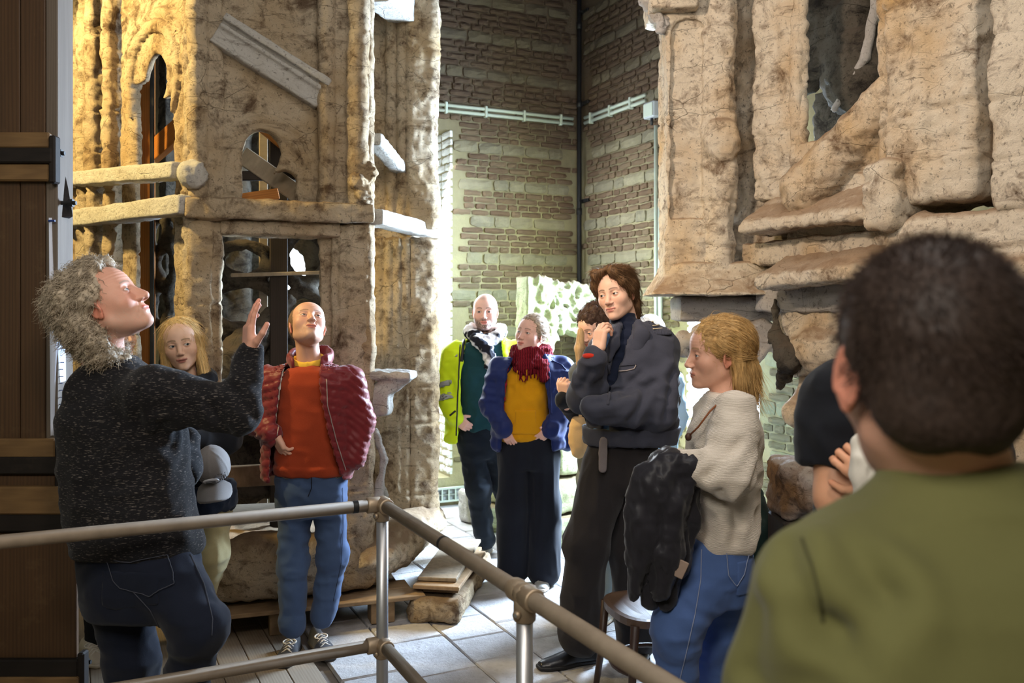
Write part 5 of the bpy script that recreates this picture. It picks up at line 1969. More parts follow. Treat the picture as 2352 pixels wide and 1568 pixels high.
def crease(lines, amp=0.010, width=0.012):
    """Valleys pressed into the cloth along world segments, with a soft ridge beside each."""
    def fn(V, N):
        P = (V[:, 0], V[:, 1], V[:, 2])
        r = 0
        for a, b in lines:
            f = np.clip(-N[:, 1] * 2.5, 0, 1)
            d = cone((P[0], 0 * P[1], P[2]), (a[0], 0, a[2]), (b[0], 0, b[2]), 0.0, 0.0)
            r = r - f * amp * np.exp(-(d / width) ** 2) + f * 0.55 * amp * np.exp(-((d - 2.2 * width) / (1.3 * width)) ** 2)
        return r
    return fn


def crumple(pts, amp=0.008, freq=90, reach=0.10):
    """Cross folds gathered round joints."""
    def fn(V, N):
        r = 0
        for p in pts:
            d = np.linalg.norm(V - np.array(p), axis=1)
            n = vnoise(V[:, 0] * 8, V[:, 1] * 8, V[:, 2] * 8)
            r = r + amp * np.exp(-(d / reach) ** 2) * np.sin(d * freq + n * 4)
        return r
    return fn


def both(*fs):
    return lambda V, N: sum(f(V, N) for f in fs)


def garment(person, name, fn, pts, pad, h, mat, disp=None, label=None, parent=None):
    """A cloth mesh from a world-space distance field, boxed round pts."""
    P = np.array(pts, float)
    lo, hi = P.min(0) - pad, P.max(0) + pad
    V, F = nets(fn, lo, hi, h)
    if disp is not None: V = puff(V, F, disp)
    o = link(name, mesh_np(name, V, F), mat)
    hold(o, person)
    if parent is not None: child_of(o, parent)
    if label: o['label'] = label
    return o


def legs(hipc, right, hw, hd, top, legL, legR, rs, k=0.03, up=(0, 0, 1)):
    """Trousers: a waist-to-crotch loft and two legs. legX: hip, knee, ankle points; rs: radii."""
    Rb = basis(right, up)
    def fn(P):
        L = tolocal(P, hipc, Rb)
        d = loft(L, [-0.16, -0.06, 0.04, top], [hw * 0.86, hw, hw * 0.98, hw * 0.9], [hd * 0.9, hd, hd * 0.95, hd * 0.85], cap=0.02)
        a = chain(P, legL, rs, 0.05)
        b = chain(P, legR, rs, 0.05)
        lg = smin(a, b, 0.008)
        # open hems
        return smin(d, lg, k)
    return fn


def pin(o, pts, lift=0.002):
    """Points of the mesh o met by the sight lines through photo pixels, lifted a little off the cloth."""
    from mathutils.bvhtree import BVHTree
    me = o.data
    if 'bvh' not in pin.__dict__: pin.bvh = {}
    if o.name not in pin.bvh:
        pin.bvh[o.name] = BVHTree.FromPolygons([v.co[:] for v in me.vertices], [tuple(p.vertices) for p in me.polygons])
    t = pin.bvh[o.name]
    out = []
    e = Vector((0, 0, CAMZ))
    for (px, py) in pts:
        d = Vector(at(px, py, 1.0)) - e
        d.normalize()
        h = t.ray_cast(e, d)
        if h[0] is not None:
            n = h[1] if h[1].dot(d) < 0 else -h[1]
            out.append(np.array(h[0] + n * lift))
    return out


def seam(o, name, pts, rad, mat, n=10, lift=0.002, label=None):
    """A stitched line, zip or braid laid on the garment o along photo points."""
    P = []
    for (a, b) in zip(pts[:-1], pts[1:]):
        for k in range(n):
            P.append((a[0] + (b[0] - a[0]) * k / n, a[1] + (b[1] - a[1]) * k / n))
    P.append(pts[-1])
    q = pin(o, P, lift)
    if len(q) < 3: return None
    s = child_of(MB().tube(q, rad, 6).build(name, mat, None, True), o)
    return s


def person(label, loc, group=None):
    return thing('person', label, 'person', tuple(loc), 0, group)
# ------------------------------------------------------------------ the visitors
def rows_loft(d, rows, cap=0.03, p=2.4, tilt=0.0):
    """Body section stack from photo rows (y, x_left, x_right, half_depth[, depth shift]) at depth d. Returns field, X0 and a point list."""
    rows = sorted(rows, key=lambda r: -r[0])
    zs = np.array([CAMZ - (r[0] - HOR) / FPX * d for r in rows])
    hw = np.array([(r[2] - r[1]) / 2 / FPX * d for r in rows])
    xs = np.array([((r[1] + r[2]) / 2 - 1176) / FPX * d for r in rows])
    hd = np.array([r[3] for r in rows])
    yc = np.array([r[4] if len(r) > 4 else 0.0 for r in rows])
    def fn(P, grow=0.0):
        return loft((P[0], P[1] - d, P[2]), zs, hw + grow, hd + grow, yc, xs, cap, p)
    pts = []
    for i in range(len(rows)):
        pts += [(xs[i] - hw[i], d + yc[i] - hd[i], zs[i]), (xs[i] + hw[i], d + yc[i] + hd[i], zs[i])]
    return fn, pts


def PX(px, d): return (px - 1176) / FPX * d
def PZ(py, d): return CAMZ - (py - HOR) / FPX * d


def open_shell(fn, d, left, right, thick=0.016, grow=0.02):
    """A jacket body round the loft fn, open at the front between the photo lines left and right (lists of (y, x))."""
    zl = np.array([PZ(y, d) for y, x in left])[::-1]; xl = np.array([PX(x, d) for y, x in left])[::-1]
    zr = np.array([PZ(y, d) for y, x in right])[::-1]; xr = np.array([PX(x, d) for y, x in right])[::-1]
    def f(P):
        o = fn(P, grow)
        i = fn(P, grow - thick)
        s = smax(o, -i, 0.006)
        a = np.interp(P[2], zl, xl) - P[0]
        b = P[0] - np.interp(P[2], zr, xr)
        slot = np.maximum(np.maximum(a, b), P[1] - d)
        return smax(s, -slot, 0.008)
    return f


def band(P, z0, z1): return np.maximum(z0 - P[2], P[2] - z1)


TAU = 2 * math.pi
# ---- A: the guide -----------------------------------------------------------
D = 3.10
gm = NT('flecked_dark_knit')
_fl = gm.noise(1.0, 2, 0.5, 0.0, gm.vec((60, 60, 380)))
_c = gm.mix(gm.noise(500, 2), srgb(18, 18, 21), srgb(36, 35, 37))
_c = gm.mix(gm.math('MULTIPLY', gm.ramp(_fl, 0.60, 0.70), 0.8), _c, srgb(120, 112, 106))
KNIT = gm.done(_c, 0.95, gm.bump(gm.noise(380, 2), 0.4, 0.003), 0, 0.1, 0.08)
DENIM_D = m_cloth('dark_denim', srgb(23, 28, 42), 1200, 0.2, 0.25)
DENIM = m_cloth('blue_denim', srgb(64, 82, 114), 1200, 0.2, 0.35, nz=7)
DENIM_L = m_cloth('mid_blue_denim', srgb(74, 98, 148), 1200, 0.2, 0.32, nz=6)
STITCH = m_plain('denim_stitching', srgb(110, 104, 96), 0.8, bump=0)

gd = person('person with wild grey curls in a dark flecked sweater, raising one hand', (PX(320, D), D, 0))
skA = srgb(214, 160, 138)
cA = at(244, 702, 3.05)
RA = rot(92, 33, 0)
nbA = at(238, 838, 3.08)
make_head(gd, cA, RA, skA, 1.17, nbA, 0.060, nose=1.25, brow=srgb(150, 132, 116), age=1.0, beard=(srgb(190, 176, 160), 0.35, 0), res=(170, 150), blush=.22, eye=(0, .3), iris=srgb(90, 110, 120))
hcA = srgb(172, 158, 138)


def hairA(P):
    d = ell(P, (0, 0.045, 0.040), (0.098, 0.112, 0.108))
    d = smin(d, ell(P, (0, 0.080, -0.035), (0.088, 0.070, 0.085)), 0.04)
    d = smin(d, ell(P, (0, 0.062, -0.105), (0.078, 0.058, 0.065)), 0.03)
    d = smin(d, ell(P, (0, -0.020, 0.105), (0.07, 0.055, 0.038)), 0.02)
    face = ell(P, (0, -0.105, -0.010), (0.11, 0.100, 0.125))
    d = smax(d, -face, 0.012)
    d = smax(d, -ell(P, (0, -0.055, -0.135), (0.13, 0.098, 0.105)), 0.012)
    d = smax(d, -ell(P, (0.075, -0.004, -0.03), (0.05, 0.034, 0.045)), 0.008)
    return smax(d, -ell(P, (-0.075, -0.004, -0.03), (0.05, 0.034, 0.045)), 0.008)


def curlsA(V, N):
    return 0.015 * fbm(V[:, 0] * 30, V[:, 1] * 30, V[:, 2] * 30, 3)


hA = hfield(gd, cA, RA, 1.17, hairA, (-.13, -.08, -.17), (.13, .19, .18), 0.0042, hcA, curlsA, stretch=(110, 60, 40), amp=0.003, streak=0.35)
DOWN_A = np.array((0, 0, -1.0)) @ RA
comb(gd, cA, RA, 1.17, hA, 7000, hcA, .034, lambda p: DOWN_A[None] * .8 + np.array((0, .5, 0))[None] + 1.2 * np.stack([vnoise(p[:, 0] * 30, p[:, 1] * 30, p[:, 2] * 30), vnoise(p[:, 0] * 30 + 9, p[:, 1] * 30, p[:, 2] * 30), vnoise(p[:, 0] * 30, p[:, 1] * 30 + 5, p[:, 2] * 30)], 1), seed=5, rad=.0010, lift=.35, jitter=.5, curl=.7, seg=7)
swA, ptsA = rows_loft(D, [(1268, 178, 466, .17), (1180, 160, 448, .165), (1080, 148, 425, .16), (960, 143, 415, .16), (880, 165, 385, .13), (835, 196, 320, .095), (812, 205, 292, .075)], 0.02)
shA, elA, wrA = at(350, 905, D - .10), at(548, 945, D - .06), at(574, 812, D - .02)
fA = lambda P: smin(smin(swA(P), chain(P, [shA, elA], [.098, .070], .02), 0.05), chain(P, [elA, wrA], [.066, .043], .03), 0.04)
garment(gd, 'sweater', fA, ptsA + [shA, elA, wrA], 0.12, 0.0085, KNIT, both(folds(3.1, 0.007, 5, 5, 9), crumple([elA, at(400, 1000, D - .1)], 0.006, 80, .12), crease([(at(402, 1010, D - .15), at(428, 1235, D - .13)), (at(378, 1040, D - .16), at(392, 1180, D - .16)), (at(436, 1090, D - .06), at(452, 1220, D - .06)), (at(330, 900, D - .15), at(318, 980, D - .16)), (at(470, 905, D - .13), at(520, 985, D - .13)), (at(540, 900, D - .12), at(585, 960, D - .1))], .010, .014)))
garment(gd, 'collar', lambda P: np.maximum(swA(P, 0.004), np.abs(swA(P, -0.008)) - 0.012) if False else np.sqrt((np.sqrt((P[0] - nbA[0] - .005) ** 2 + (P[1] - nbA[1]) ** 2) - 0.068) ** 2 + ((P[2] - PZ(818, D) - 0.35 * (P[0] - nbA[0]) * -1) * 0.7) ** 2) - 0.013, [nbA], 0.13, 0.006, KNIT, folds(1, .002, 30, 30, 30))
# far arm, hanging in front of the body
shA2, elA2 = at(300, 900, D + .16), at(420, 1080, D + .22)
garment(gd, 'sleeve', lambda P: chain(P, [shA2, elA2, at(432, 1010, D + .30)], [.07, .06, .045], .03), [shA2, elA2, at(432, 1010, D + .30)], 0.1, 0.012, KNIT, folds(7, .006))
make_hand(gd, wrA + np.array((-0.004, 0, -0.012)), (0.0, 0.02, 1), (0.75, 0.45, 0.1), 1, skA, 1.16, (0.10, 0.14, 0.22, 0.30), 0.2, 0.16)
LA = [at(380, 1320, D - .06), at(460, 1438, D - .12), at(372, 1790, D + .12)]
LB = [at(268, 1330, D + .06), at(302, 1520, D + .05), at(315, 1800, D + .1)]
hipA = at(322, 1300, D)
rA_ = [0.118, 0.083, 0.062]
fj = legs(hipA, (1, -0.1, 0), 0.205, 0.165, 0.12, LA, LB, rA_)
jA = garment(gd, 'jeans', fj, LA + LB + [hipA, hipA + (0, 0, .1)], 0.22, 0.010, DENIM_D, both(folds(9.1, 0.005, 7, 7, 9), crumple([LA[1], LB[1]], 0.006, 70, .14)))


def pocketA(P):
    u0, u1 = PX(246, D), PX(400, D)
    k = (P[0] - u0) / (u1 - u0)
    zt = PZ(1278 + 4 * k, D); zb = PZ(1366, D)
    wedge = np.maximum(np.maximum(u0 + 0.06 * (zt - P[2]) / .13 - P[0], P[0] - u1 - 0.02), np.maximum(P[2] - zt, zb - P[2] + 0.04 * np.abs(k - .45)))
    wedge = np.maximum(wedge, P[1] - D)
    return smax(np.abs(fj(P)) - 0.006, wedge, 0.003)


STITCH2 = m_plain('pale_stitching', srgb(62, 64, 74), 0.8, bump=0)
pk = garment(gd, 'back_pocket', pocketA, [at(246, 1278, D - .2), at(410, 1375, D)], 0.04, 0.006, DENIM_D, None)
seam(jA, 'pocket_stitch', [(248, 1284), (262, 1330), (278, 1350), (345, 1366), (398, 1340), (396, 1316), (384, 1276)], .0014, STITCH2, lift=.010)
seam(jA, 'pocket_stitch', [(248, 1284), (300, 1291), (384, 1276)], .0014, STITCH2, lift=.010)
seam(jA, 'side_seam', [(436, 1272), (468, 1340), (488, 1420), (486, 1460)], .0016, STITCH2)
seam(jA, 'side_seam', [(300, 1352), (345, 1400), (372, 1450)], .0016, STITCH2)
make_shoe(gd, (LB[2][0] - .0, LB[2][1] + .10, 0.0), (LB[2][0] + .16, LB[2][1] - .10, 0), m_plain('dark_shoe', srgb(40, 40, 46)), m_plain('white_sole', srgb(226, 226, 228), 0.6), STITCH)
make_shoe(gd, (LA[2][0] - .0, LA[2][1] + .12, 0.0), (LA[2][0] + .20, LA[2][1] - .06, 0), bpy.data.materials['dark_shoe'], bpy.data.materials['white_sole'], STITCH)

# ---- B: blonde girl behind the guide ---------------------------------------
D = 4.0
gb = person('person with long straight blonde hair and khaki trousers, leaning between the guide and the tower', (PX(450, D), D, 0))
BLACKC = m_cloth('black_jersey', srgb(24, 25, 30), 900, 0.2, 0.2)
NAVYC = m_cloth('navy_fleece', srgb(34, 44, 62), 700, 0.25, 0.2)
KHAKI = m_cloth('khaki_cotton', srgb(176, 164, 122), 1000, 0.2, 0.12)
skB = srgb(226, 186, 160)
cB, RB = at(417, 790, D), rot(14, -2, -9)
nbB = at(432, 895, D + .02)
make_head(gb, cB, RB, skB, 0.98, nbB, 0.047, jaw=0.9, nose=0.9, brow=srgb(120, 92, 64), female=1.0, eye=(0.42, 0.05), iris=srgb(70, 84, 90), lids=.005, lip=srgb(176, 112, 100), fat=.97)
hcB = srgb(214, 182, 124)


def long_hair(P, part=0.0, ln=0.22, wid=0.082, win=(0.057, 0.085, 0.108), wc=(0.0, -0.110, -0.046)):
    d = ell(P, (0, 0.018, 0.034), (0.084, 0.104, 0.093))
    for sg in (-1, 1):
        k = cone((P[0], P[1] * 0.75, P[2]), (sg * 0.068, -0.002, 0.02), (sg * wid, -0.010, -ln), 0.026, 0.022)
        d = smin(d, k, 0.03)
    d = smin(d, rbox(P, (-0.07, 0.03, -ln), (0.07, 0.095, 0.05), 0.03), 0.03)
    d = smax(d, -ell(P, wc, win), 0.008)
    return smax(d, -ell(P, (0, -0.11, -0.12), (0.052, 0.09, 0.10)), 0.02)


hB = hfield(gb, cB, RB, 0.98, lambda P: long_hair(P, ln=.20), (-.14, -.1, -.25), (.14, .16, .15), 0.005, hcB, stretch=(170, 120, 9), amp=0.003, streak=0.3)
comb(gb, cB, RB, .98, hB, 2600, hcB, .06, lambda p: np.stack([np.sign(p[:, 0]) * np.clip((p[:, 2] - .02) * 9, 0, 1), .15 + 0 * p[:, 0], -1.1 + 0 * p[:, 0]], 1), seed=3, lift=.05, jitter=.08)
toB, pB = rows_loft(D, [(1170, 400, 520, .13), (1080, 390, 515, .125), (980, 385, 515, .13), (910, 378, 512, .12), (885, 400, 480, .09), (868, 412, 460, .06)])
aB = [at(500, 912, D), at(520, 1010, D - .06), at(448, 1012, D - .2)]
garment(gb, 'hoodie', lambda P: smin(toB(P), chain(P, aB, [.062, .055, .042], .03), .03), pB + aB, .08, .010, BLACKC, both(folds(2, .006), crumple([aB[1]], .006, 90, .1)))
garment(gb, 'hood', lambda P: np.sqrt((np.sqrt(((P[0] - nbB[0]) / 1.25) ** 2 + (P[1] - D - .03) ** 2) - .075) ** 2 + (P[2] - PZ(872, D) - .2 * (P[1] - D)) ** 2) - .028, [nbB], .2, .010, BLACKC, folds(5, .006, 14, 14, 14))
garment(gb, 'tied_jacket', lambda P: smax(toB(P, .03), band(P, PZ(1180, D), PZ(1108, D)), .02), pB, .08, .010, NAVYC, folds(6, .010, 12, 12, 16))
make_hand(gb, at(446, 1012, D - .21), (-0.35, -.3, 0.25), (0.2, 0.8, 0.1), -1, skB, .9, (.8, .8, .8, .8), .5, .05, .0035)
LBa = [at(482, 1180, D - .02), at(488, 1270, D - .12), at(430, 1480, D + .06)]
LBb = [at(430, 1190, D + .03), at(425, 1330, D), at(415, 1500, D + .04)]
hB_ = at(455, 1165, D)
garment(gb, 'trousers', legs(hB_, (1, 0, 0), .14, .13, .06, LBa, LBb, [.088, .066, .055]), LBa + LBb + [hB_], .16, .012, KHAKI, both(folds(4, .005), crumple([LBa[1]], .005, 90, .1)))
for L_ in (LBa, LBb):
    make_shoe(gb, (L_[2][0] - .02, D + .14, 0), (L_[2][0] + .02, D - .14, 0), m_plain('pale_sneaker', srgb(190, 186, 180)), bpy.data.materials['white_sole'], STITCH)
# the cap she holds
CAPM = m_cloth('grey_cap_cotton', srgb(128, 124, 122), 1000, .2, .12)
cap = thing('baseball_cap', 'grey baseball cap with an oval badge, held by the blonde visitor in khaki', 'cap', tuple(at(488, 1085, D - .26)))
cc = at(488, 1078, D - .24)
CR = rot(8, -35, -6)


def capcrown(P):
    L = tolocal(P, cc, CR)
    d = ell(L, (0, .02, 0.0), (.072, .085, .095))
    d = smax(d, -ell(L, (0, .02, -.008), (.066, .079, .089)), .004)
    seam = np.minimum(np.abs(L[0]), np.minimum(np.abs(L[0] * .5 - (L[1] - .02) * .866), np.abs(L[0] * .5 + (L[1] - .02) * .866)))
    d = d - .002 * np.exp(-(seam / .003) ** 2)
    return smax(d, -.030 - L[2], .004)


hold(link('crown', mesh_np('crown', *nets(capcrown, cc - .14, cc + .14, .005)), CAPM), cap)
hold(link('brim', mesh_np('brim', *nets(lambda P: (lambda L: smax(smax(np.abs(L[2] + .030 + 9.0 * L[0] ** 2 - .12 * (L[1] + .06)) - .006, ell((L[0], L[1], 0 * L[2]), (0, -.065, 0), (.073, .085, 1)), .003), L[1] + .03, .004))(tolocal(P, cc, CR)), cc - .18, cc + .18, .0036)), CAPM), cap)
bd = cc + CR @ np.array((.0, -.066, -.002))
bdg = MB().sphere(bd, (.034, .006, .013), 20, 8, CR).build('badge', m_plain('silver_badge', srgb(196, 196, 200), .5), cap, True)
hold(bdg, cap)
m = MB()
for k in (-1, 1):
    m.tube([bd + CR @ np.array((-.02, -.0062, .004 * k)), bd + CR @ np.array((0, -.0075, .005 * k)), bd + CR @ np.array((.02, -.0062, .003 * k))], .0012, 5)
hold(tag(m.build('badge_lettering', BLACK), kind='stuff'), cap)

# ---- B2: the visitor hidden behind the guide (one leg and a white trainer show)
D = 4.36
gh = person('person hidden behind the guide, only a dark trouser leg and a white trainer showing', (PX(230, D), D, 0))
tH, pH = rows_loft(D, [(1130, 205, 330, .12), (1000, 200, 335, .13), (880, 205, 330, .12), (850, 235, 300, .08), (835, 250, 285, .06)])
cH = at(268, 775, D)
make_head(gh, cH, rot(60, 10, 0), skB, .95, at(268, 860, D), .048, res=(90, 80))
hfield(gh, cH, rot(60, 10, 0), .95, lambda P: smax(ell(P, (0, .02, .036), (.082, .102, .090)), -ell(P, (0, -.11, -.02), (.09, .095, .10)), .01), (-.12, -.11, -.1), (.12, .15, .15), .008, srgb(60, 46, 36))
garment(gh, 'coat', lambda P: smin(tH(P), uni([chain(P, [at(215, 880, D), at(200, 1000, D), at(215, 1110, D - .05)], [.055, .05, .04], .03), chain(P, [at(325, 880, D), at(335, 1000, D), at(320, 1110, D - .05)], [.055, .05, .04], .03)], 0), .03), pH, .16, .014, BLACKC, folds(3, .006))
L1 = [at(235, 1160, D), at(228, 1310, D), at(222, 1478, D + .02)]
L2 = [at(295, 1160, D), at(300, 1310, D), at(305, 1478, D + .05)]
garment(gh, 'trousers', legs(at(265, 1130, D), (1, 0, 0), .15, .13, .06, L1, L2, [.085, .07, .055]), L1 + L2, .15, .014, BLACKC, folds(8, .006))
WSH = m_plain('white_trainer', srgb(206, 194, 176), .6, amt=.06)
make_shoe(gh, (L1[2][0] - .06, D + .02, 0), (L1[2][0] + .10, D - .15, 0), WSH, WSH, m_plain('white_lace', srgb(226, 220, 208)), w=.05)
make_shoe(gh, (L2[2][0], D + .1, 0), (L2[2][0] + .06, D - .15, 0), WSH, WSH, bpy.data.materials['white_lace'], w=.05)

# ---- C: man in the quilted red jacket --------------------------------------
D = 4.33
gc = person('person in an orange sweater and quilted maroon jacket, looking up, hands in pockets', (PX(715, D), D, 0))
ORANGE = m_cloth('burnt_orange_knit', srgb(150, 58, 30), 700, .35, .14)
QUILT = m_cloth('maroon_quilted_nylon', srgb(112, 36, 40), 1500, .08, .15, .42, .2)
LINING = m_plain('pale_jacket_lining', srgb(206, 196, 184), .7)
YELLOW = m_cloth('yellow_shirt_cotton', srgb(222, 176, 66), 1200, .1, .08)
skC = srgb(204, 158, 136)
cC, RC = at(706, 750, D), rot(22, 38, 5)
nbC = at(712, 848, D + .03)
make_head(gc, cC, RC, skC, 1.06, nbC, .056, nose=1.1, brow=srgb(120, 96, 80), age=1.0, beard=(srgb(150, 136, 122), .30, 0), blush=.2, eye=(.1, .25), lids=.0036, scalp=(srgb(110, 84, 66), .45, .085))
hfield(gc, cC, RC, 1.06, lambda P: smax(smax(ell(P, (0, .017, .030), (.0840, .1045, .0930)), -ell(P, (0, -.085, .065), (.068, .120, .095)), .01), -ell(P, (0, -.10, -.06), (.1, .10, .07)), .006), (-.1, -.1, -.08), (.1, .14, .14), .0045, srgb(110, 86, 68), streak=.4, stretch=(260, 260, 160), amp=.0015)
bdC, pC = rows_loft(D, [(1090, 634, 794, .125), (1065, 632, 794, .13), (960, 634, 788, .125), (880, 632, 792, .12), (852, 655, 775, .10), (838, 680, 742, .07)], .015)
garment(gc, 'sweater', lambda P: smin(bdC(P, -.004), smax(bdC(P, .006), band(P, PZ(1089, D), PZ(1064, D)), .006), .004), pC, .06, .009, ORANGE, folds(2.7, .004, 6, 6, 10))
jkC, pJ = rows_loft(D, [(1100, 604, 806, .145), (960, 606, 806, .14), (880, 602, 812, .13), (850, 622, 800, .115), (832, 668, 752, .095)], .02)
sC = open_shell(jkC, D, [(825, 668), (860, 660), (935, 652), (1000, 640), (1110, 632)], [(825, 742), (900, 748), (1000, 768), (1110, 798)], .016, .008)
slL = [at(614, 872, D), at(578, 965, D + .0), at(626, 996, D - .11)]
slR = [at(803, 872, D), at(828, 965, D + .02), at(814, 1052, D - .02)]
qz = lambda V: V[:, 2]


def quilt(V, N):
    sl = np.where(np.abs(V[:, 0] - PX(712, 4.33)) > .19, 0.9, 0.30)
    s = (V[:, 2] + sl * np.abs(V[:, 0] - PX(712, 4.33)) + .006 * vnoise(V[:, 0] * 20, V[:, 1] * 20, V[:, 2] * 20)) / 0.040
    w = np.abs(np.sin(math.pi * s))
    return -0.007 * (1 - w) ** 4 + 0.002 * w + 0.005 * fbm(V[:, 0] * 26, V[:, 1] * 26, V[:, 2] * 26, 2)


jkt = garment(gc, 'jacket', lambda P: smin(sC(P), np.minimum(chain(P, slL, [.072, .064, .048], .03), chain(P, slR, [.074, .070, .055], .03)), .03), pJ + slL + slR, .11, .0085, QUILT, both(quilt, crease([(slL[1] + np.array((0, -.07, 0)), slL[1] + np.array((.05, -.07, .01)))], .006, .012)))
seam(jkt, 'zip', [(750, 870), (752, 930), (772, 1010), (794, 1080)], .0028, m_plain('pale_zip', srgb(170, 150, 146), .4, .4))
seam(jkt, 'zip', [(650, 880), (648, 930), (636, 1000)], .0028, bpy.data.materials['pale_zip'])
garment(gc, 'jacket_lining', lambda P: smax(open_shell(jkC, D, [(825, 668), (1000, 644), (1110, 636)], [(825, 741), (900, 747), (1110, 796)], .006, -.013)(P), np.maximum(band(P, PZ(1010, D), PZ(840, D)), np.maximum(P[0] - PX(672, D), P[1] - D)), .004), pJ, .05, .007, LINING)
garment(gc, 'shirt_collar', lambda P: smax(np.sqrt((np.sqrt((P[0] - nbC[0] + .003) ** 2 + ((P[1] - D - .02) * 1.0) ** 2) - .072) ** 2 + ((P[2] - PZ(832, D) - .25 * (P[1] - D)) * .45) ** 2) - .009, P[2] - PZ(808, D), .004), [nbC], .16, .006, YELLOW, folds(1, .002, 20, 20, 20))
garment(gc, 'jacket_collar', lambda P: smax(smax(np.sqrt((np.sqrt((P[0] - nbC[0]) ** 2 + (P[1] - D - .03) ** 2) - .100) ** 2 + ((P[2] - PZ(826, D) - .3 * (P[1] - D)) * .40) ** 2) - .012, -(np.maximum(np.abs(P[0] - nbC[0] - .005) - .062, P[1] - D)), .01), P[2] - PZ(795, D), .006), [nbC], .2, .007, QUILT, folds(1, .004, 14, 14, 14))
make_hand(gc, slL[2] + np.array((.004, 0, 0)), (.45, -.1, -.75), (.6, .5, .2), 1, skC, .98, (.35, .4, .45, .5), .4, .05, .0035)
L1 = [at(682, 1120, D), at(672, 1290, D - .03), at(672, 1436, D - .04)]
L2 = [at(752, 1120, D + .02), at(765, 1275, D + .02), at(742, 1412, D + .04)]
hC = at(714, 1105, D)
jC_ = garment(gc, 'jeans', legs(hC, (1, 0, 0), .168, .125, .08, L1, L2, [.088, .068, .060]), L1 + L2 + [hC], .16, .009, DENIM, both(folds(3, .005, 9, 9, 12), crumple([L1[1], L2[1], L1[2], L2[2]], .006, 100, .08)))
seam(jC_, 'fly_seam', [(716, 1090), (716, 1120), (708, 1140)], .0022, DENIM_D)
seam(jC_, 'pocket_seam', [(640, 1092), (660, 1100), (676, 1090)], .0020, STITCH)
seam(jC_, 'pocket_seam', [(760, 1090), (774, 1098), (790, 1092)], .0020, STITCH)
seam(jC_, 'side_seam', [(786, 1120), (788, 1200), (784, 1290), (765, 1380)], .0011, DENIM_D)
GREYSH = m_cloth('grey_suede_trainer', srgb(64, 64, 68), 600, .2, .2)
make_shoe(gc, (PX(680, 4.5), D + .14, 0), (PX(668, 4.35), D - .13, 0), GREYSH, m_plain('dark_rubber_sole', srgb(60, 56, 54)), m_plain('pale_lace', srgb(214, 206, 196)), w=.052)
make_shoe(gc, (PX(724, 4.55), D + .20, 0), (PX(770, 4.4), D - .04, 0), GREYSH, bpy.data.materials['dark_rubber_sole'], bpy.data.materials['pale_lace'], w=.052)

# ---- D: man in the high-visibility jacket ----------------------------------
D = 6.15
ge = person('person in a bright yellow high visibility jacket and chequered scarf', (PX(1100, D), D, 0))
HIVIS = m_cloth('fluorescent_yellow_fabric', srgb(206, 232, 30), 1500, .1, .06, .6)
REFL = m_plain('reflective_grey_tape', srgb(150, 152, 150), .4, .2)
TEAL = m_cloth('dark_teal_sweatshirt', srgb(26, 62, 66), 700, .25, .14)
DKJ = m_cloth('blue_black_denim', srgb(24, 30, 38), 1100, .2, .25)
skD = srgb(222, 176, 158)
cD, RD = at(1115, 716, D), rot(-4, 0, 0)
nbD = at(1115, 790, D + .02)
make_head(ge, cD, RD, skD, 1.08, nbD, .062, fat=1.10, nose=1.05, brow=srgb(84, 60, 46), beard=(srgb(56, 40, 34), 1.25, 0), blush=.22, res=(120, 110), scalp=(srgb(130, 104, 90), .35, .07))
bD, pD = rows_loft(D, [(988, 1058, 1160, .13), (900, 1058, 1166, .14), (810, 1050, 1180, .125), (790, 1070, 1165, .10), (778, 1090, 1142, .07)])
garment(ge, 'sweatshirt', bD, pD, .06, .011, TEAL, folds(2, .006))
jD, pJ = rows_loft(D, [(1015, 1022, 1178, .15), (900, 1032, 1186, .15), (815, 1036, 1192, .13), (788, 1060, 1172, .11), (770, 1086, 1150, .09)])
sD = open_shell(jD, D, [(760, 1072), (870, 1060), (1020, 1053)], [(760, 1150), (870, 1164), (1020, 1172)], .02, .008)
al = [at(1046, 808, D), at(1020, 892, D), at(1046, 958, D - .12)]
ar = [at(1184, 808, D), at(1196, 892, D), at(1180, 958, D - .1)]
fJ = lambda P: smin(sD(P), np.minimum(chain(P, al, [.085, .075, .058], .03), chain(P, ar, [.08, .075, .058], .03)), .03)
hvj = garment(ge, 'hi_vis_jacket', fJ, pJ + al + ar, .12, .0105, HIVIS, both(folds(4, .008, 7, 7, 10), crumple([al[1]], .008, 80, .12)))
slv = lambda P: chain(P, al, [.085, .075, .058], .03)
seam(hvj, 'zip', [(1057, 792), (1054, 860), (1050, 940), (1048, 1000)], .005, BLACK)
seam(hvj, 'zip_flap', [(1066, 776), (1060, 830)], .010, BLACK)
seam(hvj, 'cuff_tab', [(1034, 954), (1046, 944)], .007, BLACK)
ax = (al[2] - al[1]) / np.linalg.norm(al[2] - al[1])
for (ya, yb) in ((872, 887), (900, 916)):
    zz0, zz1 = PZ(yb, D), PZ(ya, D)
    garment(ge, 'reflective_band', lambda P: smax(np.abs(slv(P) - .009) - .004, np.maximum(band((P[0], P[1], P[2] - .25 * (P[0] - al[1][0])), zz0, zz1), P[0] - PX(1052, D)), .003), al, .12, .009, REFL)
garment(ge, 'reflective_band', lambda P: smax(np.abs(jD(P, .013)) - .004, np.maximum(np.maximum(PX(1042, D) - P[0], P[0] - PX(1053, D)), np.maximum(band(P, PZ(818, D), PZ(780, D)), P[1] - D)), .003), pJ, .06, .009, REFL)
scm = NT('black_white_scarf')
_ck = scm.n('ShaderNodeTexChecker', {'Vector': scm.vec((1, 1, 1)), 'Scale': 14.0, 'Color1': (*srgb(226, 226, 230), 1), 'Color2': (*srgb(30, 30, 36), 1)}).outputs[0]
_ck = scm.mix(scm.ramp(scm.noise(9, 2), .50, .56), srgb(224, 224, 228), srgb(36, 36, 42))
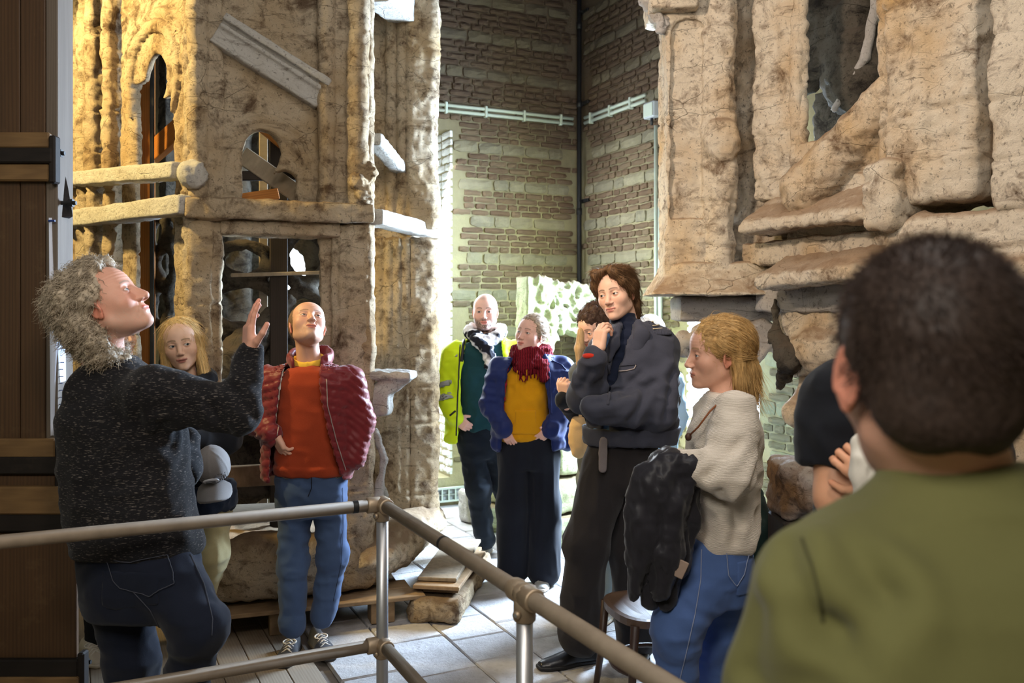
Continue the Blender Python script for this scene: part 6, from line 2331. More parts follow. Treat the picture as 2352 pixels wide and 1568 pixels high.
SCARF = scm.done(_ck, .95, scm.bump(scm.noise(160, 2), .4, .004), 0, .1)
garment(ge, 'scarf', lambda P: uni([np.sqrt((np.sqrt(((P[0] - nbD[0]) / 1.12) ** 2 + (P[1] - D) ** 2) - .095) ** 2 + ((P[2] - PZ(772, D) - .28 * (P[1] - D) - .25 * np.abs(P[0] - nbD[0])) * .8) ** 2) - .034, chain(P, [at(1092, 778, D - .13), at(1118, 800, D - .15), at(1128, 836, D - .145)], [.034, .032, .042], .02)], .02), [nbD, at(1128, 840, D - .14)], .2, .009, SCARF, folds(3, .010, 18, 18, 18))
make_hand(ge, al[2], (.55, -.1, -.45), (.1, .9, .1), -1, skD, 1.02, (.5, .5, .55, .6), .1, .05, .005)
L1 = [at(1085, 1010, D), at(1098, 1115, D - .05), at(1114, 1240, D - .02)]
L2 = [at(1132, 1010, D), at(1158, 1115, D), at(1185, 1240, D + .05)]
garment(ge, 'trousers', legs(at(1108, 995, D), (1, 0, 0), .155, .13, .06, L1, L2, [.105, .078, .066]), L1 + L2 + [at(1108, 985, D)], .17, .011, DKJ, both(folds(6, .006, 9, 9, 11), crumple([L1[1], L1[2]], .007, 80, .1)))
SILV = m_plain('silver_grey_trainer', srgb(168, 166, 160), .5, amt=.2, nz=60)
make_shoe(ge, (PX(1122, 6.3), D + .13, 0), (PX(1098, 6.1), D - .15, 0), SILV, WSH, bpy.data.materials['white_lace'], w=.056, h=.008)
make_shoe(ge, (PX(1180, 6.3), D + .17, 0), (PX(1190, 6.1), D - .10, 0), SILV, WSH, bpy.data.materials['white_lace'], w=.056, h=.008)

# ---- E: woman in the mustard hoodie ----------------------------------------
D = 5.55
gf = person('person in a mustard yellow hoodie, open navy raincoat and dark red scarf, hands in pockets', (PX(1215, D), D, 0))
MUST = m_cloth('mustard_fleece', srgb(204, 142, 12), 700, .3, .10)
NAVY = m_cloth('navy_raincoat', srgb(30, 42, 92), 1500, .1, .14, .5)
REDL = m_plain('crimson_lining', srgb(150, 20, 44), .7)
BLKD = m_cloth('black_denim', srgb(24, 26, 34), 1100, .2, .22)
skE = srgb(222, 176, 158)
cE, RE = at(1220, 768, D), rot(-36, 10, 7)
nbE = at(1222, 840, D + .02)
make_head(gf, cE, RE, skE, 1.02, nbE, .052, jaw=.95, nose=.95, brow=srgb(110, 84, 64), female=.8, blush=.2, eye=(-.2, .1), res=(120, 110), fat=1.04)
hcE = srgb(146, 126, 104)
hE = hfield(gf, cE, RE, 1.02, lambda P: smin(smax(ell(P, (0, .018, .036), (.0900, .1090, .0975)), -ell(P, (0, -.108, -.040), (.062, .082, .104)), .006), ell(P, (0, .125, .01), (.034, .03, .034)), .012), (-.1, -.1, -.08), (.1, .18, .14), .006, hcE, streak=.5, stretch=(160, 14, 160), amp=.003)
comb(gf, cE, RE, 1.02, hE, 1500, tuple(1.15 * v for v in hcE), .05, lambda p: np.array((0, .125, .01))[None] - p, seed=4, lift=.03, jitter=.05)
bE, pE = rows_loft(D, [(1012, 1150, 1262, .13), (985, 1146, 1264, .145), (920, 1148, 1258, .145), (860, 1158, 1262, .125), (832, 1185, 1260, .09), (818, 1200, 1246, .06)])
fE = lambda P: smin(bE(P), smax(bE(P, .007), band(P, PZ(1012, D), PZ(994, D)), .006), .004)
hoE = garment(gf, 'hoodie', fE, pE, .06, .0095, MUST, folds(2, .005))
garment(gf, 'front_pocket', lambda P: smax(np.abs(bE(P) - .001) - .009, np.maximum(np.maximum(np.abs(P[0] - PX(1206, D)) - .065 - .6 * np.maximum(0, PZ(965, D) - P[2]), band(P, PZ(990, D), PZ(936, D))), P[1] - D), .006), pE, .05, .007, MUST)
m = MB()
for (xa, xb, yb) in ((1190, 1186, 878), (1212, 1210, 862)):
    m.tube([at(xa, 845, D - .128), at(xb, yb - 12, D - .152), at(xb, yb, D - .158)], .0028, 6)
hold(tag(m.build('drawstring', MUST), kind='stuff'), gf)
jE, pJ = rows_loft(D, [(1030, 1130, 1296, .155), (930, 1134, 1292, .155), (850, 1138, 1298, .135), (826, 1160, 1280, .11), (810, 1186, 1262, .09)])
sE = open_shell(jE, D, [(800, 1190), (850, 1163), (980, 1150), (1040, 1150)], [(800, 1244), (850, 1252), (980, 1262), (1040, 1268)], .018, .008)
al = [at(1150, 846, D), at(1128, 928, D), at(1156, 982, D - .12)]
ar = [at(1288, 846, D), at(1306, 932, D), at(1266, 984, D - .12)]
rnc = garment(gf, 'raincoat', lambda P: uni([sE(P), np.minimum(chain(P, al, [.075, .066, .052], .03), chain(P, ar, [.078, .070, .055], .03)), chain(P, [at(1290, 940, D + .06), at(1306, 1015, D + .05)], [.06, .055], .02)], .03), pJ + al + ar, .12, .0095, NAVY, both(folds(7, .009, 8, 8, 11), crumple([al[1], ar[1]], .008, 85, .12)))
seam(rnc, 'storm_flap', [(1250, 830), (1262, 858), (1264, 900), (1266, 950)], .006, NAVY)
seam(rnc, 'shoulder_seam', [(1268, 828), (1290, 838), (1300, 850)], .004, NAVY)
garment(gf, 'coat_lining', lambda P: smax(open_shell(jE, D, [(800, 1192), (850, 1169), (980, 1157), (1040, 1156)], [(800, 1240), (1040, 1262)], .006, -.004)(P), np.maximum(band(P, PZ(985, D), PZ(836, D)), np.maximum(P[0] - PX(1180, D), P[1] - D)), .004), pJ, .05, .008, REDL)
rsm = NT('dark_red_scarf')
_n = rsm.n('ShaderNodeTexWave', {'Vector': rsm.vec((60, 60, 110)), 'Scale': .5, 'Distortion': 3.0}).outputs[1]
RSC = rsm.done(rsm.mix(_n, srgb(70, 14, 24), srgb(140, 34, 44)), .95, rsm.bump(_n, .6, .01), 0, .1)
garment(gf, 'scarf', lambda P: uni([np.sqrt((np.sqrt(((P[0] - nbE[0] + .008) / 1.2) ** 2 + (P[1] - D) ** 2) - .075) ** 2 + ((P[2] - PZ(818, D) - .15 * (P[1] - D)) * .62) ** 2) - .040, ell(P, at(1214, 842, D - .10), (.09, .05, .05)), cone(P, at(1246, 836, D - .12), at(1250, 868, D - .14), .03, .026)], .03), [nbE], .2, .009, RSC, folds(3, .010, 16, 16, 20))
m = MB()
for k in range(9):
    a = at(1192 + 7 * k, 852 + 5 * math.sin(k), D - .15)
    m.tube([a, a + (random.Random(k).uniform(-.01, .01), -.006, -.03), a + (random.Random(k + 5).uniform(-.012, .012), -.002, -.055)], [.006, .005, .004], 5)
hold(tag(m.build('scarf_fringe', RSC), kind='stuff'), gf)
make_hand(gf, al[2] + np.array((0, 0, .0)), (.35, -.1, -.7), (.3, .8, .1), -1, skE, .88, (.3, .3, .35, .4), .3, .05, .005)
make_hand(gf, ar[2], (-.55, -.1, -.45), (-.3, .8, .1), 1, skE, .88, (.3, .3, .35, .4), .3, .05, .005)
MB().tube([ar[2] + np.array((.034 * math.cos(t), -.004 + .030 * math.sin(t), .034 * math.cos(t) - .004)) for t in np.linspace(0, TAU, 17)], .004, 6, False).build('bracelet', m_plain('silver_bracelet', srgb(210, 210, 214), .3, .8))
hold(bpy.data.objects['bracelet'], gf)
L1 = [at(1182, 1040, D), at(1180, 1160, D - .02), at(1180, 1300, D)]
L2 = [at(1246, 1040, D), at(1250, 1160, D - .02), at(1250, 1308, D - .05)]
garment(gf, 'wide_trousers', legs(at(1214, 1015, D), (1, 0, 0), .175, .14, .05, L1, L2, [.105, .100, .104]), L1 + L2, .19, .0105, BLKD, folds(5, .006, 9, 9, 3))
make_shoe(gf, (PX(1185, 5.7), D + .08, 0), (PX(1192, 5.45), D - .13, 0), m_plain('brown_shoe', srgb(84, 66, 52)), WSH, bpy.data.materials['white_lace'], h=.008, laces=False)
make_shoe(gf, (PX(1246, 5.6), D + .02, 0), (PX(1242, 5.4), D - .21, 0), SILV, WSH, bpy.data.materials['white_lace'], h=.008)
# ---- F: tall young man in the dark wool jacket ------------------------------
D = 4.25
gy = person('person with swept back brown hair in a dark grey wool jacket, hand at chin', (PX(1420, D), D, 0))
WOOL = m_cloth('charcoal_blue_wool', srgb(62, 64, 76), 600, .3, .14)
WOOLT = m_cloth('black_grey_trousers', srgb(40, 37, 38), 700, .3, .15)
NVK = m_cloth('navy_turtleneck_knit', srgb(24, 30, 48), 500, .35, .12)
CHAM = m_cloth('chambray_shirt', srgb(92, 124, 168), 900, .2, .2)
skF = srgb(224, 180, 156)
cF, RF_ = at(1417, 675, D), rot(-33, -3, -10)
nbF = at(1447, 770, D + .02)
make_head(gy, cF, RF_, skF, 1.04, nbF, .052, nose=1.05, brow=srgb(78, 58, 42), blush=.14, eye=(-.38, .05), iris=srgb(70, 74, 70), res=(170, 150), jaw=1.0, lip=srgb(190, 120, 108), lids=.0040)
hcF = srgb(100, 74, 50)


def hairF(P):
    d = ell(P, (0, 0.022, 0.038), (0.0885, 0.110, 0.098))
    d = smin(d, ell(P, (0, 0.088, -0.050), (0.064, 0.036, 0.066)), 0.03)
    d = smin(d, ell(P, (0, 0.100, -0.108), (0.052, 0.026, 0.034)), 0.02)
    d = smax(d, -ell(P, (0, -0.115, -0.045), (0.061, 0.090, 0.112)), 0.010)
    for sg in (-1, 1):       # curtains parted off centre, swept back over the temples
        d = smin(d, chain(P, [(0.012, -0.072, 0.118), (sg * 0.040, -0.088, 0.100), (sg * 0.072, -0.062, 0.048), (sg * 0.082, -0.020, 0.005)], [.014, .020, .018, .015], .02), 0.012)
        d = smax(d, -ell(P, (sg * 0.088, 0.010, -0.018), (0.030, 0.026, 0.034)), 0.008)
    return smax(d, -ell(P, (0, -0.03, -0.11), (0.11, 0.085, 0.075)), 0.01)


hF = hfield(gy, cF, RF_, 1.04, hairF, (-.13, -.13, -.16), (.13, .16, .18), 0.0042, hcF, lambda V, N: 0.007 * fbm(V[:, 0] * 34, V[:, 1] * 10, V[:, 2] * 12, 2), stretch=(190, 30, 40), amp=.003, streak=.5)
comb(gy, cF, RF_, 1.04, hF, 4200, tuple(1.15 * v for v in hcF), .045, lambda p: np.stack([np.sign(p[:, 0] - .012) * np.clip((p[:, 2] - .03) * 8, 0, .8), .75 + 0 * p[:, 0], -.9 + np.clip(p[:, 2] * 5, 0, .5)], 1), seed=9, lift=.04, jitter=.10)
jF, pJ = rows_loft(D, [(1016, 1352, 1540, .135), (985, 1350, 1548, .145), (930, 1352, 1552, .15), (850, 1362, 1550, .14), (790, 1376, 1536, .12), (758, 1398, 1512, .095), (738, 1416, 1484, .075)], .02)
aL = [at(1398, 800, D - .01), at(1338, 912, D - .06), at(1366, 822, D - .20)]
aR = [at(1512, 800, D), at(1502, 938, D - .12), at(1368, 940, D - .25)]
sF = open_shell(jF, D, [(740, 1424), (800, 1404), (900, 1382), (1020, 1376)], [(740, 1452), (800, 1430), (900, 1396), (1020, 1392)], .018, .010)
fJ = lambda P: smin(sF(P), np.minimum(chain(P, aL, [.080, .074, .052], .02), chain(P, aR, [.100, .092, .066], .03)), .035)
jkF = garment(gy, 'jacket', fJ, pJ + aL + aR, .13, .009, WOOL, both(folds(5.5, .009, 7, 7, 9), crumple([aL[1], aR[1], at(1480, 980, D - .1)], .006, 80, .13), crease([(at(1445, 905, D - .2), at(1360, 925, D - .28)), (at(1500, 880, D - .17), at(1440, 960, D - .2)), (at(1540, 850, D - .06), at(1520, 960, D - .14)), (at(1490, 980, D - .17), at(1400, 985, D - .2)), (at(1470, 860, D - .16), at(1430, 900, D - .2)), (at(1350, 850, D - .1), at(1330, 890, D - .1))], .010, .014)))
garment(gy, 'waistband', lambda P: smax(np.abs(jF(P, .016)) - .008, band(P, PZ(1016, D), PZ(978, D)), .004), pJ, .06, .009, WOOL, folds(2, .004))
garment(gy, 'turtleneck', lambda P: smin(smax(jF(P, -.012), PZ(900, D) - P[2], .01), cone(P, at(1444, 775, D + .015), at(1431, 734, D + .0), .068, .062), .02), pJ, .05, .0085, NVK, folds(4, .004, 8, 8, 26))
# lapels
for (pts, rr) in (([(1466, 742), (1474, 770), (1462, 800), (1440, 842)], [.020, .036, .032, .010]), ([(1420, 752), (1412, 790), (1400, 830)], [.016, .022, .010])):
    q = [at(x_, y_, D - .125 + .03 * (y_ < 760)) for x_, y_ in pts]
    garment(gy, 'lapel', lambda P: chain((P[0], D - .1 + (P[1] - D + .1) * 2.2, P[2]), [np.array((v[0], D - .1 + (v[1] - D + .1) * 2.2, v[2])) for v in q], rr, .02) * .6, q, .06, .007, WOOL)
garment(gy, 'shirt_front', lambda P: smax(np.abs(jF(P, -.004)) - .006, np.maximum(np.maximum(PX(1360, D) - P[0], P[0] - PX(1402, D)), np.maximum(band(P, PZ(1040, D), PZ(955, D)), P[1] - D)), .004), pJ, .06, .008, CHAM, folds(2, .006, 12, 12, 12))
garment(gy, 'shirt_collar', lambda P: cone(P, at(1398, 756, D - .10), at(1388, 796, D - .13), .020, .012), [at(1398, 756, D - .1), at(1388, 796, D - .13)], .05, .006, CHAM)
epo = garment(gy, 'epaulette', lambda P: smax(np.abs(fJ(P) - .004) - .005, np.maximum(np.maximum(PX(1490, D) - P[0], P[0] - PX(1540, D)), np.maximum(PZ(768, D) - P[2], P[1] - D - .06)), .004), pJ, .05, .007, WOOL)
BRAID = m_plain('cream_braid', srgb(206, 190, 160), .8, bump=0)
for k in range(3):
    y0 = 741 + 8 * k
    seam(jkF, 'shoulder_stripe', [(1496 + k, y0), (1514 + k, y0 - 1), (1534 + 2 * k, y0 + 2)], .0030, BRAID, 8, .007)
seam(jkF, 'pocket_trim', [(1420, 852), (1440, 851), (1456, 847), (1461, 838)], .0030, m_plain('worn_seam', srgb(150, 140, 138), .8, bump=0))
seam(jkF, 'pocket_trim', [(1424, 840), (1461, 836)], .0024, WOOL)
seam(jkF, 'placket', [(1398, 838), (1400, 900), (1396, 930)], .006, WOOL)
make_hand(gy, at(1372, 806, D - .20), (.18, .12, 1.0), (.75, .55, -.1), -1, skF, 1.02, (.42, .5, .62, .75), .55, .06, .0032)
hold(MB().tube([at(1364, 815, D - .20) + np.array((.040 * math.cos(t), .040 * math.sin(t), .004 * math.cos(t))) for t in np.linspace(0, TAU, 21)], .013, 8, False).build('red_cuff', m_cloth('red_knit_cuff', srgb(190, 50, 34), 500), None, True), gy)
L1 = [at(1392, 1075, D - .02), at(1345, 1250, D - .10), at(1330, 1462, D - .06)]
L2 = [at(1466, 1075, D + .03), at(1448, 1260, D + .03), at(1458, 1470, D + .10)]
hF_ = at(1428, 1045, D)
garment(gy, 'trousers', legs(hF_, (1, 0, 0), .168, .135, .075, L1, L2, [.118, .096, .092]), L1 + L2 + [hF_], .20, .010, WOOLT, both(folds(6, .007, 8, 8, 4), crumple([L1[2], L2[2]], .007, 80, .1)))
bt = [at(1386, 1012, D - .165), at(1385, 1040, D - .175), at(1384, 1076, D - .165)]
garment(gy, 'belt_tail', lambda P: smax(chain((P[0], P[1], P[2]), bt, [.020, .020, .020], .01), np.abs(P[1] - D + .17) - .006, .004), bt, .04, .006, m_cloth('grey_webbing', srgb(116, 108, 108), 600, .4))
BOOT = m_plain('black_boot_leather', srgb(22, 22, 25), .32, spec=.55, amt=.25, nz=30)
make_shoe(gy, (PX(1368, 4.3), 4.30, 0), (PX(1236, 4.2), 4.19, 0), BOOT, BLACK, BLACK, boot=.05, laces=False, w=.052, height=.066)
make_shoe(gy, (PX(1482, 4.45), D + .22, 0), (PX(1452, 4.3), D - .06, 0), BOOT, BLACK, BLACK, boot=.05, laces=False, w=.052, height=.066)

# ---- G: visitor half hidden behind him --------------------------------------
D = 4.95
gg = person('person mostly hidden behind the tall young man, dark wavy hair and a raised fist showing', (PX(1370, D), D, 0))
GREYC = m_cloth('grey_green_coat', srgb(84, 88, 90), 700, .25, .15)
cG, RG = at(1366, 752, D), rot(-48, -22, 0)
make_head(gg, cG, RG, skF, .97, at(1376, 830, D), .047, res=(110, 100), female=1, eyes=True, brow=srgb(60, 44, 34))
hcG = srgb(66, 48, 38)
hG = hfield(gg, cG, RG, .97, lambda P: smax(uni([ell(P, (0, .022, .044), (.094, .114, .102)), ell(P, (0, .09, -.04), (.07, .04, .09))], .03), -ell(P, (0, -.115, -.035), (.075, .085, .108)), .01), (-.13, -.12, -.16), (.13, .17, .18), .0055, hcG, lambda V, N: .010 * fbm(V[:, 0] * 30, V[:, 1] * 30, V[:, 2] * 30, 2), stretch=(120, 40, 60), amp=.004, streak=.4)
comb(gg, cG, RG, .97, hG, 1600, hcG, .03, lambda p: np.stack([p[:, 0] * 4, .4 + 0 * p[:, 0], -.6 + 0 * p[:, 0]], 1) + .8 * np.stack([vnoise(p[:, 0] * 30, p[:, 1] * 30, p[:, 2] * 30)] * 3, 1), seed=6, lift=.3, jitter=.3, curl=.4)
lock = [at(1335, 760, D - .05), at(1331, 800, D - .06), at(1328, 836, D - .07)]
V, F = nets(lambda P: chain(P, lock, [.022, .026, .012], .02), np.min(lock, 0) - .05, np.max(lock, 0) + .05, .006)
me = mesh_np('loose_lock', V, F); paint(me, np.tile(srgb(168, 138, 100), (len(V), 1)) * (1 + .3 * vnoise(V[:, 0] * 200, V[:, 1] * 200, V[:, 2] * 12))[:, None])
hold(link('loose_lock', me, HAIRM), gg)
tG, pG = rows_loft(D, [(1110, 1330, 1425, .12), (1000, 1330, 1425, .125), (900, 1326, 1425, .125), (850, 1332, 1420, .11), (826, 1355, 1398, .06)])
aG = [at(1332, 858, D), at(1334, 955, D - .08), at(1296, 918, D - .26)]
garment(gg, 'coat', lambda P: smin(tG(P), np.minimum(chain(P, aG, [.058, .056, .042], .02), chain(P, [at(1420, 858, D), at(1432, 950, D), at(1425, 1040, D)], [.055, .05, .04], .02)), .03), pG + aG, .1, .010, GREYC, folds(4, .007))
garment(gg, 'sleeve', lambda P: chain(P, aG[1:], [.060, .047], .02), aG[1:], .09, .008, BLACKC, folds(4, .005))
make_hand(gg, at(1298, 916, D - .26), (-.12, -.25, .9), (.5, .7, .1), -1, skF, .95, (1.0, 1.1, 1.15, 1.2), .9, .04, .004)
L1 = [at(1362, 1100, D), at(1380, 1240, D - .03), at(1398, 1392, D)]
L2 = [at(1400, 1100, D + .05), at(1412, 1240, D + .04), at(1416, 1388, D + .1)]
garment(gg, 'jeans', legs(at(1380, 1080, D), (1, 0, 0), .125, .12, .06, L1, L2, [.09, .075, .08]), L1 + L2, .16, .012, m_cloth('grey_green_denim', srgb(128, 138, 140), 900, .2, .2), folds(6, .006))
make_shoe(gg, (PX(1405, 5), D + .1, 0), (PX(1378, 4.8), D - .18, 0), SILV, WSH, bpy.data.materials['white_lace'], h=.008)
make_shoe(gg, (PX(1425, 5), D + .2, 0), (PX(1432, 4.8), D - .06, 0), SILV, WSH, bpy.data.materials['white_lace'], h=.008)
TAN = m_cloth('tan_canvas', srgb(214, 178, 126), 800, .25, .1)
bg_ = thing('shoulder_bag', 'tan canvas shoulder bag hanging between the navy raincoat and the young man', 'bag', tuple(at(1328, 1040, 4.74)))
V, F = nets(lambda P: smax(ell(P, at(1330, 1000, 4.74), (.055, .05, .12)), P[2] - PZ(958, 4.74), .01), at(1330, 1000, 4.74) - .16, at(1330, 1000, 4.74) + .16, .008)
hold(link('pouch', mesh_np('pouch', puff(V, F, folds(3, .006)), F), TAN), bg_)
hold(MB().tube([at(1332, 962, 4.74), at(1336, 920, 4.74), at(1345, 860, 4.76)], .010, 6).build('strap', TAN), bg_)

# ---- H: pale-haired visitor behind, in light blue ---------------------------
D = 5.5
gi = person('person almost hidden behind the wool jacket, white hair and a pale blue jacket edge showing', (PX(1508, D), D, 0))
cH2, RH = at(1496, 770, D), rot(150, 0, 0)
make_head(gi, cH2, RH, skE, .98, at(1500, 850, D), .05, res=(80, 70))
hcH = srgb(222, 222, 224)
hfield(gi, cH2, RH, .98, lambda P: smax(uni([ell(P, (0, .02, .036), (.092, .112, .098)), ell(P, (0, .06, -.05), (.08, .06, .07))], .03), -ell(P, (0, -.12, -.03), (.08, .085, .11)), .01), (-.13, -.12, -.16), (.13, .17, .17), .007, hcH, streak=.15)
tI, pI = rows_loft(D, [(1062, 1446, 1552, .13), (930, 1448, 1554, .13), (860, 1452, 1550, .12), (832, 1478, 1520, .07)])
PBLUE = m_cloth('pale_blue_denim', srgb(166, 196, 224), 900, .2, .15)
aI = [at(1546, 872, D), at(1556, 955, D), at(1530, 1045, D - .05)]
garment(gi, 'jacket', lambda P: smin(tI(P), np.minimum(chain(P, aI, [.06, .055, .045], .02), chain(P, [at(1452, 872, D), at(1446, 955, D), at(1460, 1040, D - .05)], [.06, .055, .045], .02)), .03), pI + aI, .12, .011, PBLUE, folds(3, .008))
L1 = [at(1476, 1060, D), at(1476, 1180, D), at(1474, 1300, D)]
L2 = [at(1522, 1060, D), at(1524, 1180, D), at(1526, 1300, D)]
garment(gi, 'jeans', legs(at(1500, 1040, D), (1, 0, 0), .14, .12, .06, L1, L2, [.085, .07, .06]), L1 + L2, .16, .014, DENIM, folds(6, .006))
for L_ in (L1, L2):
    make_shoe(gi, (L_[2][0], D + .1, 0), (L_[2][0], D - .16, 0), WSH, WSH, bpy.data.materials['white_lace'], h=.009)

# ---- I: fair-haired woman in the cream jumper -------------------------------
D = 3.1
gw = person('person with half tied golden hair in a cream jumper and blue jeans, in profile', (PX(1650, D), D, 0))
crm = NT('cream_open_knit')
_w = crm.n('ShaderNodeTexWave', {'Vector': crm.vec((30, 30, 95)), 'Scale': 1.0, 'Distortion': 4.0, 'Detail': 1.5}, bands_direction='Z').outputs[1]
_cl = crm.mix(_w, srgb(222, 208, 192), srgb(240, 230, 216))
CREAM = crm.done(_cl, .95, crm.bump(_w, .6, .007), 0, .1, .1)
skI = srgb(222, 170, 146)
cI, RI = at(1650, 812, D), rot(-84, -2, 3)
nbI = at(1664, 918, D)
make_head(gw, cI, RI, skI, 1.02, nbI, .050, nose=1.05, brow=srgb(158, 124, 84), female=.9, blush=.18, res=(180, 150), lids=.0036, iris=srgb(90, 110, 130), lip=srgb(186, 116, 100), age=.25)
hcI = srgb(192, 154, 100)


def hairI(P):
    d = ell(P, (0, 0.020, 0.036), (0.0890, 0.112, 0.0985))
    d = smax(d, -ell(P, (0, -0.108, -0.042), (0.066, 0.090, 0.110)), 0.008)
    for sg in (-1, 1):
        d = smax(d, -ell(P, (sg * 0.085, 0.004, -0.022), (0.034, 0.024, 0.034)), 0.008)
    d = smax(d, -ell(P, (0, -0.03, -0.12), (0.12, 0.075, 0.10)), 0.01)
    tail = chain(P, [(0, 0.070, 0.005), (0, 0.084, -0.06), (0, 0.090, -0.12), (0, 0.100, -0.18)], [.050, .050, .042, .014], .03)
    for sg in (-1, 1):
        d = smin(d, chain(P, [(sg * .068, .045, -.02), (sg * .066, .055, -.09), (sg * .05, .07, -.15)], [.022, .022, .010], .02), .02)
    return smin(d, tail, 0.02)


hI = hfield(gw, cI, RI, 1.02, hairI, (-.12, -.1, -.26), (.12, .20, .15), 0.0045, hcI, lambda V, N: 0.004 * fbm(V[:, 0] * 30, V[:, 1] * 30, V[:, 2] * 5, 2), stretch=(200, 60, 14), amp=.0025, streak=.35)
comb(gw, cI, RI, 1.02, hI, 5200, hcI, .050, lambda p: np.where((p[:, 2] > -.02)[:, None], np.array((0, .12, -.01))[None] - p, np.array((0, .10, -1.0))[None] + 0 * p), seed=4, rad=.0008, lift=.05, jitter=.07)
rT = np.stack([np.random.RandomState(2).uniform(-.05, .05, 500), np.random.RandomState(3).uniform(.075, .125, 500), np.random.RandomState(4).uniform(-.13, -.02, 500)], 1)
strands(gw, cI, RI, 1.02, rT, tuple(1.1 * v for v in hcI), .10, lambda p, t, r: np.stack([0 * p[:, 0], .18 + .2 * t + 0 * p[:, 0], -1 + 0 * p[:, 0]], 1) + r * .8, rad=.0009, seed=14, parent=hI)
clip = MB().sphere(np.array(cI) + RI @ (np.array((-.035, .128, .012)) * 1.02), (.012, .016, .011), 12, 8).build('hair_clip', BLACK, None, True)
hold(clip, gw)
eh = np.array(cI) + RI @ (np.array((-.074, .0, -.048)) * 1.02)
hold(MB().tube([eh + np.array((.012 * math.cos(t), .004 * math.sin(t), .012 * math.sin(t))) for t in np.linspace(0, TAU, 17)], .003, 6, False).build('hoop_earring', m_plain('rose_gold', srgb(214, 150, 110), .25, .9), None, True), gw)
tW, pW = rows_loft(D, [(1248, 1588, 1726, .165), (1180, 1586, 1730, .17), (1080, 1584, 1738, .175), (985, 1590, 1738, .175), (940, 1604, 1728, .15), (915, 1618, 1708, .10), (902, 1630, 1690, .07)], .02)
aW = [at(1690, 950, D - .15), at(1672, 1085, D - .23), at(1558, 1074, D - .20)]
aW2 = [at(1660, 950, D + .15), at(1640, 1085, D + .18), at(1560, 1090, D + .02)]
garment(gw, 'jumper', lambda P: smin(tW(P), np.minimum(chain(P, aW, [.072, .078, .052], .03), chain(P, aW2, [.07, .07, .05], .03)), .035), pW + aW + aW2, .13, .0085, CREAM, both(folds(2.2, .008, 6, 6, 8), crumple([aW[1], at(1680, 1180, D - .1)], .005, 75, .13), crease([(at(1690, 1010, D - .22), at(1620, 1090, D - .27)), (at(1720, 1060, D - .15), at(1690, 1130, D - .2)), (at(1640, 1120, D - .2), at(1700, 1200, D - .15)), (at(1690, 1150, D - .15), at(1680, 1235, D - .14)), (at(1600, 1050, D - .25), at(1570, 1085, D - .25))], .009, .013)))
sp = [at(1692, 902, D - .06), at(1664, 912, D - .13), at(1630, 945, D - .19), at(1604, 980, D - .165), at(1583, 1000, D - .12)]
hold(MB().tube(sp, .0035, 6).build('leather_cord', m_plain('brown_leather', srgb(130, 76, 44), .6), None, True), gw)
hold(MB().sphere(at(1581, 1003, D - .12), (.012, .010, .014), 8, 6).build('pendant', m_plain('dark_pendant', srgb(70, 46, 36), .5), None, True), gw)
make_hand(gw, at(1552, 1074, D - .20), (-1, .25, -.25), (.0, .3, -1), 1, skI, .9, (.6, .7, .8, .9), .5, .05, .004)
make_hand(gw, at(1556, 1090, D + .02), (-1, -.4, -.2), (.0, -.3, -1), -1, skI, .9, (.6, .7, .8, .9), .5, .05, .005)
L1 = [at(1636, 1300, D - .07), at(1552, 1442, D - .13), at(1566, 1760, D - .04)]
L2 = [at(1662, 1300, D + .08), at(1646, 1460, D + .08), at(1618, 1730, D + .16)]
hW = at(1654, 1268, D)
fWj = legs(hW, (1, 0, 0), .100, .165, .06, L1, L2, [.108, .076, .055])
jW = garment(gw, 'jeans', fWj, L1 + L2 + [hW, hW + (0, 0, .06)], .19, .009, DENIM_L, both(folds(3, .004, 9, 9, 12), crumple([L1[1], L2[1]], .006, 95, .12)))
garment(gw, 'back_pocket', lambda P: smax(np.abs(fWj(P)) - .005, np.maximum(np.maximum(PX(1664, D) - P[0], P[0] - PX(1722, D)), np.maximum(band(P, PZ(1335, D), PZ(1258, D)), P[1] - D)), .003), [at(1660, 1250, D - .2), at(1726, 1340, D)], .03, .006, DENIM_L)
ST3 = m_plain('tan_stitching', srgb(132, 142, 170), .8, bump=0)
seam(jW, 'side_seam', [(1612, 1262), (1610, 1330), (1596, 1410), (1580, 1480), (1560, 1566)], .0018, ST3)
seam(jW, 'pocket_stitch', [(1668, 1262), (1672, 1320), (1690, 1345), (1706, 1318), (1718, 1266), (1668, 1262)], .0014, ST3, lift=.007)
make_shoe(gw, (L1[2][0] + .06, L1[2][1] + .04, 0), (L1[2][0] - .20, L1[2][1] - .02, 0), WSH, WSH, bpy.data.materials['white_lace'], h=.009)
make_shoe(gw, (L2[2][0] + .06, L2[2][1] + .04, 0), (L2[2][0] - .20, L2[2][1] - .02, 0), WSH, WSH, bpy.data.materials['white_lace'], h=.009)

# the rain jacket over her arm
BLKN = m_cloth('black_nylon', srgb(40, 39, 44), 1500, .1, .2, .38)
rj = thing('folded_jacket', 'black nylon jacket hanging folded over the forearm of the woman in cream', 'jacket', tuple(at(1520, 1390, D - .16)))
DJ = D - .20
hang = [[(1560, 1060), (1500, 1120), (1475, 1230), (1462, 1360)], [(1570, 1060), (1520, 1140), (1500, 1260), (1490, 1375)], [(1580, 1070), (1545, 1150), (1530, 1270), (1520, 1360)], [(1590, 1090), (1575, 1180), (1556, 1290), (1530, 1382)], [(1545, 1050), (1486, 1100), (1462, 1180), (1450, 1290)]]
hr = [[.030, .050, .042, .020], [.03, .05, .05, .026], [.03, .045, .045, .022], [.03, .042, .034, .022], [.02, .040, .032, .016]]
pj = [at(x_, y_, DJ + .03 * ((i % 2) - .5)) for i, h_ in enumerate(hang) for x_, y_ in h_]
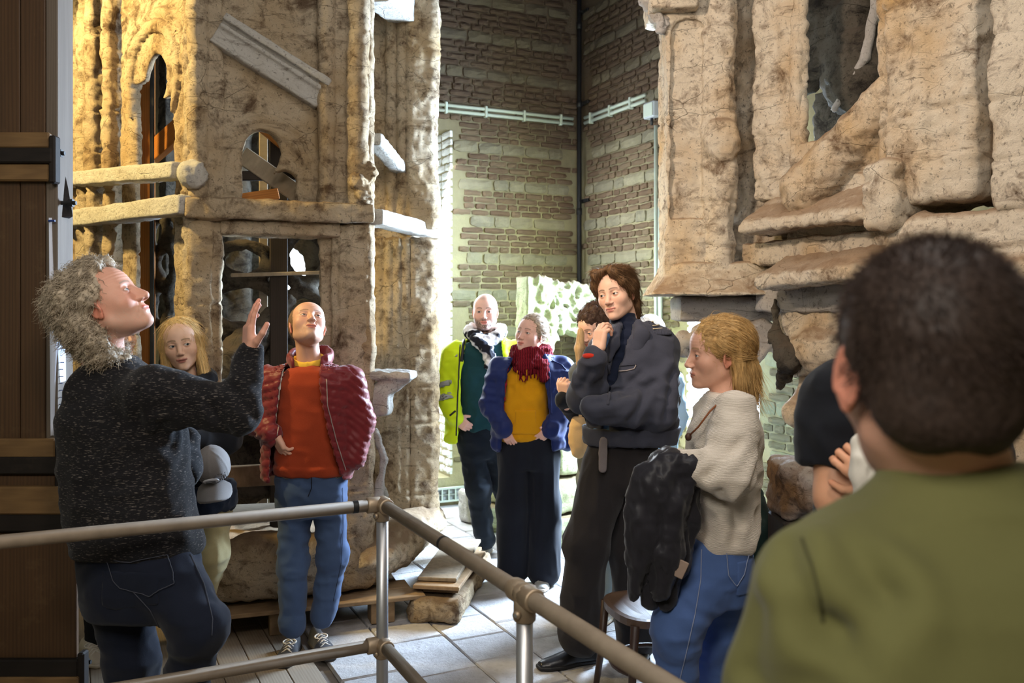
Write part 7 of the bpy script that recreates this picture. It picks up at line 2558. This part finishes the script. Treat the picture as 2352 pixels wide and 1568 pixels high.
fRJ = lambda P: uni([chain(P, [at(x_, y_, DJ + .05 * ((i % 2) - .5)) for x_, y_ in h_], hr[i], .02) for i, h_ in enumerate(hang)] + [ell(P, at(1560, 1060, DJ + .06), (.09, .12, .035))], .022)
hold(link('cloth_body', mesh_np('cloth_body', *(lambda V, F: (puff(V, F, both(folds(8, .009, 14, 14, 5), folds(3, .004, 40, 40, 16))), F))(*nets(fRJ, np.min(pj, 0) - .14, np.max(pj, 0) + .14, .0085))), BLKN), rj)
m = MB().box(at(1560, 1305, DJ - .06), (.022, .006, .028), rot(0, 0, 25), .002)
hold(m.build('care_label', m_plain('grey_label', srgb(150, 130, 116), .7)), rj)
hold(MB().tube([at(1512, 1250, DJ - .05), at(1516, 1300, DJ - .055), at(1512, 1350, DJ - .045)], .005, 6).build('zip_edge', m_plain('teal_zip_tape', srgb(70, 110, 124), .5), None, True), rj)

# ---- J: man in the black T-shirt, arms crossed ------------------------------
D = 2.02
gt = person('person in a black T-shirt with bare crossed forearms, partly hidden by the green shirt', (PX(2040, D), D, 0))
TEE = m_cloth('black_tee_jersey', srgb(24, 26, 32), 1100, .15, .15)
skJ = srgb(212, 158, 126)
cJ, RJ_ = at(2120, 690, D), rot(25, 0, 0)
make_head(gt, cJ, RJ_, skJ, 1.04, at(2095, 860, D + .02), .058, res=(110, 100), brow=srgb(60, 46, 36))
hfield(gt, cJ, RJ_, 1.04, lambda P: smax(ell(P, (0, .02, .036), (.081, .102, .090)), -ell(P, (0, -.11, -.025), (.09, .095, .105)), .01), (-.12, -.11, -.1), (.12, .15, .15), .007, srgb(58, 44, 34))
tJ, pJ = rows_loft(D, [(1400, 1890, 2260, .13), (1200, 1880, 2270, .135), (1000, 1885, 2270, .14), (900, 1895, 2262, .13), (850, 1930, 2240, .105), (822, 1985, 2190, .075), (806, 2030, 2150, .06)], .02)
aJ = [at(1928, 905, D), at(1918, 985, D - .02), at(1910, 1052, D - .03)]
aJ2 = [at(2230, 905, D), at(2245, 1060, D - .02)]
fT = lambda P: smin(smin(tJ(P), chain(P, [at(2230, 905, D), at(2244, 1040, D - .04)], [.08, .070], .03), .03), smax(chain(P, aJ + [at(1905, 1100, D - .04)], [.080, .074, .066, .066], .03), np.maximum(PZ(1054, D) - P[2] + .03 * (P[0] - PX(1910, D)), -9), .004), .04)
garment(gt, 't_shirt', fT, pJ + aJ, .12, .0075, TEE, both(folds(4, .006, 9, 9, 9), crumple([at(1960, 960, D - .1)], .006, 70, .12)))
arm = [at(1915, 1020, D - .03), at(1926, 1142, D - .07), at(1968, 1160, D - .10), at(2100, 1085, D - .22)]
V, F = nets(lambda P: chain(P, arm, [.050, .047, .045, .034], .03), np.min(arm, 0) - .08, np.max(arm, 0) + .08, .006)
me = mesh_np('forearm', V, F); paint(me, np.tile(skJ, (len(V), 1)) * (1 + .04 * vnoise(V[:, 0] * 30, V[:, 1] * 30, V[:, 2] * 30))[:, None])
hold(link('forearm', me, SKIN), gt)
arm2 = [at(2244, 1010, D - .03), at(2262, 1140, D - .10), at(2050, 1125, D - .21)]
V, F = nets(lambda P: chain(P, arm2, [.048, .045, .032], .03), np.min(arm2, 0) - .08, np.max(arm2, 0) + .08, .008)
me = mesh_np('forearm', V, F); paint(me, np.tile(skJ, (len(V), 1)))
hold(link('forearm', me, SKIN), gt)
make_hand(gt, at(2098, 1086, D - .22), (.9, -.1, .3), (.0, .9, .1), 1, skJ, 1.0, (.3, .35, .4, .45), .3, .05, .005)
make_hand(gt, at(2050, 1124, D - .21), (-.6, .3, .5), (.3, .9, .0), -1, skJ, 1.0, (.5, .6, .6, .6), .3, .05, .005)
L1 = [at(1990, 1420, D), at(1990, 1900, D), at(1990, 2330, D)]
L2 = [at(2160, 1420, D), at(2165, 1900, D), at(2170, 2330, D)]
garment(gt, 'trousers', legs(at(2075, 1400, D), (1, 0, 0), .17, .13, .08, L1, L2, [.095, .075, .06]), L1 + L2 + [at(2075, 1330, D)], .18, .018, DKJ, folds(6, .006))
for L_ in (L1, L2):
    make_shoe(gt, (L_[2][0], D + .12, 0), (L_[2][0], D - .16, 0), WSH, WSH, bpy.data.materials['white_lace'], h=.011)
# the white shirt he carries
ws = thing('folded_shirt', 'white buttoned shirt folded over the crossed arms of the man in black', 'shirt', tuple(at(2010, 1150, D - .22)))
WHT = m_cloth('white_cotton', srgb(228, 222, 212), 1100, .15, .05)
DS = D - .24
pS = [at(1985, 1015, DS), at(2035, 1012, DS), at(2005, 1090, DS), at(2030, 1165, DS)]
fS = lambda P: smax(uni([chain(P, [at(1982, 1018, DS), at(2000, 1075, DS), at(2012, 1150, DS)], [.020, .036, .030], .02), chain(P, [at(2040, 1012, DS), at(2048, 1080, DS), at(2040, 1150, DS)], [.026, .040, .034], .02), chain(P, [at(2005, 1014, DS + .05), at(2060, 1040, DS + .06), at(2062, 1130, DS + .06)], [.03, .05, .04], .02)], .03), np.abs(P[1] - DS - .02) - .05, .03)
hold(link('cloth_body', mesh_np('cloth_body', *(lambda V, F: (puff(V, F, folds(8, .007, 16, 16, 10)), F))(*nets(fS, np.min(pS, 0) - .12, np.max(pS, 0) + .12, .006))), WHT), ws)
for (bx_, by_) in ((2010, 1034), (2040, 1074), (2022, 1120)):
    hold(MB().sphere(at(bx_, by_, DS - .046), (.005, .003, .005), 10, 6).build('button', BLACK, None, True), ws)

# ---- K: the man in green, back of the head ----------------------------------
D = .88
gk = person('person with short cropped dark hair in an olive green shirt, seen from behind', (PX(2160, D), D, 0))
OLIVE = m_cloth('olive_green_cotton', srgb(104, 102, 62), 1400, .15, .08, .85, .1)
skK = srgb(206, 156, 134)
cK, RK = at(2128, 846, D), rot(176, 0, 0)
nbK = at(2200, 1120, D + .015)
make_head(gk, cK, RK, skK, 1.05, nbK, .052, res=(120, 110), eyes=True, fat=.88, jaw=.85)
hcK = srgb(58, 46, 40)


def hairK(P):
    d = ell(P, (0, 0.0145, 0.031), (0.0805, 0.1010, 0.0905))
    d = smin(d, ell(P, (0, .055, -.025), (.066, .052, .055)), .02)
    d = smax(d, -ell(P, (0, -0.110, -0.025), (0.095, 0.095, 0.110)), 0.01)
    for sg in (-1, 1):
        d = smax(d, -ell(P, (sg * 0.082, -.004, -0.020), (0.022, 0.022, 0.034)), 0.008)
    return smax(d, -(P[2] + .068 + .2 * np.abs(P[0])), .012)


hK = hfield(gk, cK, RK, 1.05, hairK, (-.11, -.11, -.1), (.11, .14, .15), 0.0035, hcK, lambda V, N: .0012 * fbm(V[:, 0] * 40, V[:, 1] * 40, V[:, 2] * 40, 3), stretch=(420, 420, 420), amp=.0012, streak=.45)
rK = cap_roots(5200, 6, lambda x, y, z: (y > -.03) & (z > -.04) & (np.abs(x) < .078), .005)
strands(gk, cK, RK, 1.05, rK, tuple(1.25 * v for v in hcK), .010, lambda p, t, r: (p - np.array((0, .014, .03))) / .09 + np.array((0, .2, -.5)) + r, seg=2, rad=.00050, seed=3, parent=hK)
tK, pK = rows_loft(D, [(2000, 1790, 2610, .15), (1700, 1780, 2610, .155), (1450, 1775, 2610, .16), (1320, 1800, 2600, .15), (1260, 1850, 2550, .135, .0), (1205, 1930, 2480, .11), (1160, 1992, 2420, .092), (1110, 2034, 2372, .080), (1072, 2046, 2356, .074), (1050, 2052, 2350, .072)], .010)
aK = [at(1872, 1350, D), at(1822, 1580, D + .01), at(1790, 1850, D - .02)]
aK2 = [at(2530, 1350, D), at(2570, 1580, D + .01), at(2560, 1850, D - .02)]
kS = garment(gk, 'shirt', lambda P: smin(tK(P), np.minimum(chain(P, aK, [.060, .056, .05], .03), chain(P, aK2, [.060, .056, .05], .03)), .035), pK + aK + aK2, .1, .0062, OLIVE, both(folds(12.3, .005, 6, 6, 4), crease([(at(1985, 1495, D - .15), at(2080, 1395, D - .16)), (at(1985, 1495, D - .15), at(1955, 1600, D - .14)), (at(1890, 1385, D - .12), at(1960, 1510, D - .14)), (at(2030, 1560, D - .15), at(2100, 1420, D - .16)), (at(1760, 1420, D - .05), at(1740, 1568, D - .05)), (at(1870, 1300, D - .1), at(1850, 1250, D - .08))], .009, .013)))
seam(kS, 'shoulder_seam', [(1842, 1236), (1866, 1300), (1884, 1370), (1890, 1430)], .0018, m_plain('dark_olive_thread', srgb(70, 68, 42), .9, bump=0), 12, .0)
for (a_, sd) in ((aK, -1), (aK2, 1)):
    fa = [a_[2] + np.array((0, 0, .04)), a_[2] + np.array((0.02 * sd, -.0, -.22))]
    V, F = nets(lambda P: chain(P, fa, [.040, .028], .03), np.min(fa, 0) - .07, np.max(fa, 0) + .07, .01)
    me = mesh_np('forearm', V, F); paint(me, np.tile(skK, (len(V), 1)))
    hold(link('forearm', me, SKIN), gk)
    make_hand(gk, fa[1], (0, .1, -1), (-sd, 0, 0), -sd, skK, 1.0, (.3, .35, .4, .4), .3, .05, .006)
L1 = [np.array((PX(2160, D) - .10, D, .86)), np.array((PX(2160, D) - .10, D, .48)), np.array((PX(2160, D) - .10, D + .02, .10))]
L2 = [v + np.array((.2, 0, 0)) for v in L1]
hK_ = np.array((PX(2160, D), D, .98))
garment(gk, 'trousers', legs(hK_, (1, 0, 0), .175, .14, .16, L1, L2, [.10, .078, .062]), L1 + L2 + [hK_ + (0, 0, .16)], .18, .02, DKJ, folds(6, .006))
for L_ in (L1, L2):
    make_shoe(gk, (L_[2][0], D - .10, 0), (L_[2][0], D + .18, 0), GREYSH, BLACK, BLACK, h=.012)
# ------------------------------------------------------------------ stored stone fragments and odds and ends
MOSS = m_plaster('mossy_pale_limestone', srgb(176, 180, 144), srgb(152, 154, 116), srgb(110, 108, 76), srgb(130, 106, 80), .66, .6)
D0 = 6.75
fr = thing('carved_frieze', 'pale carved leaf frieze fragment leaning against the back wall corner', 'stone carving', tuple(at(1300, 1150, D0)))
FD = Face(tuple(at(1212, 715, D0)[:2]), tuple(at(1420, 715, D0 + .35)[:2]))


def frieze(P):
    u1 = FD.u(1420)
    zt = np.interp(P[0], [0, .03, u1], [FD.z(1214, 632), FD.z(1220, 634), FD.z(1400, 668)])
    zb = np.interp(P[0], [0, FD.u(1250), FD.u(1300), u1], [FD.z(1212, 800), FD.z(1250, 800), FD.z(1300, 760), FD.z(1400, 800)])
    d = np.maximum(np.maximum(-P[0], P[0] - u1), np.maximum(P[2] - zt, zb - P[2]))
    d = smax(d, np.abs(P[1] - .11) - .10, .02)
    leg = np.maximum(np.maximum(FD.u(1215) - P[0], P[0] - FD.u(1278) + .25 * np.maximum(0, FD.z(1260, 800) - P[2])), np.maximum(P[2] - FD.z(1240, 720), FD.z(1240, 1190) - P[2]))
    leg = smax(leg, np.abs(P[1] - .11) - .09, .02)
    return smin(d, leg, .03)


def leafy(V, N):
    z0, z1 = FD.z(1300, 790), FD.z(1300, 645)
    m = np.clip((V[:, 2] - z0) / .05, 0, 1) * np.clip((V[:, 0] - .07) / .03, 0, 1) * (N[:, 1] < -.3)
    w = fbm(V[:, 0] * 9, V[:, 1] * 9, V[:, 2] * 9, 2)
    r = 1 - 2 * np.abs(vnoise(V[:, 0] * 15 + w, V[:, 1] * 8, V[:, 2] * 15 + w))
    return m * (.030 * r + .016 * fbm(V[:, 0] * 36, V[:, 1] * 36, V[:, 2] * 36, 2)) + .006 * fbm(V[:, 0] * 20, V[:, 1] * 20, V[:, 2] * 20, 2)


V, F = nets(frieze, (-.06, -.06, .0), (FD.u(1420) + .06, .27, 2.1), .012)
o = link('relief_block', mesh_np('relief_block', puff(V, F, leafy), F), MOSS, fr)
o.matrix_world = FD.M
o.parent = None; hold(o, fr)
o.matrix_parent_inverse = Matrix.Translation(fr.location).inverted()
o.matrix_basis = FD.M
RS = random.Random(17)


def rubble(label, px, d, z0, w, dp, h, seed, mat=MOSS, group=None):
    c = np.array((PX(px, d), d, z0 + h / 2))
    a = math.radians(RS.uniform(-14, 14) + 26)
    R = np.array([[math.cos(a), -math.sin(a), 0], [math.sin(a), math.cos(a), 0], [0, 0, 1]])
    fn = lambda P: rbox(tolocal(P, c, R), (-w / 2, -dp / 2, -h / 2), (w / 2, dp / 2, h / 2), .03)
    r = max(w, dp) * .75 + .05
    V, F = nets(fn, c - (r, r, h / 2 + .04), c + (r, r, h / 2 + .04), .018)
    V = puff(V, F, rough(.010, False, seed))
    V[:, 2] = np.maximum(V[:, 2], z0)
    o = link('stone_fragment', mesh_np('stone_fragment', V, F), mat)
    tag(o, label, 'stone', group)
    return o


rubble('lowest stone slab of the stack behind the mustard hoodie', 1300, 6.55, 0.0, .60, .36, .22, 1.0)
rubble('middle stone slab of the stack behind the mustard hoodie', 1305, 6.6, .235, .56, .34, .26, 2.0)
rubble('pale green upper stone slab under the carved frieze', 1312, 6.62, .51, .50, .32, .22, 3.0)
rubble('mossy stone block on the floor behind the high visibility jacket', 1152, 6.95, 0.0, .34, .28, .20, 4.0)
rubble('second mossy stone, stacked above the floor block by the vent', 1156, 6.98, .215, .30, .26, .20, 5.0)
rubble('small pale boulder at the end of the vent grating', 1082, 7.15, 0.0, .16, .16, .26, 6.0, PL_W)
# thin boards lying on the floor near the trainers
loose_board('flat grey board on the floor beside the silver trainer', at(1158, 1282, 5.98) * (1, 1, 0) + (0, 0, .012), at(1230, 1282, 6.05) * (1, 1, 0) + (0, 0, .012), .022, .2, GREYB)

# carved white block on a stand, behind the woman in cream
D1 = 3.62
cb = thing('carved_capital', 'white carved stone capital with brown worn face, standing behind the black T-shirt', 'stone carving', (PX(1860, D1), D1 + .1, 0))
CBR = np.eye(3)


def carved(P):
    x0, x1 = PX(1797, D1), PX(1960, D1)
    d = rbox(P, (x0, D1, PZ(1200, D1)), (x1, D1 + .25, PZ(1062, D1)), .03)
    br = ell(P, (PX(1885, D1), D1 - .02, PZ(1130, D1)), (.10, .08, .12))
    return smin(d, br, .03)


pC1 = [(PX(1797, D1), D1 - .1, PZ(1205, D1)), (PX(1960, D1), D1 + .25, PZ(1060, D1))]
V, F = nets(carved, np.min(pC1, 0) - .06, np.max(pC1, 0) + .06, .011)
hold(link('carved_block', mesh_np('carved_block', puff(V, F, both(lambda V, N: -.02 * np.clip(vnoise(V[:, 0] * 26, V[:, 1] * 26, V[:, 2] * 26), 0, 1), rough(.008, False, 3, 2))), F), m_plaster('white_brown_stone', srgb(224, 224, 224), srgb(150, 116, 82), srgb(70, 52, 38), srgb(190, 180, 168), .52, .47)), cb)
hold(MB().box((PX(1880, D1), D1 + .12, PZ(1200, D1) / 2), (.14, .12, PZ(1200, D1) / 2), bev=.01).build('stand', OAKD), cb)
# brown carton-like plaster fragments low behind the jeans
rubble('ochre broken cast on the floor behind the blue jeans', 1742, 4.42, 0.0, .50, .34, .56, 7.0, PL_F)
# dark green coat slumped on the wall ledge
gcoat = thing('green_coat', 'dark green coat hanging behind the woman in cream', 'coat', tuple(at(1745, 1300, 4.0)))
GRC = m_cloth('dark_green_nylon', srgb(28, 46, 42), 1200, .12, .2, .5)
DG = 4.0
gp = [[(1728, 1130), (1738, 1210), (1740, 1300)], [(1735, 1170), (1760, 1240), (1765, 1310)], [(1752, 1180), (1780, 1250), (1790, 1310)]]
pg_ = [at(x_, y_, DG) for r_ in gp for x_, y_ in r_]
fg = lambda P: uni([chain(P, [at(x_, y_, DG + .03 * i) for x_, y_ in r_], [.03, .06, .08], .03) for i, r_ in enumerate(gp)], .03)
V, F = nets(fg, np.min(pg_, 0) - .15, np.max(pg_, 0) + .17, .012)
hold(link('cloth_body', mesh_np('cloth_body', puff(V, F, folds(3, .012, 14, 14, 6)), F), GRC), gcoat)
hold(MB().tube([at(1740, 1310, DG + .02), at(1742, 1450, DG + .02) * (1, 1, 0) + (0, 0, .0)], .016, 8).build('stand_pole', OAKD), gcoat)
# cable looped along the right wall
cbw = thing('wall_cable', 'thin white cable sagging along the limewashed window jamb', 'cable')
MB().tube([at(1540, 912, 6.9), at(1556, 925, 6.85), at(1580, 920, 6.8), at(1606, 914, 6.7), at(1640, 912, 6.55)], .008, 8).build('cable_run', PVC, cbw, True)
